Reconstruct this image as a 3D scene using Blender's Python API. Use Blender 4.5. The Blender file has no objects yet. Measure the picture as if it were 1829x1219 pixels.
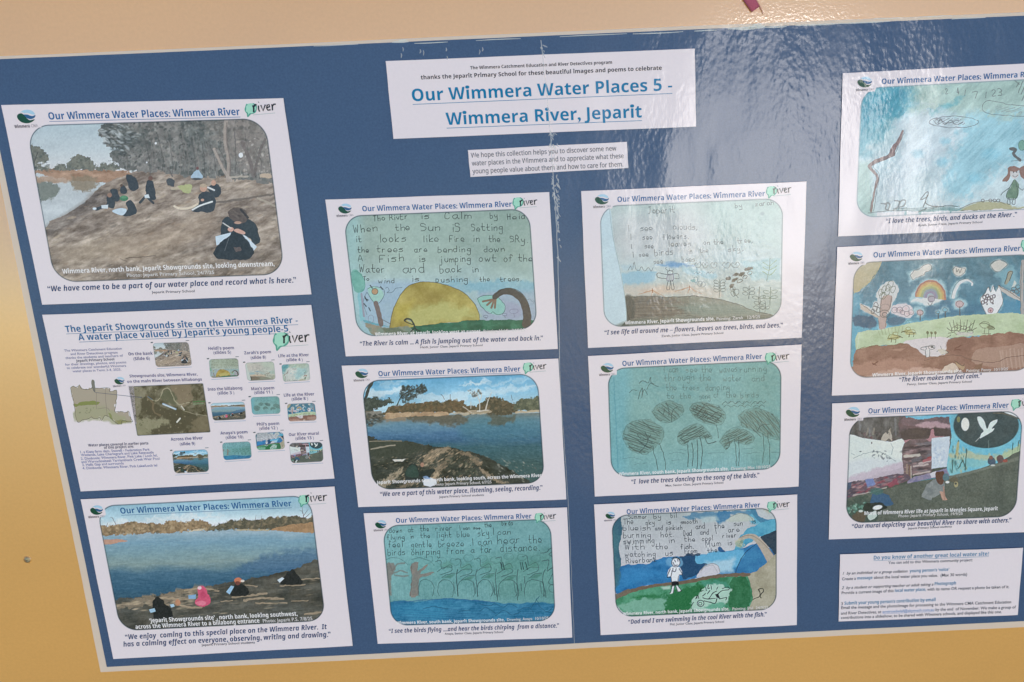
import bpy, math, random
import numpy as np
from mathutils import Matrix, Vector

# ------------------------------------------------------------------ camera, light, exposure
SC = bpy.context.scene
PW, PH = 1829.0, 1219.0                       # photograph size the measurements refer to
S = 0.28                                      # metres per fitted unit (one small print is one unit wide)
FPX = 1600.0
PPX, PPY = 202.65, 5.3
RV = np.array([0.26097, -0.02392, -0.03697])
TV = np.array([-0.2621, -0.0098, 4.1711]) * S
LEAN = math.radians(12.0)                     # the panel leans back, like a reading board
GLARE_AT = (1400.0, 300.0)
SUN_ANGLE = 14.5
SUN_STRENGTH = 0.5
SKY_STRENGTH = 0.15
EXPOSURE = 0.98

def rodrigues(r):
    t = np.linalg.norm(r) + 1e-12; k = r / t
    K = np.array([[0, -k[2], k[1]], [k[2], 0, -k[0]], [-k[1], k[0], 0]])
    return np.eye(3) + math.sin(t) * K + (1 - math.cos(t)) * K @ K
RM = rodrigues(RV)
DM = np.diag([1.0, -1.0, -1.0])
RB = DM @ RM @ DM                              # board axes (x right, y up, z out) -> camera axes
TB = DM @ TV
CAM_POS_B = -RB.T @ TB                         # camera position in board axes

ROOT = Matrix.Translation((0, 0, 1.25)) @ Matrix.Rotation(math.pi / 2 - LEAN, 4, 'X')

cam = bpy.data.objects.new('camera', bpy.data.cameras.new('camera'))
SC.collection.objects.link(cam)
mb = Matrix(RB.T.tolist()).to_4x4(); mb.translation = Vector(CAM_POS_B.tolist())
cam.matrix_world = ROOT @ mb
cam.data.sensor_fit = 'HORIZONTAL'; cam.data.sensor_width = 36.0
cam.data.lens = FPX / PW * 36.0
cam.data.shift_x = -PPX / PW; cam.data.shift_y = PPY / PW
cam.data.clip_start = 0.01; cam.data.clip_end = 500
SC.camera = cam

def ray(px, py):
    d = np.array([(px - PW / 2 - PPX) / FPX, -((py - PH / 2 - PPY) / FPX), -1.0])
    return RB.T @ d
def B(px, py, z=0.0):
    """photo position -> point on the board plane at height z (board axes)"""
    d = ray(px, py); k = (z - CAM_POS_B[2]) / d[2]
    q = CAM_POS_B + k * d
    return np.array([q[0], q[1], z])

_d = ray(*GLARE_AT); _d /= np.linalg.norm(_d); _r = _d * np.array([1, 1, -1.0])   # where the gloss looks
_rw = (ROOT.to_3x3() @ Vector(_r.tolist())).normalized()
SUN_EL = math.asin(_rw.z); SUN_AZ = math.atan2(_rw.x, _rw.y)
sun = bpy.data.objects.new('sun', bpy.data.lights.new('sun', 'SUN'))
SC.collection.objects.link(sun)
sun.data.energy = SUN_STRENGTH; sun.data.angle = math.radians(SUN_ANGLE); sun.data.color = (1.0, 0.93, 0.88)
sun.rotation_euler = _rw.to_track_quat('Z', 'Y').to_euler()
sun.location = (0, -3, 4)
world = bpy.data.worlds.new('World'); SC.world = world; world.use_nodes = True
wn = world.node_tree.nodes; wl = world.node_tree.links
sky = wn.new('ShaderNodeTexSky'); sky.sky_type = 'NISHITA'; sky.sun_disc = False
sky.sun_elevation = SUN_EL; sky.sun_rotation = SUN_AZ
sky.air_density = 0.65; sky.dust_density = 0.15; sky.ozone_density = 3.0
bg = wn['Background']; bg.inputs['Strength'].default_value = SKY_STRENGTH
wl.new(sky.outputs['Color'], bg.inputs['Color'])
SC.view_settings.view_transform = 'Standard'; SC.view_settings.look = 'None'
SC.view_settings.exposure = EXPOSURE; SC.view_settings.gamma = 1.0
SC.view_settings.use_curve_mapping = False
SC.render.engine = 'CYCLES'

# ------------------------------------------------------------------ helpers
rng = np.random.default_rng(7); random.seed(7)
def lin(c):
    c = np.asarray(c, dtype=np.float64) / 255.0
    return np.where(c <= 0.04045, c / 12.92, ((c + 0.055) / 1.055) ** 2.4)
KA = np.array((1.15, 1.10, 0.98))                                       # printed tone as seen -> base colour of the ink on paper
def ink(c): return np.clip(lin(c) * KA, 0, 0.9)

def laminate(nt, p, rough=0.14, weight=1.0, fine=1.0):
    """gloss film: the wavy, orange-peel surface of the laminate, continuous over the poster"""
    n, l = nt.nodes, nt.links
    g = n.new('ShaderNodeNewGeometry')
    mp = n.new('ShaderNodeMapping'); mp.vector_type = 'POINT'
    mp.inputs['Rotation'].default_value = (-(math.pi / 2 - LEAN), 0, 0)
    l.new(g.outputs['Position'], mp.inputs['Vector'])
    m2 = n.new('ShaderNodeMapping'); m2.inputs['Scale'].default_value = (1.0, 0.45, 1.0)
    l.new(mp.outputs['Vector'], m2.inputs['Vector'])
    n1 = n.new('ShaderNodeTexNoise'); n1.inputs['Scale'].default_value = 190; n1.inputs['Detail'].default_value = 1.5
    m3 = n.new('ShaderNodeMapping'); m3.inputs['Scale'].default_value = (1.0, 0.62, 1.0)
    l.new(mp.outputs['Vector'], m3.inputs['Vector'])
    l.new(m3.outputs['Vector'], n1.inputs['Vector'])
    n2 = n.new('ShaderNodeTexNoise'); n2.inputs['Scale'].default_value = 10; n2.inputs['Detail'].default_value = 2.0
    l.new(m2.outputs['Vector'], n2.inputs['Vector'])
    n3 = n.new('ShaderNodeTexNoise'); n3.inputs['Scale'].default_value = 13; n3.inputs['Detail'].default_value = 3
    l.new(m2.outputs['Vector'], n3.inputs['Vector'])
    rp = n.new('ShaderNodeMapRange'); rp.inputs['From Min'].default_value = 0.36; rp.inputs['From Max'].default_value = 0.64; rp.inputs['To Min'].default_value = 0.1
    l.new(n3.outputs['Fac'], rp.inputs['Value'])
    mu = n.new('ShaderNodeMath'); mu.operation = 'MULTIPLY'; l.new(n1.outputs['Fac'], mu.inputs[0]); l.new(rp.outputs['Result'], mu.inputs[1])
    b2 = n.new('ShaderNodeBump'); b2.inputs['Strength'].default_value = 1.0; b2.inputs['Distance'].default_value = COARSE
    l.new(n2.outputs['Fac'], b2.inputs['Height'])
    b1 = n.new('ShaderNodeBump'); b1.inputs['Strength'].default_value = 1.0; b1.inputs['Distance'].default_value = FINE * fine
    l.new(mu.outputs['Value'], b1.inputs['Height']); l.new(b2.outputs['Normal'], b1.inputs['Normal'])
    p.inputs['Coat Weight'].default_value = weight
    p.inputs['Coat Roughness'].default_value = rough
    p.inputs['Coat IOR'].default_value = COAT_IOR
    l.new(b1.outputs['Normal'], p.inputs['Coat Normal'])
COARSE, FINE, COAT_IOR = 0.0034, 0.00038, 1.28

def new_mat(name):
    m = bpy.data.materials.new(name); m.use_nodes = True
    p = m.node_tree.nodes['Principled BSDF']
    p.inputs['Specular IOR Level'].default_value = 0.0
    p.inputs['Roughness'].default_value = 0.6
    return m, m.node_tree, p

def mottle(nt, col, amount, scale, detail=4, tint=None):
    """base colour with a fine irregular mottling"""
    n, l = nt.nodes, nt.links
    tc = n.new('ShaderNodeTexCoord')
    nz = n.new('ShaderNodeTexNoise'); nz.inputs['Scale'].default_value = scale; nz.inputs['Detail'].default_value = detail
    nz.inputs['Roughness'].default_value = 0.65
    l.new(tc.outputs['Object'], nz.inputs['Vector'])
    mx = n.new('ShaderNodeMix'); mx.data_type = 'RGBA'
    c = np.array(col)
    a = np.clip(c * (1 - amount), 0, 1); b = np.clip(c * (1 + amount) if tint is None else np.array(tint), 0, 1)
    mx.inputs['A'].default_value = (*a, 1); mx.inputs['B'].default_value = (*b, 1)
    l.new(nz.outputs['Fac'], mx.inputs['Factor'])
    return mx.outputs['Result']

_flat = {}
def print_mat(c):
    """flat printed ink of one tone"""
    key = tuple(c)
    if key not in _flat:
        m, nt, p = new_mat('printed_ink')
        nt.links.new(mottle(nt, ink(c), 0.10, 260), p.inputs['Base Color'])
        laminate(nt, p)
        _flat[key] = m
    return _flat[key]

m_paper, nt, p = new_mat('white_print_paper')
nt.links.new(mottle(nt, ink((222, 213, 219)), 0.035, 320, 3), p.inputs['Base Color']); laminate(nt, p)
m_blue, nt, p = new_mat('blue_backing_paper')
nt.links.new(mottle(nt, ink((67, 88, 118)), 0.26, 430, 3), p.inputs['Base Color']); laminate(nt, p)
m_pic, nt, p = new_mat('printed_picture')
at = nt.nodes.new('ShaderNodeAttribute'); at.attribute_name = 'ink'
nt.links.new(at.outputs['Color'], p.inputs['Base Color']); laminate(nt, p)

m_wall, nt, p = new_mat('yellow_painted_panel')
nt.links.new(mottle(nt, ink((213, 164, 97)), 0.09, 260, 6), p.inputs['Base Color'])
bl = nt.nodes.new('ShaderNodeTexNoise'); bl.inputs['Scale'].default_value = 7; bl.inputs['Detail'].default_value = 6
rg = nt.nodes.new('ShaderNodeMapRange'); rg.inputs['To Min'].default_value = 0.93; rg.inputs['To Max'].default_value = 1.07; rg.inputs['From Min'].default_value = 0.3; rg.inputs['From Max'].default_value = 0.7
nt.links.new(bl.outputs['Fac'], rg.inputs['Value'])
hs = nt.nodes.new('ShaderNodeHueSaturation'); nt.links.new(p.inputs['Base Color'].links[0].from_socket, hs.inputs['Color']); nt.links.new(rg.outputs['Result'], hs.inputs['Value']); nt.links.new(hs.outputs['Color'], p.inputs['Base Color'])
p.inputs['Roughness'].default_value = 0.075; p.inputs['Specular IOR Level'].default_value = 0.5; p.inputs['IOR'].default_value = 2.1
nz = nt.nodes.new('ShaderNodeTexNoise'); nz.inputs['Scale'].default_value = 320; nz.inputs['Detail'].default_value = 3
tc = nt.nodes.new('ShaderNodeTexCoord'); nt.links.new(tc.outputs['Object'], nz.inputs['Vector'])
bp = nt.nodes.new('ShaderNodeBump'); bp.inputs['Strength'].default_value = 0.35; bp.inputs['Distance'].default_value = 0.0002
nt.links.new(nz.outputs['Fac'], bp.inputs['Height']); nt.links.new(bp.outputs['Normal'], p.inputs['Normal'])

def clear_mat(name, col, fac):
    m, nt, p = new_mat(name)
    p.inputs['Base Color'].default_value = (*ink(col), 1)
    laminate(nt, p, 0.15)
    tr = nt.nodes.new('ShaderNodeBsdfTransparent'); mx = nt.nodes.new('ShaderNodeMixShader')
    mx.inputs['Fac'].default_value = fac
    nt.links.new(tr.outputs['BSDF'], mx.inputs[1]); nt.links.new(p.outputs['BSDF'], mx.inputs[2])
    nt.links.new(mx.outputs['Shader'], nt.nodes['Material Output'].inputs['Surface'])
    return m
m_clear = clear_mat('clear_laminate', (232, 216, 202), 0.64)
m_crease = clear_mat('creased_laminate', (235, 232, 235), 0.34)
m_gleam = clear_mat('painted_film_gleam', (240, 234, 230), 0.6)  # whitish tint that paints in the gleam of the film edge

def thing(name, label, cat, b, rot=0.0, group=None):
    o = bpy.data.objects.new(name, None); SC.collection.objects.link(o)
    o.empty_display_size = 0.03
    m = Matrix.Translation(Vector([float(v) for v in b])) @ Matrix.Rotation(rot, 4, 'Z')
    o.matrix_world = ROOT @ m
    o['label'] = label; o['category'] = cat
    if group: o['group'] = group
    FR[o.name] = np.array(m.inverted())
    return o
FR = {}                                         # frame of each thing: board axes -> its own axes
def loc(t, pts):
    """board points -> local points of thing t"""
    M = FR[t.name]; pts = np.asarray(pts, float)
    return pts @ M[:3, :3].T + M[:3, 3]

def mesh_obj(name, verts, faces, mat, parent, smooth=False):
    me = bpy.data.meshes.new(name); me.from_pydata([tuple(map(float, v)) for v in verts], [], faces)
    me.materials.append(mat)
    if smooth: me.polygons.foreach_set('use_smooth', [True] * len(me.polygons))
    o = bpy.data.objects.new(name, me); SC.collection.objects.link(o)
    if parent is not None: o.parent = parent
    return o

def slab(name, quad_px, z0, z1, mat, parent, n=24, jitter=0.0):
    """thin sheet with the outline of a quadrilateral; edges get many points so they are not ruler straight"""
    q = np.array(quad_px, float); out = []
    for i in range(4):
        a, b = q[i], q[(i + 1) % 4]
        for k in range(n):
            t = k / n
            w = 0 if k == 0 else jitter * (math.sin(t * 9.0 + i * 2.1) * 0.6 + (random.random() - .5) * 0.5)
            d = (b - a) / np.linalg.norm(b - a)
            out.append(a + (b - a) * t + np.array([-d[1], d[0]]) * w)
    top = [B(x, y, z1) for x, y in out]
    bot = [np.array([v[0], v[1], z0]) for v in top]
    m = len(top)
    faces = [tuple(range(m - 1, -1, -1)), tuple(range(m, 2 * m))]
    for i in range(m):
        j = (i + 1) % m
        faces.append((i, j, m + j, m + i))
    return mesh_obj(name, loc(parent, top + bot), faces, mat, parent)

def flat_poly(name, pts_b, mat, parent):
    v = loc(parent, pts_b)
    a = sum(v[i][0] * v[(i + 1) % len(v)][1] - v[(i + 1) % len(v)][0] * v[i][1] for i in range(len(v)))
    f = tuple(range(len(v))) if a > 0 else tuple(range(len(v) - 1, -1, -1))
    return mesh_obj(name, v, [f], mat, parent)

def styled(s, bold, italic):
    """the sans bold / sans italic letter shapes of the built-in type"""
    up, dg = {(0, 0): (0x1D5A0, 0x1D7E2), (1, 0): (0x1D5D4, 0x1D7EC), (0, 1): (0x1D608, 0x1D7E2), (1, 1): (0x1D63C, 0x1D7EC)}[(int(bool(bold)), int(italic))]
    return ''.join(chr(up + ord(c) - 65) if 'A' <= c <= 'Z' else chr(up + 26 + ord(c) - 97) if 'a' <= c <= 'z' else chr(dg + ord(c) - 48) if '0' <= c <= '9' else c for c in s)
def outline(lines, off, shear):
    """-> points, faces and line number of every point for lines set far apart"""
    cu = bpy.data.curves.new('type', 'FONT'); ob = bpy.data.objects.new('type', cu)
    cu.size = 1.0; cu.resolution_u = 2; cu.space_line = 3.0; cu.offset = off; cu.shear = shear
    cu.body = '\n'.join(lines)
    me = ob.to_mesh()
    n = len(me.vertices); v = np.zeros(n * 3); me.vertices.foreach_get('co', v); v = v.reshape(-1, 3)
    F = [tuple(pl.vertices) for pl in me.polygons]
    ob.to_mesh_clear(); bpy.data.objects.remove(ob); bpy.data.curves.remove(cu)
    row = np.round((0.25 - v[:, 1]) / 3.0).astype(int); v[:, 1] += row * 3.0
    return v, F, row
def pieces(n, F):
    par = list(range(n))
    def find(i):
        while par[i] != i: par[i] = par[par[i]]; i = par[i]
        return i
    for q in F:
        r0 = find(q[0])
        for i in q[1:]: par[find(i)] = r0
    grp = {}
    for i in range(n): grp.setdefault(find(i), []).append(i)
    return list(grp.values())
def set_type(strings, bold, italic, use):
    """typeset lines from single letter shapes -> [(points, faces)] with each baseline at y = 0"""
    chars = sorted(set(''.join(strings))); heavy = bold == 1
    use = use and bold > 0
    off = (-0.002 if italic else 0.0) if heavy and use else 0.012 if not heavy else 0.028
    sh = 0.28 if italic and not use else 0.0
    v, F, row = outline([styled(c, heavy, italic) + '|' if use else c + '|' for c in chars] + ['|'], off, sh)
    bar0 = v[row == len(chars)][:, 0].min(); G = {}
    allp = pieces(len(v), F)
    for i, c in enumerate(chars):
        gp = [g for g in allp if row[g[0]] == i]; gp.sort(key=lambda g: v[g][:, 0].min())
        adv = v[gp[-1]][:, 0].min() - bar0; idx = [k for g in gp[:-1] for k in g]
        if heavy and use:                            # heavier stops, commas and quotation marks
            for g in gp[:-1]:
                w = v[g]; d = w.max(0) - w.min(0); m = (w.max(0) + w.min(0)) / 2
                if d[0] < .17 and d[1] < .27 and d[1] > .04: v[g] = m + (w - m) * np.array([1.5, 1.3, 1])
        mp = {k: j for j, k in enumerate(idx)}
        G[c] = (v[idx] if idx else np.zeros((0, 3)), [tuple(mp[k] for k in q) for q in F if q[0] in mp], adv)
    out = []
    for s in strings:
        x = 0.0; V, Q, n = [], [], 0
        for c in s:
            gv, gf, adv = G[c]
            V.append(gv + np.array([x, 0, 0])); Q += [tuple(k + n for k in q) for q in gf]; n += len(gv); x += adv
        out.append((np.concatenate(V) if V else np.zeros((0, 3)), Q))
    return out
QUEUE = []
def text(*a, **k): QUEUE.append((a, k))
def flush_text():
    """typeset everything queued, one style at a time"""
    v, F, row = outline(['\U0001D5D4', '\U0001D5D5'], 0.0, 0.0)
    use = (row == 0).sum() > 5 and (row == 0).sum() != (row == 1).sum()          # are the bold letter shapes present?
    styles = {}
    for a, k in QUEUE:
        key = (a[8] if len(a) > 8 else k.get("bold", 1), a[9] if len(a) > 9 else k.get("italic", False))
        styles.setdefault(key, [])
        if a[2] not in styles[key]: styles[key].append(a[2])
        k['_key'] = key
    done = {key: dict(zip(v, set_type(v, key[0], key[1], use))) for key, v in styles.items()}
    for a, k in QUEUE:
        key = k.pop('_key'); set_line(done[key][a[2]], *a, **k)
ZT = 0.00018                                    # ink layer height above its sheet
def set_line(vf, t, name, s, p0, p1, h, col, z, bold=1, italic=False, underline=None):
    """one line of print, baseline from photo point p0 to p1, capitals h photo pixels tall"""
    v, f = vf
    if len(v) == 0: return None
    x0, x1 = v[:, 0].min(), v[:, 0].max()
    a, b = B(*p0, z), B(*p1, z)
    up = B((p0[0] + p1[0]) / 2, (p0[1] + p1[1]) / 2 - h, z) - B((p0[0] + p1[0]) / 2, (p0[1] + p1[1]) / 2, z)
    ex = b - a; L = np.linalg.norm(ex); ex /= L
    ey = np.array([-ex[1], ex[0], 0.0])
    hh = np.linalg.norm(up)
    w = a + np.outer((v[:, 0] - x0) / (x1 - x0) * L, ex) + np.outer(v[:, 1] / 0.70 * hh, ey)
    verts = [q for q in w]; faces = list(f)
    if underline:
        dy = -hh * 0.24; th = hh * underline
        for k in range(1):
            i = len(verts)
            for (u, y) in ((0, dy - th), (L, dy - th), (L, dy), (0, dy)):
                verts.append(a + ex * u + ey * y - np.array([0, 0, 0.00003]))
            faces.append((i, i + 1, i + 2, i + 3))
    return mesh_obj(name, loc(t, verts), faces, print_mat(col), t)

# stroke letters for everything written by hand; two digits per point, baseline 3, small letters up to 6
HAND = {'a': "46 26 15 14 23 33 45 46 44 53", 'b': "19 13 33 44 45 36 16", 'c': "45 36 26 15 14 23 33 44",
 'd': "46 26 15 14 23 33 44 49 43", 'e': "14 44 45 36 26 15 14 23 43", 'f': "48 39 29 28 23|16 36",
 'g': "46 26 15 14 24 44 46 41 30 20 11", 'h': "19 13|15 36 45 43", 'i': "26 23|28 28", 'j': "36 31 20 11|38 38",
 'k': "19 13|46 14 43", 'l': "29 23", 'm': "16 13|15 26 35 33|35 46 55 53", 'n': "16 13|15 36 45 43",
 'o': "36 26 15 14 23 33 44 45 36", 'p': "16 10|16 36 45 44 33 13", 'q': "46 26 15 14 24 44|46 40", 'r': "16 13|15 26 36",
 's': "46 26 15 25 35 44 33 13", 't': "29 24 33 43|16 46", 'u': "16 14 23 33 44|46 43", 'v': "16 33 46", 'w': "16 23 35 43 56",
 'x': "16 43|46 13", 'y': "16 24 34|46 41 30 10", 'z': "16 46 13 43", 'I': "29 23", 'A': "13 39 53|25 45", 'M': "13 19 35 59 53",
 'R': "13 19 39 47 36 16|36 53", 'S': "48 39 19 17 46 44 33 13", 'W': "19 23 37 43 59", 'D': "13 19 39 47 45 33 13",
 'F': "49 19 13|16 36", 'T': "19 59|39 33", 'J': "19 49|39 34 23 13", 'H': "19 13|49 43|16 46", 'E': "49 19 13 43|16 36", 'P': "13 19 39 47 36 16",
 'C': "48 39 29 17 14 23 33 44", 'B': "13 19 39 47 36 16|36 44 33 13", '2': "18 29 39 47 13 43", '3': "19 39 47 36 26 36 44 33 13", '4': "39 15 45|39 33",
 '7': "19 49 23", '5': "49 19 16 36 45 44 33 13", '/': "13 49", '.': "23 23", ',': "23 12", '&': "44 23 14 36 28 39 37 15 43"}
WIDE = {'m': 6.2, 'w': 6.2, 'W': 6.4, 'M': 6.4, 'i': 3.0, 'l': 3.0, 'I': 3.2, ' ': 4.5, '.': 2.8, ',': 2.8, 'T': 5.6, 'A': 5.6}
def hand_strokes(s, seed=0, jit=0.5):
    """-> list of polylines (x, y) with baseline 0 and small letters 1 high; total width"""
    r = random.Random(seed); x = 0.0; out = []
    for ch in s:
        w = WIDE.get(ch, 5.0)
        if ch in HAND:
            sx = 1 + (r.random() - .5) * .25; sy = 1 + (r.random() - .5) * .22; oy = (r.random() - .5) * 1.0 * jit
            for st in HAND[ch].split('|'):
                pts = [(x + (int(q[0]) - .6) * sx + (r.random() - .5) * jit * .7,
                        (int(q[1]) - 3) * sy + oy + (r.random() - .5) * jit * .6) for q in st.split()]
                out.append([(px / 3, py / 3) for px, py in pts])
        x += w * (1 + (r.random() - .5) * .15)
    return out, x / 3

# ------------------------------------------------------------------ painter for the printed pictures
def homography(src, dst):
    A = []
    for (x, y), (u, v) in zip(src, dst):
        A.append([x, y, 1, 0, 0, 0, -u * x, -u * y, -u]); A.append([0, 0, 0, x, y, 1, -v * x, -v * y, -v])
    return np.linalg.svd(np.array(A))[2][-1].reshape(3, 3)
def hmap(H, p):
    p = np.asarray(p, float); q = np.concatenate([p, np.ones(p.shape[:-1] + (1,))], -1) @ H.T
    return q[..., :2] / q[..., 2:]
_LAT = np.random.default_rng(3).random((256, 256))
def vnoise(x, y, s, seed):
    x = x / s + seed * 17.3; y = y / s + seed * 31.7
    xi = np.floor(x).astype(int); yi = np.floor(y).astype(int); fx = x - xi; fy = y - yi
    fx = fx * fx * (3 - 2 * fx); fy = fy * fy * (3 - 2 * fy)
    a = _LAT[yi & 255, xi & 255]; b = _LAT[yi & 255, (xi + 1) & 255]
    c = _LAT[(yi + 1) & 255, xi & 255]; d = _LAT[(yi + 1) & 255, (xi + 1) & 255]
    return (a * (1 - fx) + b * fx) * (1 - fy) + (c * (1 - fx) + d * fx) * fy
def fbm(x, y, s, seed=0, o=4):
    v = 0; w = 0; a = 1.0
    for k in range(o):
        v = v + a * vnoise(x, y, s / 2 ** k, seed + k * 5); w += a; a *= .55
    return v / w

class Pic:
    """a sheet of colour cells laid over one printed picture; all coordinates are those of an enlarged view of it"""
    def __init__(s, quad, view, res=1.15, base=(200, 200, 200)):
        s.quad = np.array(quad, float); s.view = view
        w = (np.linalg.norm(s.quad[1] - s.quad[0]) + np.linalg.norm(s.quad[2] - s.quad[3])) / 2
        h = (np.linalg.norm(s.quad[3] - s.quad[0]) + np.linalg.norm(s.quad[2] - s.quad[1])) / 2
        s.W, s.H = int(w * res), int(h * res); s.res = res
        can = [(0, 0), (s.W - 1, 0), (s.W - 1, s.H - 1), (0, s.H - 1)]
        s.toC = homography(s.quad, can); s.toP = homography(can, s.quad)
        gx, gy = np.meshgrid(np.arange(s.W), np.arange(s.H)); s.gx, s.gy = gx, gy
        s.px = hmap(s.toP, np.stack([gx, gy], -1).astype(float))
        x0, y0, k = view
        s.x = (s.px[..., 0] - x0) * k; s.y = (s.px[..., 1] - y0) * k
        s.aa = k / res * 1.1
        s.im = np.empty((s.H, s.W, 3)); s.im[:] = base
    @staticmethod
    def curve(p, closed):
        """round the corners of a hand-set outline"""
        m = len(p)
        if m < (5 if closed else 3): return p
        p = np.asarray(p, float); out = []; n = 4 if m < 12 else 3
        for i in range(m if closed else m - 1):
            if closed: a, b, c, d = p[i - 1], p[i], p[(i + 1) % m], p[(i + 2) % m]
            else: a, b, c, d = p[max(i - 1, 0)], p[i], p[i + 1], p[min(i + 2, m - 1)]
            for k in range(n):
                t = k / n; out.append(.5 * (2 * b + (c - a) * t + (2 * a - 5 * b + 4 * c - d) * t * t + (3 * b - a - 3 * c + d) * t ** 3))
        if not closed: out.append(p[-1])
        return np.array(out)
    def box(s, pts, pad):
        x0, y0, k = s.view; p = np.asarray(pts, float)
        c = hmap(s.toC, p / k + np.array([x0, y0])); e = pad / k * s.res + 3
        a = np.floor(c.min(0) - e).astype(int); b = np.ceil(c.max(0) + e).astype(int)
        a = np.maximum(a, 0); b = np.minimum(b, [s.W, s.H])
        if a[0] >= b[0] or a[1] >= b[1]: return None
        return slice(a[1], b[1]), slice(a[0], b[0])
    def put(s, sl, al, col):
        al = al[..., None]; s.im[sl] = s.im[sl] * (1 - al) + np.asarray(col, float) * al
    def sd(s, sl, pts, rough, rs, seed):
        X, Y = s.x[sl], s.y[sl]
        if rough:
            X = X + (fbm(X, Y, rs, seed, 3) - .5) * 2 * rough; Y = Y + (fbm(X, Y, rs, seed + 9, 3) - .5) * 2 * rough
        d2 = np.full(X.shape, 1e12); ins = np.zeros(X.shape, bool); n = len(pts)
        for i in range(n):
            ax, ay = pts[i]; bx, by = pts[(i + 1) % n]; ex, ey = bx - ax, by - ay
            L = ex * ex + ey * ey + 1e-9
            t = np.clip(((X - ax) * ex + (Y - ay) * ey) / L, 0, 1)
            d2 = np.minimum(d2, (X - ax - t * ex) ** 2 + (Y - ay - t * ey) ** 2)
            if ay != by:
                c = ((ay > Y) != (by > Y)) & (X < ex * (Y - ay) / ey + ax); ins ^= c
        d = np.sqrt(d2); return np.where(ins, d, -d)
    def poly(s, pts, col, a=1.0, soft=0.0, rough=0.0, rs=40.0, seed=1, wash=0.0, ws=60.0, col2=None):
        pts = s.curve(pts, True); rough = rough * 2.2
        sl = s.box(pts, rough + soft)
        if sl is None: return
        d = s.sd(sl, pts, rough, rs, seed); al = np.clip(d / (s.aa + soft) + .5, 0, 1) * a
        if wash: al = al * np.clip(1 - wash + wash * 2 * fbm(s.x[sl], s.y[sl], ws, seed + 3), 0, 1)
        if col2 is not None:
            m = np.clip((fbm(s.x[sl], s.y[sl], ws, seed + 6) - .3) / .4, 0, 1)[..., None]
            col = np.asarray(col, float) * (1 - m) + np.asarray(col2, float) * m
        s.put(sl, al, col)
    def line(s, pts, w, col, a=1.0, wob=0.0, seed=1, w2=None):
        p = np.asarray(s.curve(pts, False), float)
        if len(p) < 2: return
        sl = s.box(p, w + wob)
        if sl is None: return
        X, Y = s.x[sl], s.y[sl]
        if wob: X = X + (vnoise(X, Y, 24, seed) - .5) * 2 * wob; Y = Y + (vnoise(X, Y, 24, seed + 4) - .5) * 2 * wob
        best = np.zeros(X.shape); n = len(p) - 1
        for i in range(n):
            (ax, ay), (bx, by) = p[i], p[i + 1]; ex, ey = bx - ax, by - ay; L = ex * ex + ey * ey + 1e-9
            t = np.clip(((X - ax) * ex + (Y - ay) * ey) / L, 0, 1)
            d = np.hypot(X - ax - t * ex, Y - ay - t * ey)
            ww = w if w2 is None else w + (w2 - w) * (i + t) / n
            best = np.maximum(best, np.clip((ww / 2 - d) / s.aa + .5, 0, 1) * np.minimum(1, ww / s.aa * 1.15))
        s.put(sl, best * a, col)
    def lines(s, many, w, col, a=1.0, wob=0.0):
        for i, p in enumerate(many): s.line(p, w, col, a, wob, i)
    def ell(s, cx, cy, rx, ry, col, a=1.0, rot=0.0, soft=0.0, rough=0.0, seed=1):
        r = max(rx, ry); sl = s.box([(cx - r, cy - r), (cx + r, cy + r)], soft + rough)
        if sl is None: return
        X, Y = s.x[sl] - cx, s.y[sl] - cy; c, n = math.cos(rot), math.sin(rot)
        u, v = (X * c + Y * n) / rx, (-X * n + Y * c) / ry
        d = (1 - np.hypot(u, v)) * min(rx, ry)
        if rough: d = d + (fbm(s.x[sl], s.y[sl], 18, seed, 3) - .5) * 2 * rough
        s.put(sl, np.clip(d / (s.aa + soft) + .5, 0, 1) * a, col)
    def ring(s, cx, cy, rx, ry, w, col, a=1.0, a0=0, a1=360, rot=0.0, wob=0.0):
        n = 22; pts = []
        for i in range(n + 1):
            t = math.radians(a0 + (a1 - a0) * i / n); u, v = rx * math.cos(t), ry * math.sin(t)
            pts.append((cx + u * math.cos(rot) - v * math.sin(rot), cy + u * math.sin(rot) + v * math.cos(rot)))
        s.line(pts, w, col, a, wob)
    def grad(s, stops, k=-0.045, blend=1.0):
        """tones by height; k follows the tilt of the print in the view"""
        yy = s.y - k * s.x; ys = [q[0] for q in stops]
        c = np.stack([np.interp(yy, ys, [q[1][i] for q in stops]) for i in range(3)], -1)
        s.im = s.im * (1 - blend) + c * blend
    def noise(s, sc, amp, seed=0, pts=None, sx=1.0, sy=1.0, o=4, soft=6.0, tint=(1, 1, 1), ang=0.0):
        """mottle what is already there"""
        if pts is None: sl = (slice(0, s.H), slice(0, s.W)); m = 1.0
        else:
            sl = s.box(pts, soft)
            if sl is None: return
            m = np.clip(s.sd(sl, pts, 0, 1, 0) / soft + .5, 0, 1)
        X, Y = s.x[sl], s.y[sl]; c, n = math.cos(ang), math.sin(ang)
        f = (fbm((X * c + Y * n) / sx, (-X * n + Y * c) / sy, sc, seed, o) - .5) * 3.2 * amp * m
        s.im[sl] = np.clip(s.im[sl] + f[..., None] * np.array(tint), 0, 255)
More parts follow.
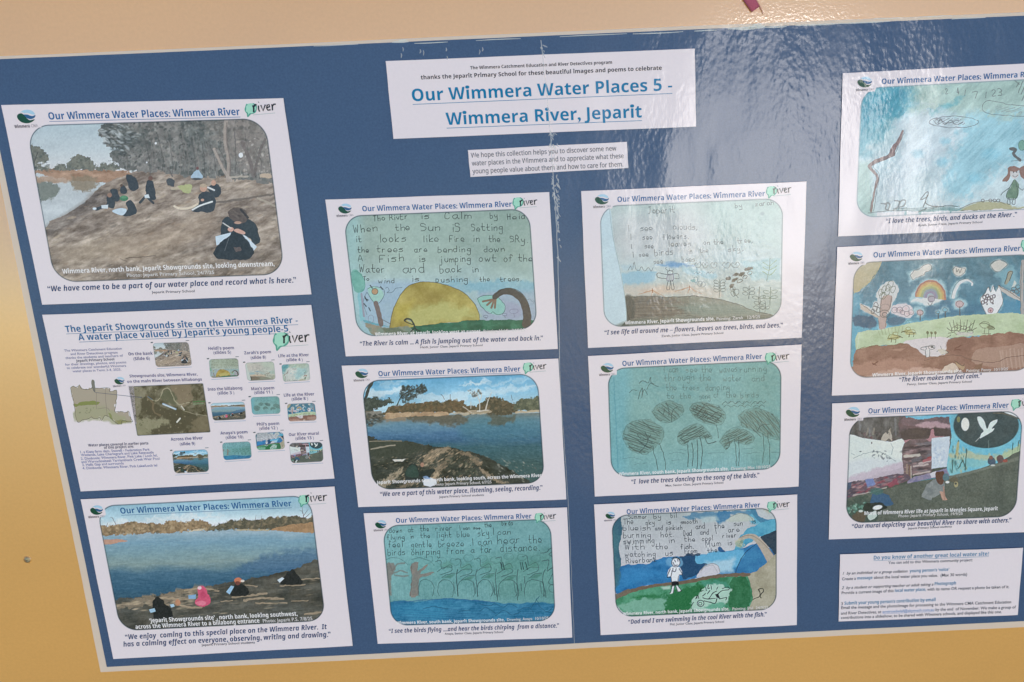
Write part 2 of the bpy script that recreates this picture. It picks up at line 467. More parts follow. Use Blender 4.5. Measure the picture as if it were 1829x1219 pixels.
    def dabs(s, pts, n, r0, r1, cols, a=0.8, asp=1.0, ang=0.0, dang=3.2, seed=1):
        """many small brush touches inside a polygon"""
        r = np.random.default_rng(seed); p = np.asarray(pts, float); lo, hi = p.min(0), p.max(0); k = 0; g = 0
        while k < n and g < n * 8:
            g += 1
            q = lo + r.random(2) * (hi - lo); ins = False; m = len(p)
            for i in range(m):
                (ax, ay), (bx, by) = p[i], p[(i + 1) % m]
                if (ay > q[1]) != (by > q[1]) and q[0] < (bx - ax) * (q[1] - ay) / (by - ay) + ax: ins = not ins
            if not ins: continue
            k += 1; rr = r0 + (r1 - r0) * r.random() ** 2
            s.ell(q[0], q[1], rr * asp, rr, cols[r.integers(len(cols))], a * (.5 + .5 * r.random()), ang + (r.random() - .5) * dang, soft=rr * .3)
    def hatch(s, pts, ang, gap, w, col, a=0.6, seed=1, jit=.5, L=1.0):
        """scribbled parallel pencil strokes clipped to a polygon"""
        r = np.random.default_rng(seed); p = np.asarray(pts, float); c = p.mean(0); R = np.abs(p - c).max() * 1.5
        e = np.array([math.cos(ang), math.sin(ang)]); f = np.array([-e[1], e[0]]); y = -R
        while y < R:
            o = c + f * (y + (r.random() - .5) * gap * jit); ts = []; m = len(p)
            for i in range(m):
                A, Bq = p[i], p[(i + 1) % m]; dA, dB = (A - o) @ f, (Bq - o) @ f
                if (dA > 0) != (dB > 0): ts.append((A + (Bq - A) * dA / (dA - dB) - o) @ e)
            ts.sort()
            for i in range(0, len(ts) - 1, 2):
                t0, t1 = ts[i], ts[i + 1]; d = t1 - t0
                t0 += d * r.random() * .18 * jit; t1 -= d * r.random() * .18 * jit
                s.line([o + e * t0, o + e * (t0 + t1) / 2 + f * (r.random() - .5) * gap, o + e * t1], w, col, a * (.5 + .5 * r.random()))
            y += gap * (1 + (r.random() - .5) * jit)
    def hand(s, txt, p0, p1, h, w=4.5, col=(62, 72, 72), a=.8, seed=0, jit=.6):
        st, wd = hand_strokes(txt, seed, jit); p0 = np.array(p0, float); ex = (np.array(p1, float) - p0)
        L = np.linalg.norm(ex); ex /= L; ey = np.array([ex[1], -ex[0]])
        for i, q in enumerate(st):
            s.line([p0 + ex * (u / wd * L) + ey * v * h for u, v in q], w, col, a * (.8 + .2 * ((i * 7) % 5) / 4))
    def finish(s, radius, white=(222, 213, 219), edge=(36, 54, 64), ew=1.5, corner=None, tone=(.9, 4), sharp=.9):
        """round the corners, rule the thin dark outline"""
        b = s.im.copy(); b[1:-1, 1:-1] = sum(s.im[1 + i:s.H - 1 + i, 1 + j:s.W - 1 + j] for i in (-1, 0, 1) for j in (-1, 0, 1)) / 9
        s.im = np.clip(s.im + (s.im - b) * sharp, 0, 255)
        if tone:                                     # a cheap print: less saturated, blacks not quite black
            g = s.im.mean(-1, keepdims=True); s.im = g + (s.im - g) * tone[0]; s.im = tone[1] + s.im * (1 - tone[1] / 255)
        R = radius * s.res; u = np.abs(s.gx - (s.W - 1) / 2) - ((s.W - 1) / 2 - R - 1); v = np.abs(s.gy - (s.H - 1) / 2) - ((s.H - 1) / 2 - R - 1)
        d = np.hypot(np.maximum(u, 0), np.maximum(v, 0)) + np.minimum(np.maximum(u, v), 0) - R
        s.d = d
        if ew:
            al = np.clip(ew * s.res / 2 + .5 - np.abs(d + ew * s.res / 2), 0, 1)[..., None] * .85
            s.im = s.im * (1 - al) + np.array(edge, float) * al
        s.keep = d < 2.0
        if corner is not None:                       # the square paper tab of the emblem bites into the corner
            al = np.clip(s.sd((slice(0, s.H), slice(0, s.W)), corner, 0, 1, 0) / s.aa + .5, 0, 1)[..., None]
            s.im = s.im * (1 - al) + np.array(white, float) * al
        al = np.clip(d + .5, 0, 1)[..., None]
        s.im = s.im * (1 - al) + np.array(white, float) * al
        return s
    def build(s, name, t, z, quad=None, step=1):
        """hang the colour cells on the print as one flat mesh"""
        im, px, keep = s.im[::step, ::step], s.px[::step, ::step], s.keep[::step, ::step]
        if quad is not None:
            H, W = im.shape[:2]; T = homography([(0, 0), (W - 1, 0), (W - 1, H - 1), (0, H - 1)], quad)
            gx, gy = np.meshgrid(np.arange(W), np.arange(H)); px = hmap(T, np.stack([gx, gy], -1).astype(float))
        H, W = im.shape[:2]
        d0 = np.stack([(px[..., 0] - PW / 2 - PPX) / FPX, -((px[..., 1] - PH / 2 - PPY) / FPX), -np.ones((H, W))], -1) @ RB
        kk = (z - CAM_POS_B[2]) / d0[..., 2:]
        co = loc(t, (CAM_POS_B + kk * d0).reshape(-1, 3))
        i = np.arange(H * W).reshape(H, W)
        f = np.stack([i[1:, :-1], i[1:, 1:], i[:-1, 1:], i[:-1, :-1]], -1).reshape(-1, 4)
        kf = (keep[1:, :-1] | keep[1:, 1:] | keep[:-1, 1:] | keep[:-1, :-1]).reshape(-1); f = f[kf]
        me = bpy.data.meshes.new(name); n = len(f)
        me.vertices.add(H * W); me.vertices.foreach_set('co', co.astype(np.float32).ravel())
        me.loops.add(n * 4); me.loops.foreach_set('vertex_index', f.astype(np.int32).ravel())
        me.polygons.add(n); me.polygons.foreach_set('loop_start', np.arange(0, n * 4, 4, dtype=np.int32))
        me.update(calc_edges=True)
        a = me.color_attributes.new('ink', 'FLOAT_COLOR', 'POINT')
        c = np.ones((H * W, 4), np.float32); c[:, :3] = ink(im.reshape(-1, 3)); a.data.foreach_set('color', c.ravel())
        me.materials.append(m_pic)
        o = bpy.data.objects.new(name, me); SC.collection.objects.link(o); o.parent = t
        return o
    def thumb(s, step=4):
        """a small copy for the overview sheet"""
        q = Pic.__new__(Pic); H, W = s.H // step * step, s.W // step * step
        im = s.im[:H, :W].reshape(H // step, step, W // step, step, 3).mean((1, 3)); q.im = im; q.view = (0, 0, 1)
        q.H, q.W = im.shape[:2]; q.res = 1.0; q.px = np.zeros((q.H, q.W, 2)); q.aa = 1.2
        q.gx, q.gy = np.meshgrid(np.arange(q.W), np.arange(q.H))
        return q

# ------------------------------------------------------------------ the pictures
K4 = 1827 / 457.0
PIC = {}
def R2(n, seed=0): return np.random.default_rng(seed).random(n)

def pic_bank():
    p = Pic([(45.5, 223.5), (474.5, 210.5), (510, 491.5), (97, 506)], (30, 205, K4), 1.1)
    p.grad([(60, (172, 192, 202)), (250, (186, 199, 206)), (380, (206, 209, 212)), (440, (205, 205, 206))], 0)
    p.noise(120, 8, 1, sx=3)
    p.poly([(90, 400), (760, 395), (790, 470), (620, 500), (440, 480), (300, 460), (110, 470)], (164, 128, 102), rough=10, rs=30)
    p.noise(30, 26, 5, [(90, 390), (760, 390), (790, 470), (110, 480)], sx=2.5)
    w = [(110, 440), (300, 462), (480, 478), (640, 488), (600, 520), (520, 590), (480, 640), (350, 718), (205, 812), (100, 800)]
    p.poly(w, (189, 198, 204), rough=5, rs=25); p.noise(60, 10, 8, w, sx=3)
    p.poly([(140, 480), (290, 490), (300, 560), (240, 600), (160, 620)], (108, 115, 105), .85, soft=12, rough=14, rs=26)
    p.poly([(385, 440), (560, 450), (575, 500), (480, 560), (410, 520)], (138, 122, 98), .85, soft=12, rough=14, rs=26)
    p.poly([(110, 445), (380, 440), (350, 490), (220, 485), (120, 490)], (172, 138, 112), .8, soft=8, rough=8)
    g = [(205, 810), (350, 716), (490, 622), (600, 512), (760, 440), (1000, 385), (1827, 430), (1990, 1230), (200, 1230)]
    p.poly(g, (147, 131, 117), rough=5, rs=30)
    p.poly([(205, 806), (350, 712), (490, 618), (540, 560), (700, 560), (640, 640), (450, 760), (230, 880)], (122, 111, 103), .8, soft=40)
    p.noise(90, 30, 11, g, sx=3, ang=-.35, tint=(1, .95, .85)); p.noise(26, 34, 13, g, sx=2.5, ang=-.3)
    p.dabs(g, 420, 3, 10, [(112, 98, 86), (176, 158, 136), (98, 90, 80), (190, 170, 146), (160, 132, 108)], .55, 3.2, -.3, .6, 5)
    p.poly([(700, 900), (1300, 720), (1420, 760), (1300, 900), (760, 1060)], (172, 148, 124), .45, soft=90)
    p.poly([(300, 960), (760, 860), (700, 1000), (320, 1080)], (164, 144, 120), .4, soft=60)
    # far trees on the left bank
    for q in ([(85, 230), (170, 235), (205, 270), (245, 330), (200, 345), (150, 350), (130, 390), (85, 395)],
              [(360, 390), (390, 310), (450, 290), (520, 315), (560, 360), (560, 392)],
              [(255, 392), (290, 355), (350, 365), (365, 395)], [(560, 392), (600, 350), (700, 350), (740, 400)],
              [(110, 395), (160, 355), (230, 370), (260, 398)]):
        p.poly(q, (98, 103, 96), rough=14, rs=22, col2=(122, 122, 108), ws=30)
        p.dabs(q, 30, 4, 11, [(76, 84, 78), (130, 130, 116)], .6, 1.5, seed=3)
    p.line([(118, 395), (128, 330), (150, 270)], 7, (84, 82, 78))
    # the wood
    t = [(625, 60), (760, 55), (830, 40), (1300, 20), (1720, 10), (1990, 60), (1990, 470), (1500, 450), (1150, 425), (960, 400), (800, 400), (705, 350),
         (672, 270), (720, 235), (640, 225), (625, 180), (585, 140), (600, 90)]
    p.poly(t, (103, 107, 103), rough=16, rs=34, col2=(126, 122, 117), ws=160)
    p.noise(46, 26, 21, t, o=5)
    p.dabs(t, 1300, 3, 12, [(62, 67, 64), (84, 90, 86), (132, 130, 124), (160, 156, 150), (104, 108, 102)], .7, 1.7, seed=6)
    p.dabs([(600, 70), (800, 70), (900, 160), (760, 300), (690, 250), (620, 200)], 170, 4, 12, [(66, 72, 70), (190, 198, 202), (84, 90, 86)], .7, 2.6, .3, 1.2, 8)
    p.poly([(1330, 30), (1720, 10), (1990, 60), (1990, 430), (1700, 440), (1550, 300)], (152, 136, 126), .35, soft=60, rough=30)
    p.dabs([(1560, 180), (1840, 160), (1850, 430), (1600, 430)], 90, 3, 10, [(190, 176, 164), (124, 112, 104), (210, 204, 198)], .6, 1.6, seed=11)
    for i in range(34):
        x = 900 + 26 * i + 30 * R2(1, i)[0]; y1 = 380 + 60 * R2(1, i + 50)[0] + max(0, (x - 1000) * .04)
        p.line([(x - 40 * R2(1, i + 9)[0], y1 - 190 - 120 * R2(1, i + 3)[0]), (x + 10, y1 - 90), (x + 6, y1)], 4 + 5 * R2(1, i + 1)[0], [(128, 122, 116), (76, 76, 74), (140, 132, 124)][i % 3], .5, 4, i)
    p.line([(1495, 40), (1488, 190), (1512, 320), (1506, 470)], 26, (164, 150, 140), .9, 3); p.line([(1500, 60), (1500, 200), (1524, 330), (1520, 470)], 9, (112, 102, 96), .7)
    p.line([(1408, 246), (1470, 380), (1530, 474)], 20, (172, 158, 148), .9, 3); p.line([(1418, 246), (1480, 380)], 6, (120, 110, 104), .6)
    p.line([(1610, 200), (1660, 320), (1690, 440)], 26, (112, 102, 98), .8, 4); p.line([(1770, 180), (1720, 320), (1700, 430)], 20, (106, 98, 94), .8, 4)
    p.ell(1600, 290, 16, 18, (222, 224, 226)); p.ell(992, 205, 8, 9, (222, 222, 222)); p.ell(928, 342, 6, 6, (220, 220, 220))
    p.line([(1520, 448), (1650, 440)], 14, (186, 174, 160), .8, 3); p.poly([(1730, 430), (1800, 415), (1840, 450), (1740, 452)], (196, 172, 148), .9, rough=4)
    # the children with their drawing boards, fallen branches
    D, D2, SK, PA = (58, 66, 72), (74, 80, 84), (196, 152, 130), (200, 214, 224)
    p.line([(1420, 630), (1560, 610), (1700, 590), (1900, 560)], 16, (104, 94, 86), .8, 5); p.line([(1720, 596), (1860, 660)], 14, (170, 158, 142), .8, 3)
    p.poly([(780, 440), (800, 430), (850, 460), (866, 520), (830, 548), (800, 530)], D, rough=4)
    p.poly([(742, 520), (760, 500), (788, 540), (780, 566), (744, 560)], D, rough=4); p.ell(748, 506, 10, 10, (90, 70, 60))
    p.poly([(920, 500), (945, 465), (975, 490), (996, 590), (960, 610), (925, 570)], D, rough=4); p.ell(955, 455, 17, 16, (112, 82, 70)); p.line([(940, 560), (905, 600), (880, 628)], 18, D); p.line([(930, 590), (975, 632)], 16, D)
    p.poly([(910, 575), (940, 568), (950, 596), (915, 596)], PA)
    p.poly([(670, 545), (710, 535), (735, 590), (720, 620), (690, 610)], D, rough=4)
    p.poly([(640, 590), (670, 580), (700, 620), (695, 668), (640, 660), (570, 690), (560, 670), (640, 640)], D, rough=4); p.ell(662, 576, 16, 16, (150, 116, 98)); p.poly([(604, 648), (652, 644), (650, 672), (606, 670)], PA); p.ell(555, 672, 14, 9, PA)
    p.ell(766, 598, 30, 20, (68, 128, 92)); p.ell(766, 590, 20, 10, (88, 150, 108))
    p.poly([(780, 640), (800, 612), (835, 630), (856, 690), (830, 722), (770, 730), (745, 710), (790, 680)], D, rough=4); p.poly([(680, 688), (740, 668), (785, 680), (760, 718), (720, 712)], (188, 208, 224))
    p.poly([(1065, 480), (1090, 450), (1125, 470), (1120, 510), (1080, 510)], D2, rough=5); p.line([(1080, 380), (1110, 440)], 12, (96, 92, 90), .8)
    p.poly([(1245, 450), (1270, 410), (1300, 395), (1330, 440), (1320, 456)], (160, 186, 208), rough=3); p.ell(1286, 460, 36, 8, D, .8); p.ell(1290, 384, 10, 12, (120, 80, 78))
    p.poly([(1150, 512), (1240, 498), (1250, 530), (1225, 560), (1195, 558)], (172, 178, 122), rough=5); p.poly([(1105, 520), (1150, 512), (1165, 535), (1110, 536)], (190, 176, 150), .9, rough=3)
    p.poly([(1360, 520), (1420, 490), (1460, 520), (1455, 570), (1420, 590), (1380, 560)], D, rough=4); p.ell(1405, 488, 17, 20, SK); p.line([(1365, 520), (1410, 540)], 12, (206, 208, 210))
    p.poly([(1295, 580), (1330, 552), (1380, 560), (1420, 600), (1415, 670), (1380, 696), (1270, 694), (1250, 680), (1300, 640)], D, rough=4); p.ell(1332, 524, 25, 28, SK); p.ell(1332, 508, 24, 14, (180, 160, 136)); p.ell(1326, 610, 12, 9, SK)
    p.line([(1125, 655), (1170, 672), (1240, 665), (1290, 640)], 15, (214, 200, 178)); p.line([(1255, 680), (1310, 650), (1395, 622)], 12, (216, 218, 214))
    # the child in front
    p.ell(1580, 1010, 170, 40, (96, 84, 76), .5, soft=30)
    p.poly([(1470, 760), (1500, 730), (1560, 740), (1640, 740), (1700, 780), (1728, 850), (1735, 910), (1690, 930), (1650, 880), (1530, 880), (1460, 870), (1455, 820)], (50, 60, 66), rough=4)
    p.poly([(1418, 870), (1530, 842), (1515, 900), (1425, 935)], (190, 210, 226)); p.poly([(1600, 850), (1640, 870), (1715, 945), (1690, 975)], (196, 212, 226))
    p.poly([(1540, 850), (1575, 838), (1620, 870), (1690, 960), (1690, 1000), (1640, 1040), (1460, 1034), (1410, 1010), (1408, 970), (1470, 900)], (42, 50, 56), rough=4)
    p.poly([(1550, 945), (1595, 950), (1605, 975), (1565, 980)], (110, 92, 88), .8, rough=4); p.line([(1515, 880), (1485, 970)], 5, (96, 100, 104), .8)
    p.poly([(1515, 690), (1545, 665), (1600, 670), (1640, 700), (1645, 750), (1600, 780), (1560, 770), (1520, 730)], (92, 80, 74), rough=5); p.dabs([(1520, 690), (1600, 672), (1640, 720), (1560, 740)], 20, 4, 9, [(116, 104, 94), (70, 62, 58)], .6, 2.5, .5, .5, 2)
    p.line([(1600, 680), (1650, 735)], 16, (54, 52, 54)); p.ell(1578, 772, 26, 10, SK, .9)
    p.ell(1528, 820, 22, 16, (206, 156, 140)); p.poly([(1550, 825), (1580, 815), (1630, 840), (1620, 856), (1570, 842)], (206, 158, 142)); p.line([(1472, 774), (1530, 812)], 7, (206, 200, 196))
    p.line([(780, 1026), (870, 1018), (990, 1010)], 6, (98, 82, 70), .8, 3); p.line([(740, 1030), (790, 1052)], 5, (104, 90, 76), .7)
    p.noise(12, 7, 30)
    return p.finish(40, tone=(.86, 12), corner=[(-40, 0), (150, 20), (178, 60), (176, 92), (-40, 110)])

def pic_boats():
    p = Pic([(170.8, 903), (555, 883.8), (583, 1109.8), (214.5, 1128.5)], (170, 880, K4), 1.1)
    p.grad([(80, (140, 190, 214)), (190, (168, 204, 220)), (270, (214, 222, 226)), (330, (205, 214, 220))], -.045)
    p.noise(90, 16, 3, sx=4)
    p.poly([(60, 205), (420, 190), (700, 150), (900, 160), (760, 190), (200, 235)], (226, 230, 232), .6, soft=30, rough=20)
    w = [(20, 300), (780, 265), (1580, 270), (1700, 600), (1600, 1000), (120, 1000)]
    p.poly(w, (122, 160, 180))
    yy = p.y + .02 * p.x
    st = [(300, (146, 174, 190)), (370, (110, 154, 178)), (460, (120, 154, 162)), (520, (124, 150, 150)), (590, (60, 104, 132)), (690, (42, 88, 118)), (800, (46, 84, 104))]
    c = np.stack([np.interp(yy + (fbm(p.x / 3, p.y, 60, 4) - .5) * 60, [q[0] for q in st], [q[1][i] for q in st]) for i in range(3)], -1)
    m = np.clip(p.sd((slice(0, p.H), slice(0, p.W)), w, 0, 1, 0) / 6 + .5, 0, 1)[..., None]; p.im = p.im * (1 - m) + c * m
    p.poly([(1210, 450), (1600, 410), (1610, 510), (1450, 560), (1150, 575), (1000, 560)], (58, 100, 140), .75, soft=40, rough=14)
    p.noise(10, 7, 6, w, sx=5, sy=1, o=3)
    p.dabs([(80, 330), (1570, 290), (1590, 480), (110, 560)], 260, 2, 3, [(150, 184, 196), (104, 142, 158), (158, 176, 170)], .3, 4, -.04, .1, 3)
    p.dabs([(110, 560), (1300, 540), (1200, 640), (150, 760)], 240, 2, 3, [(70, 116, 144), (38, 78, 106), (84, 128, 152)], .3, 5, -.04, .1, 4)
    b = [(20, 245), (100, 240), (180, 225), (280, 210), (330, 222), (420, 220), (470, 228), (540, 205), (620, 210), (690, 196), (760, 205), (830, 230), (820, 262), (700, 268), (560, 285), (300, 296), (20, 302)]
    p.poly(b, (158, 130, 94), rough=9, rs=22, col2=(132, 108, 78), ws=40); p.dabs(b, 240, 3, 10, [(118, 98, 70), (180, 152, 112), (96, 86, 66), (196, 170, 130)], .65, 1.6, seed=5)
    b2 = [(800, 255), (880, 225), (960, 205), (1060, 190), (1150, 200), (1250, 178), (1340, 175), (1440, 172), (1520, 190), (1570, 160), (1580, 262), (1250, 268), (1000, 266), (810, 268)]
    p.poly(b2, (106, 96, 74), rough=9, rs=22, col2=(84, 82, 66), ws=40); p.dabs(b2, 260, 3, 10, [(72, 72, 58), (136, 120, 90), (90, 86, 66), (150, 130, 98)], .65, 1.5, seed=7)
    p.poly([(1250, 270), (1380, 235), (1580, 218), (1590, 280), (1400, 282)], (176, 134, 92), rough=6, col2=(150, 116, 80), ws=30); p.poly([(640, 282), (740, 258), (790, 258), (760, 272)], (214, 196, 164), .8, rough=4)
    p.poly([(1000, 262), (1250, 262), (1240, 274), (1010, 272)], (190, 166, 126), .8, rough=3)
    for q in ([(1140, 230), (1148, 160)], [(1190, 240), (1188, 170)], [(150, 230), (125, 185), (110, 175)], [(1490, 190), (1480, 140), (1455, 125)], [(1485, 170), (1520, 120)], [(1500, 180), (1545, 140)], [(1480, 150), (1480, 105)], [(80, 240), (90, 215)]):
        p.line(q, 5, (96, 88, 82), .85, 2, w2=2)
    p.poly([(50, 345), (140, 336), (235, 348), (170, 362), (60, 374)], (196, 142, 116), .95, rough=4)
    # the shady bank
    g = [(130, 780), (300, 750), (430, 735), (640, 690), (780, 670), (900, 650), (1080, 620), (1240, 590), (1430, 545), (1500, 515), (1610, 498), (1750, 800), (1700, 1010), (100, 1010)]
    p.poly(g, (84, 82, 72), rough=6, rs=30, col2=(70, 72, 66), ws=90); p.noise(40, 20, 9, g, sx=4, ang=-.1)
    p.poly([(140, 790), (430, 740), (640, 690), (760, 668), (880, 690), (640, 730), (560, 790), (400, 800), (160, 830)], (146, 128, 104), .75, soft=14, rough=16, rs=30)
    p.dabs([(160, 800), (760, 690), (720, 810), (500, 860), (180, 830)], 60, 4, 9, [(186, 162, 132), (112, 100, 84), (204, 180, 146)], .7, 4, -.15, .3, 3)
    for q, ww in (([(480, 752), (600, 762), (700, 758)], 16), ([(560, 780), (640, 815), (760, 822)], 14), ([(980, 752), (1100, 738), (1220, 720)], 14), ([(1060, 772), (1180, 755), (1340, 760)], 16), ([(1150, 790), (1260, 790), (1370, 790)], 10), ([(640, 700), (760, 684), (880, 700)], 12),
                  ([(1320, 665), (1500, 660)], 8), ([(1470, 620), (1600, 616)], 8), ([(1500, 870), (1620, 855)], 12), ([(1400, 780), (1520, 770)], 6), ([(900, 780), (980, 775)], 7), ([(1060, 660), (1160, 670)], 7)):
        p.line(q, ww, (176, 152, 122), .75, 5, seed=int(q[0][0]))
    p.dabs(g, 160, 3, 8, [(58, 60, 54), (108, 100, 84), (64, 70, 58)], .5, 4, -.1, .2, 9)
    p.dabs([(480, 740), (1600, 610), (1600, 880), (500, 900)], 70, 2, 4, [(186, 164, 132), (150, 132, 106), (60, 66, 56)], .6, 7, -.08, .15, 17)
    N = (34, 38, 37)
    p.poly([(415, 770), (440, 742), (475, 755), (500, 790), (540, 830), (545, 900), (430, 905), (415, 850)], N, rough=5); p.poly([(384, 836), (424, 826), (432, 850), (396, 860)], (150, 190, 220)); p.poly([(532, 800), (560, 796), (568, 814), (544, 822)], (160, 196, 222)); p.ell(590, 786, 20, 22, (190, 130, 96), rough=3)
    p.poly([(735, 680), (760, 668), (790, 690), (800, 730), (820, 745), (812, 800), (770, 815), (715, 800), (712, 770), (735, 745)], (214, 74, 110), rough=5); p.ell(745, 682, 14, 12, (240, 190, 200)); p.ell(755, 790, 36, 16, (232, 128, 152), .7, rough=4); p.ell(770, 730, 20, 26, (186, 50, 88), .5, soft=8)
    p.poly([(664, 735), (720, 728), (718, 760), (668, 760)], (120, 164, 206))
    p.poly([(985, 680), (1010, 655), (1060, 660), (1095, 690), (1080, 735), (1000, 742), (960, 730)], N, rough=5); p.ell(1020, 628, 28, 20, (202, 112, 78), rough=3); p.ell(1052, 632, 14, 9, (220, 200, 190)); p.ell(1018, 648, 18, 14, (112, 62, 52)); p.poly([(935, 710), (970, 665), (992, 672), (960, 728)], (142, 186, 222))
    p.poly([(1345, 600), (1390, 560), (1410, 545), (1440, 575), (1478, 620), (1470, 655), (1340, 660), (1325, 640)], N, rough=5); p.poly([(1300, 625), (1335, 605), (1350, 615), (1318, 645)], (196, 214, 226))
    p.noise(12, 7, 30)
    return p.finish(32, tone=(.84, 12), corner=[(-60, 40), (66, 100), (78, 160), (40, 176), (-60, 190)])

def pic_calm():
    p = Pic([(612, 385), (946.3, 372), (961, 588.5), (637.8, 602.8)], (590, 350, K4))
    p.grad([(130, (146, 168, 158)), (450, (154, 176, 168)), (640, (168, 194, 196)), (1010, (150, 176, 186))], -.03)
    p.noise(170, 12, 2); p.noise(50, 6, 3)
    p.poly([(1050, 110), (1440, 90), (1460, 640), (1150, 560)], (136, 160, 148), .45, soft=160)
    p.poly([(330, 110), (900, 100), (900, 500), (420, 520)], (166, 190, 180), .5, soft=160)
    p.poly([(100, 120), (210, 130), (220, 520), (330, 990), (150, 900)], (152, 200, 206), .5, soft=70)
    p.poly([(240, 640), (640, 615), (700, 680), (470, 850), (420, 930), (250, 940)], (148, 176, 200), .8, soft=40, wash=.5)
    p.poly([(740, 620), (1470, 610), (1480, 690), (1100, 690), (900, 660)], (120, 172, 192), .8, soft=30, rough=16, wash=.6, ws=120)
    p.poly([(1060, 690), (1470, 680), (1480, 900), (1090, 890)], (152, 164, 186), .75, soft=40, wash=.5)
    p.hatch([(1100, 640), (1470, 630), (1470, 800), (1250, 760)], -.08, 12, 5, (132, 172, 190), .4)
    ink1 = (52, 60, 58)
    for s_, a, b, h in (("Tho RivEr", (305, 180), (560, 165), 20), ("is", (640, 165), (720, 160), 22), ("Calm", (815, 165), (1020, 160), 24), ("by", (1140, 160), (1200, 158), 20), ("Heidi", (1262, 170), (1420, 162), 20),
                        ("When", (165, 265), (345, 250), 26), ("the", (462, 250), (578, 244), 24), ("Sun", (645, 250), (795, 245), 24), ("iS", (865, 258), (935, 256), 28), ("Setting", (1008, 252), (1235, 244), 24),
                        ("it", (180, 332), (230, 330), 24), ("looks", (345, 333), (550, 326), 26), ("like", (658, 330), (780, 326), 24), ("Fire", (850, 330), (962, 326), 22), ("in", (1016, 330), (1080, 328), 24), ("the", (1130, 330), (1220, 328), 22), ("SRy.", (1282, 330), (1420, 334), 22),
                        ("the", (195, 405), (280, 402), 20), ("trees", (330, 402), (525, 400), 22), ("are", (600, 404), (700, 400), 22), ("bending", (768, 404), (1012, 400), 22), ("down", (1095, 402), (1252, 396), 20),
                        ("A", (195, 468), (235, 466), 20), ("Fish", (348, 474), (545, 466), 26), ("is", (632, 472), (685, 470), 24), ("jumping", (780, 474), (1010, 468), 22), ("owt", (1060, 470), (1195, 468), 24), ("of the", (1238, 470), (1450, 466), 24),
                        ("Water", (205, 545), (405, 548), 26), ("and", (515, 552), (685, 546), 30), ("back", (780, 550), (945, 544), 24), ("in", (1010, 548), (1070, 544), 22),
                        ("To", (235, 606), (280, 604), 13), ("wind", (340, 625), (470, 622), 18), ("is", (580, 612), (642, 608), 20), ("pushing", (752, 618), (990, 612), 22), ("the", (1065, 612), (1145, 608), 16), ("trees.", (1210, 612), (1370, 606), 18)):
        p.hand(s_, a, b, h, 5.4, ink1, .85, seed=len(s_) + int(a[0]), jit=.45)
    sunp = [(425, 950), (432, 880), (455, 800), (500, 710), (560, 645), (640, 618), (740, 618), (850, 645), (950, 690), (1020, 760), (1055, 820), (1066, 870), (1060, 895), (1000, 900), (800, 910), (600, 950), (500, 955)]
    p.poly(sunp, (178, 162, 84), 1, rough=2, col2=(152, 134, 62), ws=150, seed=4); p.noise(60, 14, 5, sunp)
    p.poly([(560, 830), (760, 770), (960, 800), (1040, 870), (820, 900), (600, 930)], (188, 190, 120), .7, soft=50, rough=16)
    p.poly([(460, 800), (600, 740), (560, 850), (460, 930)], (196, 178, 76), .5, soft=40)
    p.line(sunp[:12], 5, (98, 92, 62), .9, 2)
    gr = [(560, 950), (640, 925), (860, 905), (1020, 888), (1320, 885), (1480, 900), (1500, 1000), (1200, 990), (560, 990)]
    p.poly(gr, (48, 112, 84), rough=4, col2=(36, 92, 70), ws=70); p.noise(30, 12, 8, gr, sx=3)
    p.poly([(250, 900), (330, 925), (430, 945), (560, 935), (600, 1000), (330, 1000), (260, 950)], (150, 134, 112), .95, rough=6, col2=(120, 138, 124), ws=40)
    p.poly([(240, 885), (330, 910), (420, 935), (330, 925), (250, 905)], (90, 160, 176), .9, rough=3); p.poly([(360, 940), (480, 945), (560, 980), (400, 985)], (90, 104, 84), .7, soft=8, rough=6)
    # fish, trees, birds
    p.line([(530, 890), (545, 878), (575, 885), (595, 915), (610, 950), (640, 965)], 16, (44, 56, 54), .95, 2, w2=9); p.line([(535, 898), (560, 910), (590, 920)], 7, (44, 56, 54)); p.ell(562, 893, 16, 6, (160, 170, 150), .9, .4); p.line([(600, 945), (575, 970)], 8, (44, 56, 54))
    p.poly([(1050, 740), (1090, 715), (1170, 712), (1210, 740), (1250, 790), (1235, 840), (1190, 850), (1140, 835), (1100, 815), (1070, 780)], (132, 190, 178), .9, rough=4); p.line([(1050, 740), (1090, 715), (1170, 712), (1210, 740), (1250, 790), (1235, 840), (1190, 850), (1160, 830), (1140, 845), (1100, 815), (1070, 780), (1050, 740)], 4, (60, 90, 86), .85, 3)
    p.lines([[(1175, 730), (1150, 800)], [(1170, 735), (1120, 780)], [(1165, 740), (1090, 755)], [(1180, 740), (1175, 800)]], 15, (128, 100, 82), .95)
    p.line([(1178, 722), (1215, 690), (1280, 682), (1340, 710), (1385, 770), (1405, 850), (1400, 915)], 40, (78, 74, 70), 1, 3, w2=62); p.line([(1175, 710), (1230, 668), (1290, 660), (1360, 690), (1410, 760), (1435, 860)], 4, (50, 48, 46), .8)
    for x, y, r in ((1310, 825, 30), (1245, 850, 16), (1110, 860, 14)): p.ring(x, y, r, r * .6, 3.5, (96, 98, 118), .8, wob=3); p.line([(x, y + r * .5), (x + 4, y + r * 1.4)], 4, (96, 98, 112), .8)
    p.line([(1405, 745), (1425, 738), (1440, 755), (1455, 750), (1452, 768)], 3, (96, 104, 120), .8); p.poly([(1250, 770), (1300, 760), (1360, 800), (1350, 870), (1260, 870)], (150, 144, 176), .4, soft=20)
    p.poly([(155, 540), (190, 530), (230, 570), (250, 630), (240, 680), (200, 690), (165, 660)], (112, 178, 164), .9, rough=5, col2=(96, 164, 150), ws=40); p.line([(160, 545), (200, 545), (238, 590), (248, 650), (225, 685)], 3.5, (64, 120, 112), .6)
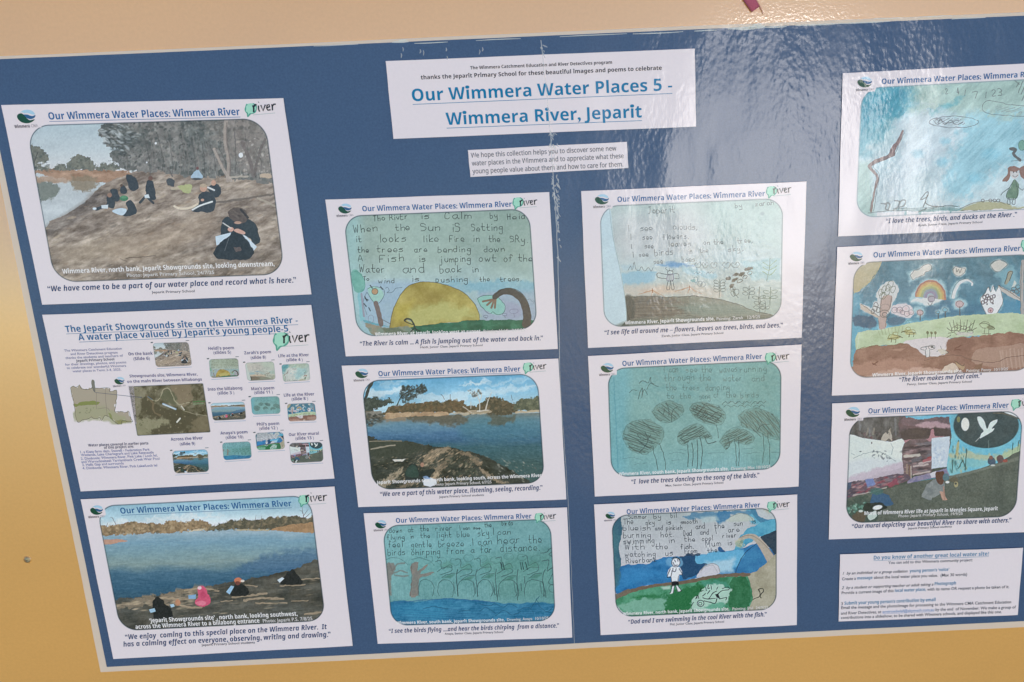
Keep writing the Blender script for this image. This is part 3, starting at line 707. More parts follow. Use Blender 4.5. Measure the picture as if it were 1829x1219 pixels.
    p.poly([(195, 690), (225, 690), (245, 880), (215, 900)], (124, 186, 196), .8, rough=4); p.poly([(270, 660), (330, 650), (380, 690), (365, 740), (310, 760), (275, 700)], (150, 196, 184), .9, rough=4); p.line([(265, 665), (300, 650), (370, 660), (385, 700), (350, 765), (310, 760), (262, 690)], 4, (64, 88, 86), .8, 2)
    p.ell(318, 684, 22, 22, (176, 140, 106)); p.ring(318, 684, 22, 22, 4, (70, 70, 66), .8)
    p.line([(325, 765), (345, 840), (362, 920)], 34, (114, 98, 96), .95, 3); p.line([(345, 870), (430, 916)], 5, (90, 84, 84), .8); p.line([(222, 700), (240, 860)], 14, (148, 132, 150), .7)
    p.lines([[(285, 640), (300, 660)], [(360, 650), (372, 668)], [(246, 720), (262, 752)], [(240, 770), (256, 790)], [(275, 800), (286, 822)], [(250, 735), (270, 745)]], 8, (52, 58, 60), .85)
    p.line([(395, 660), (410, 655), (420, 680), (405, 692), (440, 690), (460, 670), (470, 660), (512, 656)], 4, (86, 100, 112), .8)
    p.ring(290, 880, 20, 28, 3.5, (120, 110, 130), .7); p.line([(260, 690), (235, 760), (262, 850)], 4, (90, 92, 100), .6)
    p.noise(12, 6, 30)
    return p.finish(32)

def pic_river():
    p = Pic([(644.3, 679.3), (961, 666.3), (974, 863.8), (665.5, 876.5)], (610, 645, K4))
    p.grad([(140, (72, 156, 204)), (280, (128, 190, 222)), (350, (168, 208, 226)), (430, (160, 190, 205))], -.04)
    for q, a in (([(190, 215), (420, 195), (440, 225), (300, 262), (200, 262)], .75), ([(850, 160), (980, 140), (1060, 150), (980, 170), (870, 172)], .8), ([(240, 140), (430, 140), (480, 165), (330, 180)], .4), ([(480, 240), (800, 230), (1300, 170), (1400, 190), (1000, 260), (600, 300)], .55), ([(1050, 165), (1340, 118), (1350, 128), (1080, 176)], .5)):
        p.poly(q, (206, 222, 230), a, soft=18, rough=16, rs=40)
    p.noise(70, 14, 3, sx=3)
    w = [(150, 400), (1450, 370), (1460, 900), (150, 900)]
    st = [(360, (108, 106, 84)), (420, (108, 126, 128)), (470, (92, 138, 162)), (540, (62, 110, 150)), (580, (48, 94, 130)), (640, (50, 96, 108)), (760, (54, 88, 88))]
    yy = p.y + .02 * p.x + (fbm(p.x / 3, p.y, 50, 4) - .5) * 44
    c = np.stack([np.interp(yy, [q[0] for q in st], [q[1][i] for q in st]) for i in range(3)], -1)
    m = np.clip(p.sd((slice(0, p.H), slice(0, p.W)), w, 0, 1, 0) / 6 + .5, 0, 1)[..., None]; p.im = p.im * (1 - m) + c * m
    p.poly([(880, 410), (1250, 400), (1420, 430), (1400, 560), (900, 560)], (58, 118, 134), .6, soft=60)
    p.poly([(460, 395), (880, 390), (860, 460), (700, 450), (480, 420)], (92, 82, 62), .75, soft=16, rough=14); p.poly([(1030, 385), (1250, 380), (1240, 440), (1080, 450)], (84, 84, 66), .75, soft=16, rough=14); p.poly([(300, 410), (470, 400), (460, 432), (320, 432)], (150, 122, 92), .7, soft=10, rough=6)
    p.noise(9, 7, 6, [(180, 430), (1430, 400), (1450, 760), (200, 620)], sx=4.5, ang=.12)
    p.dabs([(800, 560), (1430, 500), (1440, 760), (1000, 680)], 200, 2, 3, [(84, 124, 132), (40, 76, 84), (96, 138, 148)], .3, 5, .2, .2, 4)
    b = [(300, 370), (340, 330), (420, 318), (500, 300), (600, 298), (640, 285), (720, 295), (780, 282), (860, 285), (900, 320), (960, 330), (960, 372), (700, 372), (450, 372), (310, 392)]
    p.poly(b, (106, 86, 58), rough=8, rs=20, col2=(84, 76, 52), ws=36); p.dabs(b, 230, 3, 10, [(70, 64, 46), (134, 110, 74), (120, 90, 60), (92, 84, 60)], .65, 1.5, seed=5)
    b2 = [(940, 375), (960, 330), (1010, 300), (1040, 265), (1100, 258), (1150, 275), (1200, 300), (1250, 320), (1250, 372), (1120, 384)]
    p.poly(b2, (96, 84, 60), rough=9, rs=20, col2=(74, 72, 54), ws=36); p.dabs(b2, 150, 3, 9, [(66, 64, 48), (126, 106, 76), (88, 82, 60)], .65, 1.5, seed=6)
    b3 = [(1240, 350), (1250, 290), (1330, 268), (1400, 255), (1430, 280), (1430, 352)]
    p.poly(b3, (98, 104, 80), rough=8, rs=20, col2=(76, 84, 66), ws=30); p.dabs(b3, 80, 3, 9, [(66, 74, 58), (124, 126, 96)], .65, 1.5, seed=7)
    p.poly([(300, 400), (340, 372), (470, 368), (740, 366), (745, 392), (560, 396), (310, 415)], (196, 164, 126), .95, rough=5, col2=(170, 134, 98), ws=40); p.poly([(780, 372), (900, 362), (1060, 352), (1050, 378), (900, 386)], (188, 168, 138), .8, rough=7); p.poly([(1240, 360), (1420, 350), (1425, 366), (1240, 374)], (190, 166, 132), .9, rough=3)
    T = (206, 200, 188)
    for q, ww in (([(985, 360), (985, 290), (960, 230), (945, 210)], 8), ([(985, 290), (1000, 240), (985, 205)], 6), ([(960, 260), (920, 225), (900, 210)], 5), ([(1030, 350), (1042, 300), (1060, 250), (1072, 222)], 9), ([(970, 360), (1055, 350)], 8), ([(925, 340), (925, 290)], 5), ([(1048, 285), (1030, 262)], 4), ([(870, 325), (930, 372)], 5)):
        p.line(q, ww, T, .85, 2, w2=3)
    p.dabs([(895, 210), (990, 205), (1000, 250), (940, 260)], 36, 3, 6, [(82, 84, 78), (110, 110, 100)], .8, 1.5, seed=4)
    for q in ([(735, 275), (722, 250), (710, 240)], [(776, 280), (776, 240)], [(1220, 280), (1212, 245)]): p.line(q, 4, (92, 80, 72), .8)
    F = (52, 60, 56)
    p.line([(225, 140), (190, 210), (165, 300)], 28, F, 1, 3, w2=16); p.poly([(160, 310), (185, 275), (240, 258), (285, 285), (340, 265), (365, 290), (355, 310), (300, 320), (250, 350), (160, 360)], (58, 70, 62), rough=12, rs=18); p.dabs([(160, 300), (240, 260), (365, 280), (300, 320), (160, 350)], 60, 3, 10, [(44, 54, 48), (84, 96, 84)], .7, 1.8, seed=2)
    p.lines([[(395, 320), (425, 255), (440, 190)], [(430, 250), (500, 215), (590, 175)], [(420, 265), (480, 260), (540, 230)], [(470, 225), (500, 180)], [(540, 200), (575, 160)]], 5, F, .9, 3); p.line([(395, 320), (430, 250), (470, 225), (520, 200)], 7, F, 1, 2); p.dabs([(410, 240), (440, 180), (560, 170), (590, 160), (612, 220), (560, 240), (480, 300), (430, 300)], 230, 3, 8, [F, (66, 74, 68), (44, 50, 48)], .85, 1.5, seed=8)
    p.dabs([(560, 175), (578, 155), (612, 215), (575, 232)], 30, 4, 9, [F], .85, 1.4, seed=9); p.dabs([(430, 178), (478, 172), (480, 215), (440, 215)], 24, 4, 9, [F], .85, 1.4, seed=10)
    p.poly([(150, 370), (290, 360), (300, 400), (170, 420)], (120, 106, 88), .8, rough=8); p.dabs([(170, 380), (300, 380), (300, 430), (240, 465), (180, 465)], 90, 3, 9, [(52, 58, 54), (96, 92, 78), (40, 46, 44)], .75, 2, .2, 1, 6)
    # bank in dappled shade
    g = [(150, 575), (300, 568), (420, 568), (560, 590), (700, 615), (800, 618), (860, 640), (960, 660), (1100, 720), (1250, 800), (1400, 900), (1440, 1000), (150, 1000)]
    p.poly(g, (64, 68, 56), rough=6, rs=26, col2=(52, 58, 50), ws=70); p.noise(36, 18, 9, g, sx=2, ang=.2)
    p.poly([(190, 585), (420, 572), (560, 596), (560, 640), (420, 690), (210, 680)], (58, 66, 54), .8, soft=14); p.line([(210, 632), (300, 612), (380, 600)], 10, (168, 156, 136), .8, 3); p.line([(200, 576), (330, 570), (430, 574)], 7, (150, 140, 118), .7, 3)
    L = [(196, 164, 128), (172, 142, 110), (214, 186, 150), (150, 126, 98)]
    for i, q in enumerate(([(580, 690), (640, 640), (720, 620), (780, 625), (700, 680), (640, 740), (590, 745)], [(600, 850), (680, 760), (760, 690), (800, 660), (780, 700), (720, 780), (660, 860)], [(250, 880), (340, 820), (430, 760), (420, 800), (330, 890), (300, 910)], [(380, 915), (480, 850), (560, 800), (520, 860), (440, 915)], [(990, 760), (1050, 800), (1130, 850), (1200, 880), (1130, 870), (1010, 810)], [(800, 640), (880, 650), (970, 690), (1000, 740), (960, 740), (890, 680)], [(660, 800), (700, 790), (690, 860), (640, 880)])):
        p.poly(q, L[i % 4], .62, soft=8, rough=9, rs=14, seed=i + 2, wash=.5, ws=26)
    p.dabs([(300, 880), (560, 640), (800, 630), (1000, 720), (900, 860), (500, 910)], 330, 2, 7, L + [(60, 60, 50), (84, 78, 62), (48, 54, 46), (120, 104, 82)], .75, 2.8, -.7, .5, 12)
    p.dabs([(220, 700), (560, 640), (640, 780), (300, 880)], 120, 2, 6, [(44, 52, 46), (96, 92, 72), (72, 80, 64), (150, 132, 104)], .7, 2.4, -.3, .5, 15)
    p.dabs([(900, 660), (1430, 740), (1430, 860), (1200, 880)], 60, 2, 6, [(150, 150, 136), (176, 172, 154), (84, 96, 92)], .7, 2.4, .6, .4, 13)
    p.dabs([(740, 690), (940, 690), (980, 820), (800, 830)], 90, 4, 10, [(50, 58, 48), (72, 84, 68), (128, 120, 96)], .6, 1.6, seed=14)
    p.poly([(365, 705), (460, 698), (440, 716), (380, 722)], (222, 214, 204), .9, rough=3)
    p.poly([(455, 830), (465, 770), (500, 735), (540, 750), (560, 790), (650, 770), (665, 790), (600, 850), (470, 860)], (40, 50, 46), rough=4); p.poly([(460, 820), (470, 770), (510, 740), (540, 770), (545, 830)], (48, 74, 64), .9, soft=6); p.ell(576, 742, 13, 16, (170, 124, 100))
    p.noise(12, 7, 30)
    p.poly([(590, 880), (600, 845), (640, 830), (680, 870), (650, 890), (620, 895)], (216, 220, 228), 1, rough=5); p.poly([(580, 835), (610, 822), (640, 835), (600, 850)], (120, 156, 206), .8, rough=4)
    return p.finish(32, tone=(.84, 10))

def pic_treeline():
    p = Pic([(681.8, 938.3), (984.3, 925.8), (993.5, 1109.8), (699, 1119)], (660, 900, K4))
    p.grad([(140, (116, 168, 172)), (300, (122, 178, 184)), (450, (104, 162, 162)), (680, (110, 164, 166)), (900, (96, 150, 160))], -.03)
    p.poly([(900, 110), (1330, 100), (1340, 420), (900, 350)], (92, 140, 142), .4, soft=120)
    p.poly([(820, 380), (1320, 330), (1330, 690), (900, 680)], (84, 138, 128), .5, soft=90); p.poly([(90, 180), (240, 250), (320, 660), (150, 690)], (130, 182, 186), .5, soft=60)
    p.noise(120, 9, 2); p.noise(14, 6, 4)
    p.hatch([(150, 560), (1320, 560), (1320, 690), (160, 690)], 1.5, 14, 4, (84, 130, 130), .3)
    w = [(145, 705), (320, 700), (500, 680), (640, 680), (800, 695), (1000, 712), (1320, 718), (1330, 900), (140, 900)]
    p.poly(w, (56, 130, 168), 1, soft=5, rough=4, col2=(40, 108, 148), ws=80); p.noise(16, 13, 6, w, sx=3)
    p.poly([(160, 720), (500, 700), (560, 830), (180, 800)], (50, 138, 180), .5, soft=40); p.line([(200, 706), (480, 682), (620, 680), (900, 706)], 6, (44, 96, 148), .7, 3)
    p.hatch([(170, 720), (1320, 722), (1310, 860), (200, 860)], -.03, 10, 4, (76, 150, 186), .35, 5); p.hatch([(170, 740), (1320, 740), (1310, 850), (200, 850)], .06, 16, 4, (36, 92, 132), .4, 6)
    I1 = (44, 58, 62)
    for s_, a, b, h in (("down", (140, 208), (238, 205), 22), ("at", (275, 202), (318, 200), 20), ("the", (360, 196), (432, 194), 22), ("river", (470, 192), (598, 190), 22), ("I", (642, 190), (655, 188), 20), ("can", (668, 187), (720, 184), 16), ("see", (740, 183), (795, 182), 14), ("the", (822, 168), (875, 165), 20), ("birds", (945, 155), (1028, 150), 20),
                        ("flying", (125, 258), (258, 252), 22), ("in", (290, 248), (322, 246), 18), ("the", (362, 245), (440, 242), 22), ("light", (475, 243), (592, 240), 24), ("blue", (625, 238), (722, 234), 24), ("sky.I", (772, 232), (898, 222), 28), ("can", (915, 222), (1018, 216), 24),
                        ("feel", (135, 312), (245, 306), 26), ("gentle", (298, 312), (452, 306), 26), ("breeze", (490, 308), (680, 302), 26), (".I", (715, 300), (750, 298), 30), ("can", (775, 296), (885, 290), 32), ("hear", (912, 290), (1088, 278), 34), ("the", (1135, 282), (1240, 278), 34),
                        ("birds", (130, 370), (260, 364), 26), ("chirping", (298, 366), (512, 362), 28), ("from", (548, 360), (690, 354), 30), ("a", (725, 352), (758, 350), 28), ("far", (790, 350), (888, 346), 30), ("distance.", (932, 344), (1225, 334), 34)):
        p.hand(s_, a, b, h * .82, 4.6, I1, .85, seed=len(s_) + int(a[0]), jit=.3)
    # tree trunks and the looping pencil outlines
    p.poly([(120, 430), (170, 420), (190, 470), (160, 520), (158, 640), (140, 645), (122, 520)], (128, 118, 112), .8, soft=6, rough=6)
    p.lines([[(140, 430), (165, 480)], [(170, 470), (200, 430), (250, 425)], [(165, 500), (220, 480), (270, 495)], [(180, 510), (240, 520), (275, 515)]], 12, (116, 112, 108), .6, 3)
    p.poly([(300, 430), (350, 420), (345, 480), (400, 440), (420, 440), (355, 505), (450, 490), (440, 510), (350, 545), (348, 655), (290, 660), (300, 560)], (142, 126, 118), .9, rough=6, col2=(126, 122, 116), ws=40)
    p.line([(300, 430), (302, 560), (290, 660)], 5, (92, 92, 90), .6, 3); p.line([(348, 560), (348, 655)], 5, (92, 92, 90), .6, 3)
    P2 = (58, 84, 88)
    for x in (115, 300): p.line([(x, 400), (x + 60, 385), (x + 130, 410), (x + 160, 440)], 4, P2, .5, 4)
    for i, (x, w0) in enumerate(((350, 105), (490, 105), (630, 120), (770, 105), (922, 128), (1108, 135))):
        y = 570; p.line([(x + 5, 660), (x - 3, 620), (x + 8, y), (x + w0 * .35, y - 26), (x + w0 * .75, y - 20), (x + w0, y + 10), (x + w0 + 4, 630), (x + w0 - 6, 662)], 5, P2, .62 + .05 * i, 4, i)
        if i > 0:
            q = x + 10; yy = 500 - (i % 2) * 14
            p.line([(q - 30, 420 - 8 * i), (q + 8, 415 - 8 * i), (q + 18, 470 - 6 * i), (q + 70, 440 - 4 * i), (q + 90, 455)], 5, P2, .75, 3, i)
            p.line([(q - 18, yy), (q + 30, yy - 30), (q + 85, yy - 30), (q + 80, yy - 4), (q + 10, yy + 22)], 5, P2, .75, 3, i + 3)
            p.line([(q + 20, yy + 44), (q + 60, yy + 18), (q + 112, yy + 12)], 5, P2, .7, 3, i + 6); p.poly([(q + 20, yy + 46), (q + 70, yy + 20), (q + 112, yy + 18), (q + 80, yy + 46)], (64, 118, 104), .6, soft=8)
            p.line([(q + 128 if i < 5 else q + 140, 470), (q + 120, 520), (q + 126, 600), (q + 132, 660)], 6, P2, .8, 3, i + 8); p.line([(q + 100, 560), (q + 112, 640)], 5, P2, .6, 2)
            p.poly([(q, yy - 40), (q + 60, yy - 80), (q + 100, yy - 50), (q + 60, yy - 20)], (82, 140, 122), .4, soft=16)
    for x in (1090, 1115, 1075, 950, 935): p.line([(x, 420), (x + 12, 470)], 7, (44, 66, 68), .85, 2)
    for x, y in ((1080, 570), (1052, 640), (1255, 620), (1105, 520), (890, 600), (910, 640)): p.line([(x, y), (x + 5, y + 50)], 6, P2, .8, 2)
    for i in range(9): p.ring(420 + 96 * i, 400 - 4 * i + 12 * (i % 3), 34, 24, 3.5, P2, .35, wob=6)
    p.line([(1225, 350), (1260, 345), (1300, 320), (1310, 340), (1280, 360), (1310, 380)], 6, P2, .7, 5); p.line([(1230, 410), (1280, 405), (1270, 480), (1310, 450)], 6, P2, .8, 4); p.line([(1310, 500), (1280, 560), (1310, 580)], 6, P2, .7, 4); p.ring(1310, 605, 30, 28, 5, P2, .5)
    W2 = (34, 82, 112)
    p.lines([[(770, 715), (860, 730), (900, 715), (960, 740), (1000, 715), (1050, 740)], [(790, 770), (830, 740), (900, 780)], [(900, 800), (960, 765), (1020, 795), (1080, 770)], [(1060, 760), (1130, 740), (1170, 780)], [(1155, 750), (1190, 690), (1215, 660)], [(1160, 730), (1200, 720), (1260, 770), (1310, 740)], [(1190, 680), (1215, 720)], [(380, 750), (460, 735), (560, 750)], [(640, 770), (720, 760)]], 5, W2, .6, 4)
    p.noise(9, 7, 30)
    return p.finish(29, corner=[(-60, 100), (110, 110), (130, 150), (124, 186), (-60, 190)])

def pic_leaves():
    p = Pic([(1069.8, 367.5), (1399.8, 353), (1396.3, 570), (1078.3, 586.5)], (1030, 325, K4))
    p.grad([(170, (176, 194, 192)), (420, (184, 194, 196)), (600, (178, 196, 200)), (760, (178, 190, 188)), (1050, (156, 172, 162))], -.04)
    p.poly([(900, 100), (1480, 100), (1480, 500), (1000, 420)], (166, 196, 190), .55, soft=140); p.poly([(300, 240), (800, 230), (900, 540), (320, 560)], (190, 192, 196), .6, soft=120)
    p.noise(160, 8, 2); p.noise(30, 6, 3)
    I1 = (92, 98, 100)
    for q, c, a in (([(330, 655), (540, 640), (560, 660), (530, 715), (345, 735)], (136, 182, 204), .85), ([(570, 595), (700, 575), (840, 600), (700, 612)], (96, 148, 194), .9), ([(740, 610), (840, 620), (1000, 660), (960, 690), (800, 660)], (142, 186, 202), .7), ([(1170, 570), (1460, 540), (1460, 700), (1250, 700)], (148, 192, 200), .6), ([(310, 600), (400, 590), (420, 620), (330, 640)], (160, 190, 205), .6)):
        p.poly(q, c, a, soft=14, rough=8)
    p.poly([(340, 750), (700, 730), (1000, 760), (1000, 840), (700, 810), (360, 820)], (196, 184, 172), .7, soft=30, rough=8); p.poly([(440, 780), (620, 740), (740, 790), (600, 800)], (204, 176, 152), .6, soft=20)
    g = [(345, 830), (500, 820), (640, 822), (850, 818), (1000, 838), (1130, 868), (1260, 920), (1400, 950), (1380, 1010), (300, 1060), (345, 1000)]
    p.poly(g, (122, 124, 114), 1, rough=4, col2=(136, 142, 132), ws=90); p.poly([(350, 830), (620, 826), (800, 880), (700, 960), (360, 980)], (106, 98, 90), .75, soft=26, rough=10); p.poly([(640, 880), (1100, 870), (1280, 940), (900, 960)], (124, 142, 134), .7, soft=30)
    p.hatch([(360, 850), (700, 850), (820, 950), (360, 990)], -.03, 15, 6, (84, 78, 74), .5, 3); p.hatch([(370, 860), (600, 860), (620, 960), (370, 970)], .03, 20, 6, (150, 140, 128), .4, 4); p.hatch([(660, 850), (1200, 900), (1300, 960), (700, 960)], .05, 16, 5, (104, 118, 112), .35, 5)
    p.poly([(345, 825), (400, 830), (420, 920), (400, 980), (355, 1000)], (78, 82, 80), .8, soft=10, rough=6); p.hatch([(345, 830), (400, 830), (410, 980), (355, 990)], 1.3, 10, 5, (54, 60, 60), .7, 6)
    p.line([(350, 826), (500, 820), (640, 824), (780, 820), (850, 816), (1000, 838), (1130, 868), (1260, 920), (1390, 948)], 5, (78, 82, 78), .85, 3); p.line([(430, 970), (700, 955), (1000, 970), (1260, 960), (1400, 950)], 5, (86, 92, 88), .7, 6); p.line([(360, 990), (700, 970), (1000, 975), (1300, 968)], 6, (92, 98, 92), .6, 5)
    for x, y in ((540, 765), (805, 745)):
        for dx, dy in ((-100, 40), (-60, 30), (-10, 50), (50, 45), (90, 55)): p.line([(x, y + 8), (x + dx, y + dy)], 4.5, (176, 128, 98), .7, 3)
        p.line([(x, y), (x + 2, y + 26)], 7, (150, 96, 70), .8)
    for s_, a, b, h in (("Jeparit", (512, 228), (708, 218), 24), ("by", (1130, 186), (1185, 184), 16), ("zarah", (1275, 175), (1415, 160), 17), ("I", (366, 355), (382, 354), 20), ("see", (455, 350), (548, 346), 20), ("clouds,", (688, 342), (868, 338), 22), ("I", (382, 416), (398, 415), 20), ("see", (470, 414), (548, 410), 18), ("flowers,", (615, 412), (806, 404), 20),
                        ("I", (386, 478), (402, 476), 16), ("see", (486, 474), (552, 472), 16), ("leaves", (652, 462), (826, 458), 20), ("on the", (906, 448), (1052, 444), 17), ("tree,", (1146, 438), (1262, 430), 19), ("I", (398, 540), (416, 538), 20), ("see", (445, 536), (518, 530), 16), ("birds", (556, 528), (694, 518), 24), ("in", (798, 514), (830, 512), 18), ("the", (878, 506), (945, 504), 16), ("sky,", (1082, 500), (1198, 490), 18), ("see", (550, 586), (622, 582), 18), ("bees.", (752, 572), (862, 566), 18)):
        p.hand(s_, a, b, h, 5, I1, .85, seed=len(s_) + int(a[0]) + 3, jit=.6)
    p.line([(365, 632), (385, 600), (398, 632), (412, 575), (424, 622), (445, 636), (462, 608), (488, 640), (510, 612), (530, 640), (545, 615)], 4, I1, .75, 3)
    for x, r in ((865, 24), (918, 20), (980, 22), (1068, 28), (1130, 30)): p.line([(x - r, 592), (x - r * .5, 576), (x, 592), (x + r * .5, 574), (x + r, 590), (x + r * .5, 612), (x - r * .4, 612), (x - r, 592)], 4, I1, .7, 3, x)
    for x in (865, 950): p.line([(x - 26, 660), (x - 12, 646), (x, 656), (x + 14, 644), (x + 26, 656)], 4, I1, .7, 2)
    D = (70, 78, 80)
    p.line([(655, 665), (582, 650), (580, 680), (640, 690)], 5, D, .8, 3); p.line([(690, 660), (725, 660), (730, 690), (700, 690)], 5, D, .8, 3)
    p.line([(650, 665), (645, 705), (690, 705), (686, 660), (650, 665)], 5, (118, 112, 136), .85, 2); p.hatch([(648, 662), (688, 660), (690, 705), (646, 708)], 1.4, 8, 5, (160, 150, 170), .6)
    p.ring(668, 650, 20, 16, 4.5, D, .85); p.lines([[(655, 640), (635, 618), (645, 612)], [(665, 636), (662, 620)], [(680, 640), (692, 626)]], 4, D, .8, 3)
    p.line([(654, 706), (642, 762), (662, 768), (668, 706)], 5, D, .85, 2); p.line([(674, 706), (680, 768), (698, 764), (686, 704)], 5, D, .85, 2)
    p.ring(850, 700, 16, 20, 4, (72, 110, 120), .85, wob=4); p.ring(880, 728, 16, 18, 4, (82, 100, 108), .8, wob=4); p.ring(902, 735, 14, 20, 4, (82, 100, 108), .8, rot=.4, wob=4); p.poly([(808, 708), (840, 690), (850, 712), (830, 722)], (96, 156, 158), .8, rough=4)
    def plant(x, y, h, n, c, w=34):
        p.line([(x, y), (x + 4, y - h)], 5, c, .85, 3, x)
        for k in range(n):
            yy = y - h * (.35 + .62 * k / n)
            p.ring(x - w * .6, yy - 8, w * .55, 11, 4, c, .8, rot=.2, wob=3); p.ring(x + w * .6 + 4, yy - 10, w * .55, 11, 4, c, .8, rot=-.2, wob=3)
    G = (78, 92, 88); G2 = (92, 116, 92)
    plant(1018, 830, 130, 4, G); plant(1228, 836, 90, 2, G, 36); plant(1300, 880, 130, 1, G, 40); plant(1380, 880, 130, 2, (82, 106, 84), 44); plant(1305, 940, 100, 2, G, 34); plant(1345, 930, 60, 1, G, 24)
    p.line([(1355, 705), (1375, 620), (1382, 545)], 5, G2, .8, 3)
    for y in (575, 610, 640): p.line([(1330, y), (1375, y + 24), (1425, y - 12)], 6, (126, 154, 108), .75, 4, y)
    Bn = (76, 70, 62)
    for x, y in ((1085, 690), (1130, 700), (1140, 660), (1175, 660), (1215, 625), (1240, 620), (1105, 745)): p.ell(x, y, 22, 12, Bn, .75, rot=-.5, rough=7, seed=x)
    for x, y in ((1165, 710), (1200, 680), (1235, 650), (1115, 765)): p.ring(x, y, 18, 11, 4.5, Bn, .8, rot=-.4, wob=4)
    p.line([(1110, 750), (1130, 790), (1155, 830)], 5, G, .8, 3); p.ring(1140, 790, 18, 24, 4.5, G, .8, rot=.5); p.ring(1115, 800, 12, 20, 4.5, G, .8, rot=-.5)
    p.ell(1325, 228, 16, 12, (150, 170, 172), .8, soft=6); p.poly([(1445, 770), (1470, 770), (1470, 720), (1450, 640), (1455, 560), (1480, 560), (1480, 780)], (200, 212, 218), .8, soft=4)
    L = [(150, 180), (235, 180), (262, 400), (310, 620), (345, 830), (356, 1000), (305, 1060), (150, 1060)]
    p.poly(L, (186, 208, 218), 1, soft=4); p.noise(80, 5, 5, L); p.line([(232, 180), (260, 400), (308, 620), (345, 830), (358, 1000)], 5, (142, 162, 164), .6)
    p.poly([(305, 1042), (352, 996), (400, 1060)], (52, 58, 60), .9, soft=4); p.poly([(352, 996), (500, 985), (800, 990), (1380, 960), (1380, 1060), (340, 1060)], (84, 92, 80), .6, soft=16)
    p.noise(9, 6, 30)
    return p.finish(32, edge=(94, 106, 112), corner=[(100, 120), (250, 130), (262, 172), (250, 192), (100, 192)])

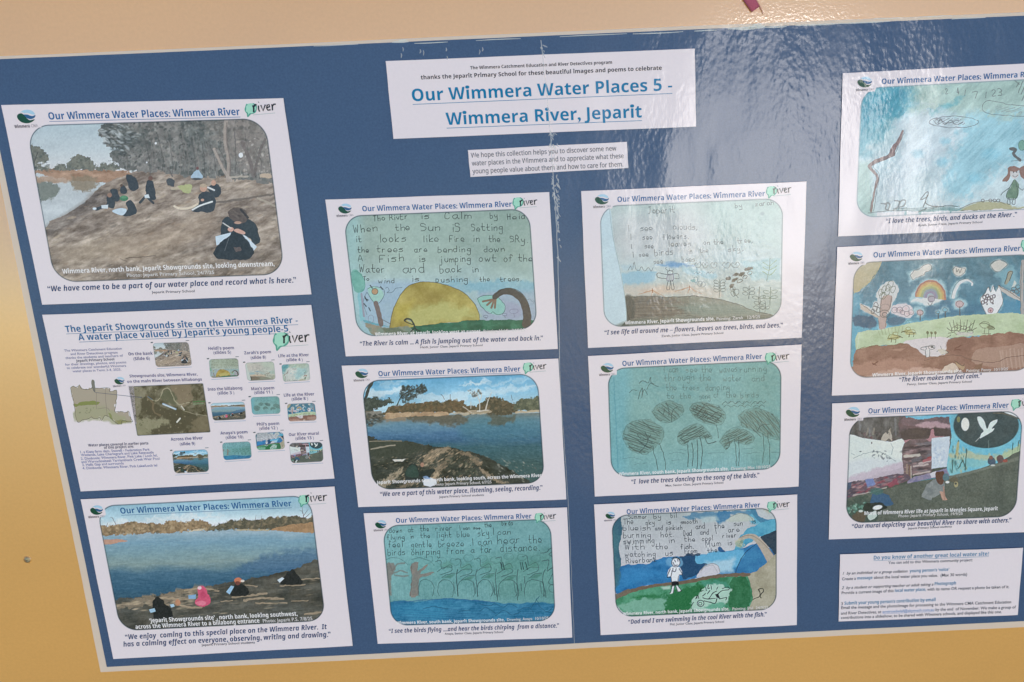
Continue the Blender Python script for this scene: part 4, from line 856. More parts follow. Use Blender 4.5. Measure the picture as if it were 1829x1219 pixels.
def pic_dancing():
    p = Pic([(1084, 657.5), (1396.8, 642.8), (1394.5, 838.5), (1091, 854.3)], (1050, 610, K4))
    p.grad([(180, (112, 166, 168)), (500, (116, 166, 166)), (800, (122, 172, 172)), (980, (118, 172, 178))], -.04)
    p.poly([(130, 180), (300, 180), (280, 980), (150, 980)], (102, 172, 188), .6, soft=70); p.poly([(1100, 130), (1390, 130), (1380, 940), (1150, 900)], (112, 160, 154), .5, soft=120); p.poly([(300, 420), (1100, 400), (1100, 700), (320, 760)], (128, 172, 168), .5, soft=120)
    p.noise(120, 7, 2); p.noise(12, 6, 3); p.line([(185, 260), (215, 900)], 8, (84, 150, 166), .6, 3)
    I1 = (78, 112, 112)
    for s_, a, b, h in (("I can", (540, 225), (655, 220), 24), ("see", (700, 222), (790, 216), 20), ("the", (810, 222), (895, 218), 24), ("waves", (938, 225), (1075, 215), 24), ("running", (1085, 222), (1285, 212), 22), ("through", (545, 285), (765, 275), 24), ("the", (795, 284), (885, 280), 24), ("water", (965, 288), (1110, 280), 22), ("and", (1170, 286), (1270, 282), 24),
                        ("the", (558, 352), (640, 348), 24), ("trees", (675, 350), (800, 346), 20), ("dancing", (840, 352), (1020, 345), 22), ("to", (560, 410), (625, 408), 20), ("the", (655, 410), (745, 405), 20), ("song", (795, 412), (880, 408), 20), ("of", (900, 404), (945, 400), 24), ("the", (985, 402), (1062, 398), 20), ("birds", (1090, 404), (1230, 396), 20)):
        p.hand(s_, a, b, h, 5, I1, .75, seed=len(s_) + int(a[0]), jit=.5)
    D = (62, 88, 88)
    p.line([(365, 298), (395, 280), (430, 300), (450, 255), (455, 300), (500, 325)], 5, D, .8, 3); p.line([(420, 345), (432, 320), (450, 300), (470, 305)], 5, D, .8, 3); p.line([(298, 365), (320, 348), (350, 352)], 5, D, .75, 3); p.line([(358, 412), (372, 365), (390, 335), (385, 400), (400, 345), (425, 378)], 5, D, .8, 3)
    for x in (990, 1040, 1090, 1140, 1200, 1240):
        p.line([(x - 34, 455 - (x % 3) * 8), (x - 10, 430), (x + 14, 445), (x + 30, 430)], 4, D, .7, 4, x); p.line([(x - 20, 470), (x, 455), (x + 26, 468)], 4, D, .65, 4, x)
    def crown(pts, ang, dens, c=(66, 78, 72), a=.6, k=1):
        p.poly(pts, (92, 126, 118), .45, soft=10, rough=8); p.hatch(pts, ang, dens, 5, c, a, k, .9); p.hatch(pts, ang + .25, dens * 1.7, 5, (52, 64, 60), a * .8, k + 4, 1.0)
        p.line(list(pts) + [pts[0]], 4, D, .45, 6, k)
    crown([(255, 640), (290, 590), (360, 562), (450, 565), (530, 620), (540, 680), (500, 740), (440, 790), (380, 806), (300, 770), (250, 700)], .32, 15, (64, 74, 68), .7, 1)
    crown([(455, 500), (540, 430), (640, 440), (690, 490), (650, 550), (580, 580), (500, 560)], .5, 17, (66, 80, 74), .65, 2)
    crown([(725, 490), (760, 440), (850, 440), (940, 470), (985, 530), (950, 590), (880, 596), (790, 560)], .35, 13, (52, 62, 58), .8, 3)
    crown([(1075, 540), (1130, 490), (1230, 480), (1320, 520), (1372, 590), (1378, 690), (1300, 690), (1200, 640), (1110, 610)], .75, 16, (84, 84, 72), .7, 4)
    crown([(635, 690), (660, 640), (740, 600), (810, 600), (870, 660), (880, 695), (820, 690), (740, 700), (690, 740), (645, 720)], -.5, 12, (52, 62, 58), .8, 5)
    crown([(945, 715), (980, 660), (1040, 620), (1110, 625), (1190, 690), (1130, 740), (1040, 710), (990, 770)], -.5, 13, (72, 78, 66), .75, 6)
    p.hatch([(740, 460), (840, 450), (860, 560), (780, 540)], -.9, 16, 5, (46, 56, 52), .7, 7)
    T = (56, 76, 78)
    p.lines([[(355, 665), (380, 700), (430, 705), (400, 760), (370, 790)], [(430, 705), (410, 650)], [(430, 700), (450, 665)], [(360, 710), (430, 760), (465, 745), (470, 800), (490, 860), (500, 920)], [(510, 730), (535, 790), (550, 850), (555, 915)]], 5, T, .75, 3)
    p.lines([[(712, 740), (718, 820), (712, 895)], [(742, 725), (752, 800), (745, 890)], [(780, 705), (785, 800), (780, 912)], [(800, 680), (818, 780), (805, 915)], [(840, 690), (860, 730), (915, 715)], [(660, 690), (690, 720)]], 6, T, .8, 2)
    p.lines([[(1045, 700), (1058, 790), (1060, 890)], [(1075, 690), (1082, 790), (1080, 890)], [(1250, 660), (1258, 760), (1245, 875)], [(1280, 660), (1300, 760), (1295, 875)], [(1215, 640), (1240, 600), (1300, 590)], [(1180, 630), (1235, 680)], [(560, 440), (580, 500), (575, 530)], [(600, 575), (605, 500), (640, 470)], [(500, 490), (540, 520), (550, 480)], [(880, 540), (930, 500), (950, 540), (900, 570)], [(920, 600), (935, 690)], [(1000, 690), (1010, 740), (985, 775)]], 5, T, .7, 4)
    p.lines([[(580, 800), (640, 795), (700, 805)], [(600, 855), (660, 845)], [(860, 800), (920, 795), (970, 798)], [(650, 775), (700, 780)], [(1100, 770), (1180, 765)], [(250, 840), (330, 830), (390, 850)], [(330, 880), (420, 870)], [(1310, 790), (1370, 795)], [(1120, 800), (1230, 795)]], 4, (84, 122, 126), .6, 4)
    p.hatch([(860, 820), (1240, 810), (1240, 890), (880, 900)], 1.5, 18, 3.5, (96, 136, 138), .4, 8)
    p.noise(9, 7, 30)
    return p.finish(31, corner=[(60, 160), (190, 165), (208, 190), (206, 240), (60, 250)])

def pic_swim():
    p = Pic([(1090.8, 920), (1388, 905.8), (1388, 1089.8), (1099.8, 1103.8)], (1060, 870, K4), base=(190, 194, 200))
    p.grad([(190, (166, 178, 182)), (300, (178, 184, 190)), (560, (196, 198, 206))], -.04); p.noise(110, 8, 2)
    p.poly([(1080, 140), (1320, 130), (1320, 280), (1120, 260)], (70, 158, 192), .9, soft=10, rough=6, col2=(96, 176, 204), ws=50)
    p.poly([(640, 205), (760, 185), (1000, 170), (1120, 165), (1130, 190), (980, 200), (800, 225), (660, 220)], (74, 128, 164), .85, soft=6, rough=10); p.poly([(880, 185), (990, 180), (960, 230), (930, 262), (880, 250)], (60, 122, 166), .9, soft=4, rough=8)
    p.poly([(980, 215), (1040, 190), (1110, 200), (1140, 240), (960, 250)], (180, 190, 182), .9, soft=5, rough=3); p.line([(975, 215), (1050, 188), (1110, 205), (1140, 240)], 4, (110, 124, 116), .7); p.poly([(760, 215), (880, 205), (900, 240), (780, 260)], (168, 192, 196), .7, soft=12)
    p.poly([(1120, 165), (1160, 160), (1220, 230), (1320, 225), (1320, 260), (1200, 262)], (58, 122, 158), .9, rough=4); p.poly([(1160, 155), (1270, 150), (1320, 190), (1320, 222), (1215, 228)], (188, 192, 196), .95, rough=4); p.poly([(1200, 150), (1290, 170), (1250, 190)], (170, 160, 120), .5, soft=14)
    p.poly([(130, 200), (195, 215), (205, 320), (185, 420), (200, 540), (215, 640), (200, 700), (160, 770), (140, 500)], (46, 92, 116), .95, rough=6, col2=(58, 110, 124), ws=50)
    sea = [(205, 565), (400, 545), (470, 510), (560, 495), (640, 500), (720, 485), (780, 480), (960, 455), (1080, 430), (1170, 400), (1240, 440), (1300, 420), (1310, 470), (1200, 600), (1100, 620), (900, 630), (700, 660), (540, 690), (350, 710), (160, 775), (200, 650)]
    p.poly(sea, (44, 120, 178), 1, rough=5, col2=(38, 104, 160), ws=70); p.noise(40, 14, 5, sea, sx=2)
    p.poly([(730, 490), (960, 455), (1080, 440), (1040, 560), (900, 610), (800, 560), (720, 550)], (96, 174, 214), .95, soft=18, rough=10); p.poly([(800, 540), (1010, 500), (1000, 610), (780, 640)], (176, 206, 222), .8, soft=26, rough=10)
    p.poly([(600, 500), (720, 490), (735, 540), (800, 555), (770, 600), (720, 640), (640, 650), (600, 560)], (34, 72, 110), .92, rough=10); p.poly([(205, 600), (300, 580), (480, 620), (330, 680), (170, 750)], (52, 136, 196), .6, soft=24, rough=10)
    p.poly([(890, 440), (905, 420), (930, 445), (945, 462), (900, 466)], (36, 88, 140), .95, rough=5); p.poly([(660, 480), (770, 470), (760, 490), (670, 498)], (40, 60, 86), .8, rough=6)
    p.poly([(740, 650), (770, 590), (830, 552), (880, 560), (902, 600), (880, 625)], (200, 198, 208), .95, rough=3); p.line([(770, 595), (800, 560), (850, 548), (890, 565), (902, 605)], 6, (136, 138, 140), .8, 3); p.line([(790, 575), (850, 560), (885, 610)], 4, (150, 150, 150), .7, 2)
    p.poly([(1060, 330), (1130, 280), (1320, 230), (1320, 330), (1200, 350), (1120, 400), (1010, 450), (1040, 360)], (58, 146, 184), .95, rough=6, col2=(84, 168, 198), ws=50)
    p.poly([(1195, 360), (1250, 335), (1320, 325), (1320, 500), (1260, 440)], (44, 64, 82), 1, rough=4); p.poly([(1015, 620), (1040, 540), (1100, 460), (1180, 400), (1230, 470), (1240, 540), (1100, 620)], (44, 112, 166), 1, rough=3, col2=(54, 128, 178), ws=60); p.line([(1015, 620), (1045, 530), (1100, 455), (1175, 398)], 5, (36, 60, 84), .8, 2)
    p.line([(1045, 375), (1100, 352), (1150, 360), (1200, 410), (1240, 470), (1270, 520)], 22, (176, 164, 150), 1, 2, w2=66); p.line([(1045, 362), (1110, 345), (1165, 365), (1230, 420), (1290, 490)], 4, (110, 100, 92), .7)
    p.ell(1040, 405, 30, 26, (156, 170, 150), .9, rough=8); p.dabs([(1010, 380), (1080, 370), (1080, 440), (1020, 440)], 26, 3, 8, [(120, 150, 132), (196, 190, 160)], .8, 1.6, seed=3)
    bk = [(1100, 640), (1180, 590), (1260, 520), (1320, 500), (1320, 900), (1120, 900), (1110, 760)]
    p.poly(bk, (160, 154, 132), 1, rough=4, col2=(172, 166, 146), ws=70); p.noise(50, 9, 8, bk); p.line([(1095, 645), (1105, 780), (1118, 890)], 4, (110, 108, 90), .7)
    p.line([(1145, 800), (1175, 790), (1190, 760), (1180, 735), (1210, 728), (1212, 750), (1190, 775), (1200, 790)], 7, (56, 54, 50), .9, 4)
    gr = [(155, 800), (330, 730), (540, 695), (700, 675), (860, 645), (1000, 635), (1095, 630), (1110, 860), (700, 930), (300, 940)]
    p.poly(gr, (52, 122, 84), 1, rough=4, col2=(84, 156, 122), ws=70, seed=3)
    p.poly([(340, 800), (480, 780), (560, 830), (500, 880), (300, 900), (170, 850)], (126, 178, 158), .85, soft=16, rough=16); p.poly([(560, 760), (760, 700), (780, 800), (640, 900), (520, 900)], (38, 110, 64), .9, soft=10, rough=18); p.poly([(760, 680), (960, 660), (980, 720), (800, 740)], (70, 146, 124), .8, soft=12, rough=12); p.poly([(260, 800), (380, 760), (520, 770), (400, 800)], (40, 116, 70), .8, soft=12, rough=12)
    p.poly([(985, 665), (1095, 650), (1110, 860), (1010, 880), (965, 850), (970, 740)], (42, 104, 66), .97, rough=6, col2=(54, 118, 80), ws=40); p.poly([(700, 820), (820, 700), (960, 715), (960, 820), (850, 880), (700, 880)], (176, 208, 196), .9, soft=6, rough=14); p.poly([(790, 860), (900, 820), (960, 850), (860, 890)], (84, 160, 132), .8, soft=8, rough=8)
    p.line([(150, 795), (330, 725), (540, 692), (700, 672), (860, 640), (1000, 630), (1110, 625)], 24, (112, 96, 80), 1, 4); p.line([(150, 790), (250, 745)], 34, (116, 104, 90), .9, 3)
    I1 = (40, 48, 58)
    for s_, a, b, h in (("Summer", (248, 228), (390, 225), 18), ("by", (428, 226), (492, 224), 20), ("biT", (552, 220), (608, 216), 20), ("The", (215, 268), (292, 264), 24), ("sky", (372, 270), (442, 266), 20), ("is", (518, 268), (560, 266), 22), ("smooth", (622, 265), (748, 258), 18), ("blueish", (210, 310), (412, 308), 22), ("and pinkish", (440, 310), (640, 304), 18), ("and", (730, 300), (802, 296), 24), ("the", (862, 296), (942, 292), 22), ("sun", (1002, 278), (1070, 274), 20), ("is", (1130, 262), (1165, 258), 22),
                        ("burning", (212, 362), (415, 360), 24), ("hot.", (480, 358), (582, 354), 22), ("Dad", (642, 350), (706, 346), 22), ("and", (762, 340), (832, 338), 24), ("I", (872, 335), (886, 332), 26), ("are", (962, 325), (1048, 320), 24), ("swimming", (212, 406), (445, 400), 24), ("in", (532, 400), (592, 396), 24), ("the", (648, 390), (732, 388), 22), ("cool", (775, 385), (858, 380), 20), ("river", (922, 365), (1030, 358), 20), ("With", (222, 448), (375, 444), 26), ("the", (440, 446), (542, 442), 24), ("fish.", (622, 444), (722, 440), 20), ("Mum", (802, 430), (920, 418), 26), ("is", (955, 415), (1000, 412), 22),
                        ("watching", (222, 498), (452, 496), 22), ("us", (512, 490), (578, 488), 22), ("From", (652, 476), (745, 470), 20), ("the", (812, 470), (892, 464), 20), ("Riverbank", (232, 545), (455, 534), 22)):
        p.hand(s_, a, b, h * .84, 4.8, I1, .88, seed=len(s_) + int(a[0]), jit=.45)
    W, D = (226, 228, 232), (30, 34, 40)
    p.poly([(520, 520), (560, 500), (620, 510), (640, 560), (600, 580), (540, 570)], (120, 176, 214), .7, soft=8, rough=6)
    p.poly([(525, 640), (545, 580), (580, 570), (620, 580), (636, 625), (612, 632), (605, 680), (560, 684), (552, 640)], W, .97, rough=3); p.ell(588, 540, 32, 34, W); p.ring(588, 540, 30, 32, 5, D, .85)
    p.lines([[(560, 512), (580, 500), (600, 508), (618, 520)], [(570, 540), (578, 560), (600, 558)], [(580, 522), (588, 536)], [(600, 520), (604, 532)], [(548, 585), (526, 640), (552, 645), (560, 600)], [(612, 585), (636, 625), (612, 630)], [(568, 580), (566, 600), (584, 604), (590, 584)]], 5.5, D, .9, 2)
    p.poly([(558, 680), (604, 678), (606, 710), (592, 700), (572, 712), (560, 712)], D, .95, rough=2); p.poly([(562, 712), (578, 712), (570, 755), (545, 762), (556, 740)], W, .9); p.poly([(588, 705), (606, 708), (628, 745), (600, 750)], W, .9); p.lines([[(560, 712), (552, 750), (545, 758)], [(578, 714), (570, 756)], [(588, 706), (604, 748), (630, 742)], [(606, 710), (628, 740)], [(552, 640), (560, 684)], [(606, 640), (604, 680)]], 5, D, .9)
    p.poly([(480, 715), (550, 705), (548, 730), (500, 735)], (210, 224, 220), .7, soft=8)
    p.ring(765, 832, 24, 22, 6, D, .85); p.ring(762, 834, 12, 10, 5, D, .8); p.poly([(868, 768), (890, 762), (906, 800), (880, 790)], D, .95)
    p.lines([[(780, 790), (820, 800), (850, 760), (880, 745)], [(890, 765), (920, 740), (965, 735), (960, 715), (920, 725)], [(900, 800), (950, 790), (945, 808)], [(790, 815), (830, 825), (870, 830), (880, 800)], [(820, 800), (870, 795)], [(730, 800), (745, 775), (752, 795)], [(770, 720), (765, 745), (785, 740)], [(800, 715), (805, 740)], [(820, 700), (818, 725), (830, 720)], [(840, 705), (845, 730)], [(700, 850), (715, 825)], [(740, 780), (740, 795)], [(800, 760), (780, 780)], [(830, 740), (815, 765)], [(888, 715), (880, 730)]], 6, D, .9, 2)
    p.noise(9, 7, 30)
    return p.finish(29, corner=None)

def pic_ducks():
    p = Pic([(1537.8, 156.8), (1886, 138), (1876, 373.5), (1527.8, 390.8)], (1500, 115, K4))
    p.grad([(160, (152, 188, 188)), (400, (172, 204, 210)), (700, (184, 208, 218)), (1100, (190, 206, 212))], -.05)
    p.poly([(140, 160), (540, 140), (500, 330), (400, 420), (260, 560), (180, 680), (120, 660)], (82, 158, 178), .85, soft=60, rough=40, rs=80); p.poly([(200, 190), (480, 180), (420, 340), (220, 420), (150, 560), (130, 300)], (72, 152, 178), .7, soft=50, rough=30)
    p.poly([(560, 140), (1320, 100), (1320, 380), (800, 340), (560, 360)], (168, 194, 184), .7, soft=90, rough=30); p.poly([(620, 330), (900, 230), (760, 330), (640, 390)], (104, 174, 186), .8, soft=20, rough=16)
    p.poly([(420, 380), (700, 340), (900, 480), (600, 760), (420, 960), (300, 940), (420, 640)], (198, 212, 222), .75, soft=100, rough=40); p.poly([(900, 420), (1320, 380), (1320, 640), (1100, 760), (920, 940), (760, 900)], (142, 198, 216), .75, soft=90, rough=40); p.poly([(120, 700), (220, 700), (240, 1080), (110, 1080)], (150, 184, 178), .8, soft=40)
    for x, y, r in ((750, 550, 34), (730, 700, 40), (960, 810, 50), (560, 640, 40), (1080, 640, 60)): p.ell(x, y, r, r * .7, (120, 190, 214), .5, soft=24, rough=12, seed=x)
    p.noise(60, 14, 4, sx=3, ang=-.7); p.noise(20, 10, 5, sx=3, ang=-.8); p.hatch([(900, 400), (1320, 380), (1320, 700), (900, 960)], -.75, 26, 9, (168, 208, 222), .35, 3); p.hatch([(140, 200), (500, 200), (300, 560), (140, 640)], -1.2, 20, 9, (92, 172, 190), .4, 4)
    p.line([(450, 478), (420, 550), (385, 600), (372, 640)], 16, (136, 108, 106), .95, 3, w2=44); p.line([(385, 640), (330, 668), (260, 690), (215, 725), (225, 752), (262, 790), (268, 830), (245, 920), (225, 1050)], 30, (136, 114, 112), .95, 4, w2=14)
    D = (96, 98, 102)
    p.lines([[(450, 475), (410, 560), (360, 630), (320, 665)], [(462, 490), (430, 560), (398, 640)], [(390, 650), (300, 690), (240, 730), (282, 790), (270, 880), (238, 1050)], [(205, 735), (260, 795), (250, 870), (215, 1045)]], 4, D, .7, 3)
    for s_, a, b, h in (("2", (755, 212), (778, 210), 18), ("4", (838, 215), (862, 212), 22), ("/", (890, 225), (912, 222), 20), ("7", (950, 245), (1010, 235), 22), ("/", (1040, 240), (1058, 238), 20), ("23", (1085, 228), (1168, 222), 22)): p.hand(s_, a, b, h, 5.5, D, .75, 3, .3)
    p.ring(815, 414, 176, 40, 4.5, D, .75, wob=5); p.hatch([(670, 390), (860, 385), (900, 430), (700, 430)], -.5, 16, 5, D, .6, 5); p.lines([[(670, 400), (700, 430), (720, 390), (750, 430), (790, 400), (830, 430), (880, 420)], [(690, 395), (770, 420), (850, 400)]], 6, D, .6, 6)
    p.line([(1315, 300), (1220, 290), (1080, 262), (1025, 280), (1025, 330), (1080, 355), (1200, 365), (1315, 372), (1420, 350), (1400, 310), (1315, 300)], 4.5, D, .7, 4); p.hatch([(1110, 300), (1300, 310), (1300, 350), (1130, 340)], -.3, 13, 7, (134, 150, 152), .6, 6)
    p.lines([[(1250, 118), (1280, 145)], [(1280, 130), (1262, 165)], [(1310, 120), (1275, 200)], [(1320, 160), (1295, 215)], [(1340, 180), (1300, 260)], [(1360, 120), (1330, 200)]], 8, (112, 124, 122), .7, 3)
    p.line([(205, 1062), (400, 1046), (620, 1050), (860, 1055), (1315, 1030), (1500, 1020)], 5, D, .75, 3); p.poly([(480, 1060), (600, 1030), (860, 1025), (840, 1062), (500, 1078)], (112, 162, 164), .7, soft=10, rough=8)
    p.poly([(860, 1040), (960, 995), (1080, 978), (1180, 995), (1260, 1020), (1500, 1010), (1500, 1050), (900, 1054)], (172, 166, 124), .85, soft=8, rough=5); p.line([(860, 1030), (960, 990), (1080, 975), (1180, 998)], 5, (112, 104, 84), .7, 3)
    for x in (1020, 1075, 1105, 1130): p.ring(x, 974, 11, 10, 5, (92, 88, 84), .75, wob=2)
    p.hatch([(380, 1030), (860, 1008), (860, 1040), (380, 1050)], -.05, 9, 6, (96, 120, 122), .6, 8); p.lines([[(650, 1030), (760, 1010), (840, 1015)], [(540, 1060), (620, 1030)], [(870, 1050), (1000, 1040)], [(980, 1048), (1080, 1044)]], 6, (74, 84, 86), .7, 5)
    G = (104, 110, 112)
    p.lines([[(295, 995), (330, 1000), (325, 1035), (350, 1040)], [(330, 1000), (345, 990), (358, 1010), (350, 1035)], [(390, 975), (430, 985), (415, 1020), (385, 1040)], [(430, 985), (450, 968), (470, 975), (455, 1010), (420, 1020)]], 11, G, .65, 4)
    p.line([(575, 965), (600, 935), (628, 910), (630, 940), (600, 960), (575, 968)], 6, (90, 92, 92), .8, 2); p.line([(628, 935), (612, 990), (650, 1010), (700, 1015)], 8, (94, 96, 94), .8, 3); p.line([(612, 980), (595, 1020)], 7, (94, 96, 94), .8)
    p.line([(1220, 605), (1255, 610), (1240, 640), (1270, 670), (1285, 685)], 20, (92, 90, 88), .9, 4); p.line([(1225, 692), (1315, 684)], 4, D, .7); p.ell(1300, 580, 24, 36, (112, 156, 132), .8, rough=6); p.ring(1300, 580, 24, 36, 4, (74, 108, 92), .8)
    hr = (140, 104, 92)
    p.poly([(1160, 835), (1190, 790), (1200, 740), (1240, 728), (1265, 745), (1225, 780), (1200, 830)], hr, .95, rough=4); p.ell(1248, 778, 32, 40, (198, 196, 198), .95); p.poly([(1280, 750), (1320, 730), (1345, 790), (1320, 830), (1290, 800)], hr, .95, rough=4); p.poly([(1205, 745), (1245, 728), (1285, 742), (1270, 760), (1225, 765)], hr, .9, rough=3)
    p.ell(1240, 772, 4, 5, (60, 60, 64)); p.ell(1262, 770, 4, 5, (60, 60, 64)); p.line([(1235, 795), (1252, 806), (1272, 792)], 4, (96, 84, 84), .8)
    p.poly([(1240, 830), (1258, 830), (1280, 880), (1264, 955), (1188, 948), (1212, 890)], (112, 140, 116), .95, rough=3, col2=(96, 126, 104), ws=24); p.lines([[(1240, 830), (1188, 948), (1264, 955), (1258, 830)], [(1215, 880), (1180, 905), (1150, 935)], [(1270, 870), (1300, 900), (1310, 890)], [(1205, 952), (1195, 995), (1215, 1000), (1212, 955)], [(1240, 956), (1230, 996), (1250, 1000), (1252, 960)]], 5, (72, 84, 80), .8, 2)
    for a, b in (((265, 1060), (460, 1050)), ((478, 1052), (560, 1046)), ((580, 1056), (790, 1046)), ((800, 1048), (1315, 1030))): p.poly([(a[0], a[1]), (b[0], b[1]), (b[0], b[1] + 26), (a[0], a[1] + 28)], (222, 218, 224), .9, rough=4)
    p.noise(9, 6, 30)
    return p.finish(34, edge=(118, 138, 148), corner=[(60, 120), (240, 130), (262, 165), (250, 195), (60, 205)])

def pic_night():
    p = Pic([(1524.3, 468.4), (1854, 452.5), (1846, 662.5), (1516.3, 677.2)], (1480, 430, 4.352), base=(70, 116, 140))
    p.grad([(110, (76, 116, 132)), (400, (72, 124, 148)), (620, (62, 128, 158)), (700, (88, 164, 190))], -.05); p.noise(70, 16, 3, sx=2); p.noise(26, 9, 4)
    p.poly([(180, 420), (260, 440), (230, 640), (380, 690), (180, 740)], (84, 160, 188), .7, soft=30, rough=14); p.poly([(200, 590), (330, 590), (370, 640), (330, 680), (210, 660)], (40, 84, 116), .9, soft=8, rough=8); p.poly([(460, 610), (560, 590), (600, 620), (540, 660), (470, 650)], (44, 92, 124), .8, soft=10, rough=8); p.poly([(720, 520), (960, 470), (1160, 500), (1180, 560), (900, 590), (720, 600)], (46, 104, 138), .6, soft=26, rough=10)
    p.poly([(1360, 470), (1520, 450), (1520, 580), (1340, 580)], (52, 132, 170), .8, soft=20, rough=12)
    p.poly([(185, 180), (400, 150), (408, 180), (370, 250), (300, 340), (200, 405), (180, 300)], (176, 164, 134), 1, rough=4, col2=(166, 158, 130), ws=60); p.line([(405, 180), (360, 270), (290, 350), (200, 408)], 6, (186, 170, 110), .6, 3)
    WH, D = (206, 208, 212), (74, 80, 84)
    def halo(pts, c=(176, 208, 216)): p.poly(pts, c, .75, soft=20, rough=10)
    def cloud(pts): halo(pts); p.poly(pts, WH, 1, rough=6); p.poly(pts, (190, 186, 178), .8, soft=26); p.line(pts + [pts[0]], 4.5, D, .7, 4)
    halo([(620, 250), (660, 250), (650, 330), (625, 345)]); cloud([(640, 270), (665, 235), (700, 225), (740, 195), (770, 185), (800, 195), (795, 230), (750, 245), (740, 270), (690, 285), (650, 300)])
    cloud([(1260, 190), (1290, 160), (1330, 150), (1370, 165), (1390, 190), (1360, 215), (1330, 240), (1290, 235)]); cloud([(965, 225), (985, 205), (1020, 212), (1060, 215), (1050, 255), (1010, 275), (980, 262)])
    p.lines([[(990, 215), (995, 245), (1010, 225), (1020, 250), (1035, 220)]], 5, D, .8, 2)
    # rainbow
    halo([(630, 470), (700, 350), (800, 290), (900, 330), (910, 450), (780, 510)]); p.poly([(640, 475), (690, 450), (900, 440), (880, 470), (770, 505), (720, 480)], WH, .9, soft=6, rough=5)
    for r, c in ((112, (176, 112, 96)), (98, (190, 148, 98)), (82, (182, 172, 108)), (66, (146, 156, 116)), (50, (126, 142, 160)), (36, (132, 124, 156))): p.ring(792, 442, r, r * 1.12, 20, c, .95, 185, 365, wob=3)
    p.ell(796, 450, 28, 32, (150, 146, 164), .9, soft=4); p.ring(800, 455, 26, 22, 4, D, .8, wob=3); p.ring(792, 446, 116, 132, 4, (110, 96, 92), .7, 185, 360, wob=3); p.line([(772, 485), (788, 505), (806, 484)], 5, D, .8)
    # white bird arcs, bare tree, faces
    halo([(950, 440), (965, 370), (1010, 310), (1080, 295), (1125, 320), (1120, 350), (1080, 320), (1020, 345), (1000, 430)]); p.line([(968, 440), (985, 385), (1020, 330), (1075, 308), (1115, 325), (1115, 345)], 26, WH, 1, 2, w2=12); p.line([(955, 440), (972, 370), (1010, 318), (1078, 298), (1125, 330)], 4, D, .6)
    tr = [(390, 680), (385, 600), (300, 560), (250, 530), (258, 490), (330, 530), (350, 480), (380, 470), (372, 420), (400, 360), (450, 320), (500, 310), (530, 340), (545, 400), (500, 480), (490, 520), (450, 600), (445, 670)]
    halo(tr); p.poly(tr, (196, 198, 202), .95, rough=5); p.poly([(392, 680), (400, 560), (410, 450), (490, 430), (480, 520), (450, 580), (445, 672)], (176, 152, 148), .95, rough=4); p.poly([(255, 495), (330, 545), (390, 590), (385, 605), (300, 560), (252, 530)], (184, 170, 160), .9, rough=3)
    p.lines([[(400, 560), (410, 450)], [(490, 430), (480, 520)], [(255, 495), (345, 560), (395, 590)], [(385, 600), (392, 680)], [(450, 590), (445, 672)]], 5, D, .7, 3)
    for x, y in ((405, 400), (430, 380), (455, 400), (430, 430), (480, 340), (500, 380), (415, 430), (460, 370)): p.ring(x, y, 17, 26, 5, (92, 104, 86), .75, rot=.4, wob=4)
    for x, y in ((360, 530), (385, 540), (345, 550), (370, 500)): p.ring(x, y, 15, 18, 6, D, .8, wob=4)
    p.ring(435, 570, 36, 30, 5, D, .75); p.ring(436, 575, 18, 16, 6, D, .75); p.ring(440, 520, 34, 26, 5, (120, 112, 112), .6)
    fl = [(490, 560), (500, 510), (560, 490), (640, 510), (665, 570), (620, 600), (560, 590)]
    halo(fl, (206, 204, 214)); p.poly(fl, (206, 196, 204), .9, rough=6)
    for x, y, r in ((515, 540, 22), (552, 542, 24), (600, 530, 24), (640, 560, 20), (610, 570, 22), (575, 560, 18), (560, 545, 8)): p.ring(x, y, r, r * .9, 5, (110, 96, 110), .7, wob=4); p.ell(x, y, r * .5, r * .5, (196, 168, 176), .6, soft=5)
    for x, y, r, st in ((710, 560, 28, 60), (1018, 495, 34, 85), (905, 540, 22, 60), (850, 560, 16, 50)):
        halo([(x - r * 1.5, y - r), (x, y - r * 1.5), (x + r * 1.6, y - r), (x + r * 1.2, y + r), (x - r * 1.2, y + r)]); p.ell(x, y, r, r * .9, (192, 160, 166) if r > 23 else (96, 164, 190), .85, rough=6); p.ring(x, y, r * .8, r * .7, 5, D, .7, wob=4); p.line([(x + 2, y + r * .6), (x + 2, y + st)], 8, (60, 70, 74), .9)
    halo([(590, 640), (620, 610), (660, 640)], (160, 210, 220)); p.lines([[(600, 640), (615, 620), (630, 645)], [(610, 625), (650, 620)]], 7, (70, 140, 150), .7, 3)
    fc = [(1230, 580), (1200, 520), (1180, 460), (1215, 410), (1240, 360), (1260, 400), (1280, 350), (1300, 395), (1330, 350), (1345, 420), (1355, 470), (1330, 530), (1290, 580)]
    halo(fc); p.poly(fc, (214, 216, 222), 1, rough=4); p.line(fc + [fc[0]], 5, D, .75, 3)
    for x, y in ((1212, 440), (1235, 430), (1222, 470), (1265, 440), (1285, 432), (1270, 470), (1245, 450), (1200, 480)): p.ring(x, y, 11, 13, 8, (70, 58, 70), .8, wob=3)
    p.ell(1232, 495, 6, 7, (60, 52, 60)); p.ell(1278, 490, 6, 7, (60, 52, 60)); p.ell(1258, 542, 18, 18, (190, 150, 160), .9); p.ring(1258, 542, 20, 20, 5, (96, 70, 80), .8, wob=3); p.ell(1258, 545, 7, 8, (110, 70, 84), .8)
    n = [(1320, 350), (1360, 370), (1420, 400), (1500, 450), (1505, 470), (1420, 440), (1350, 400)]
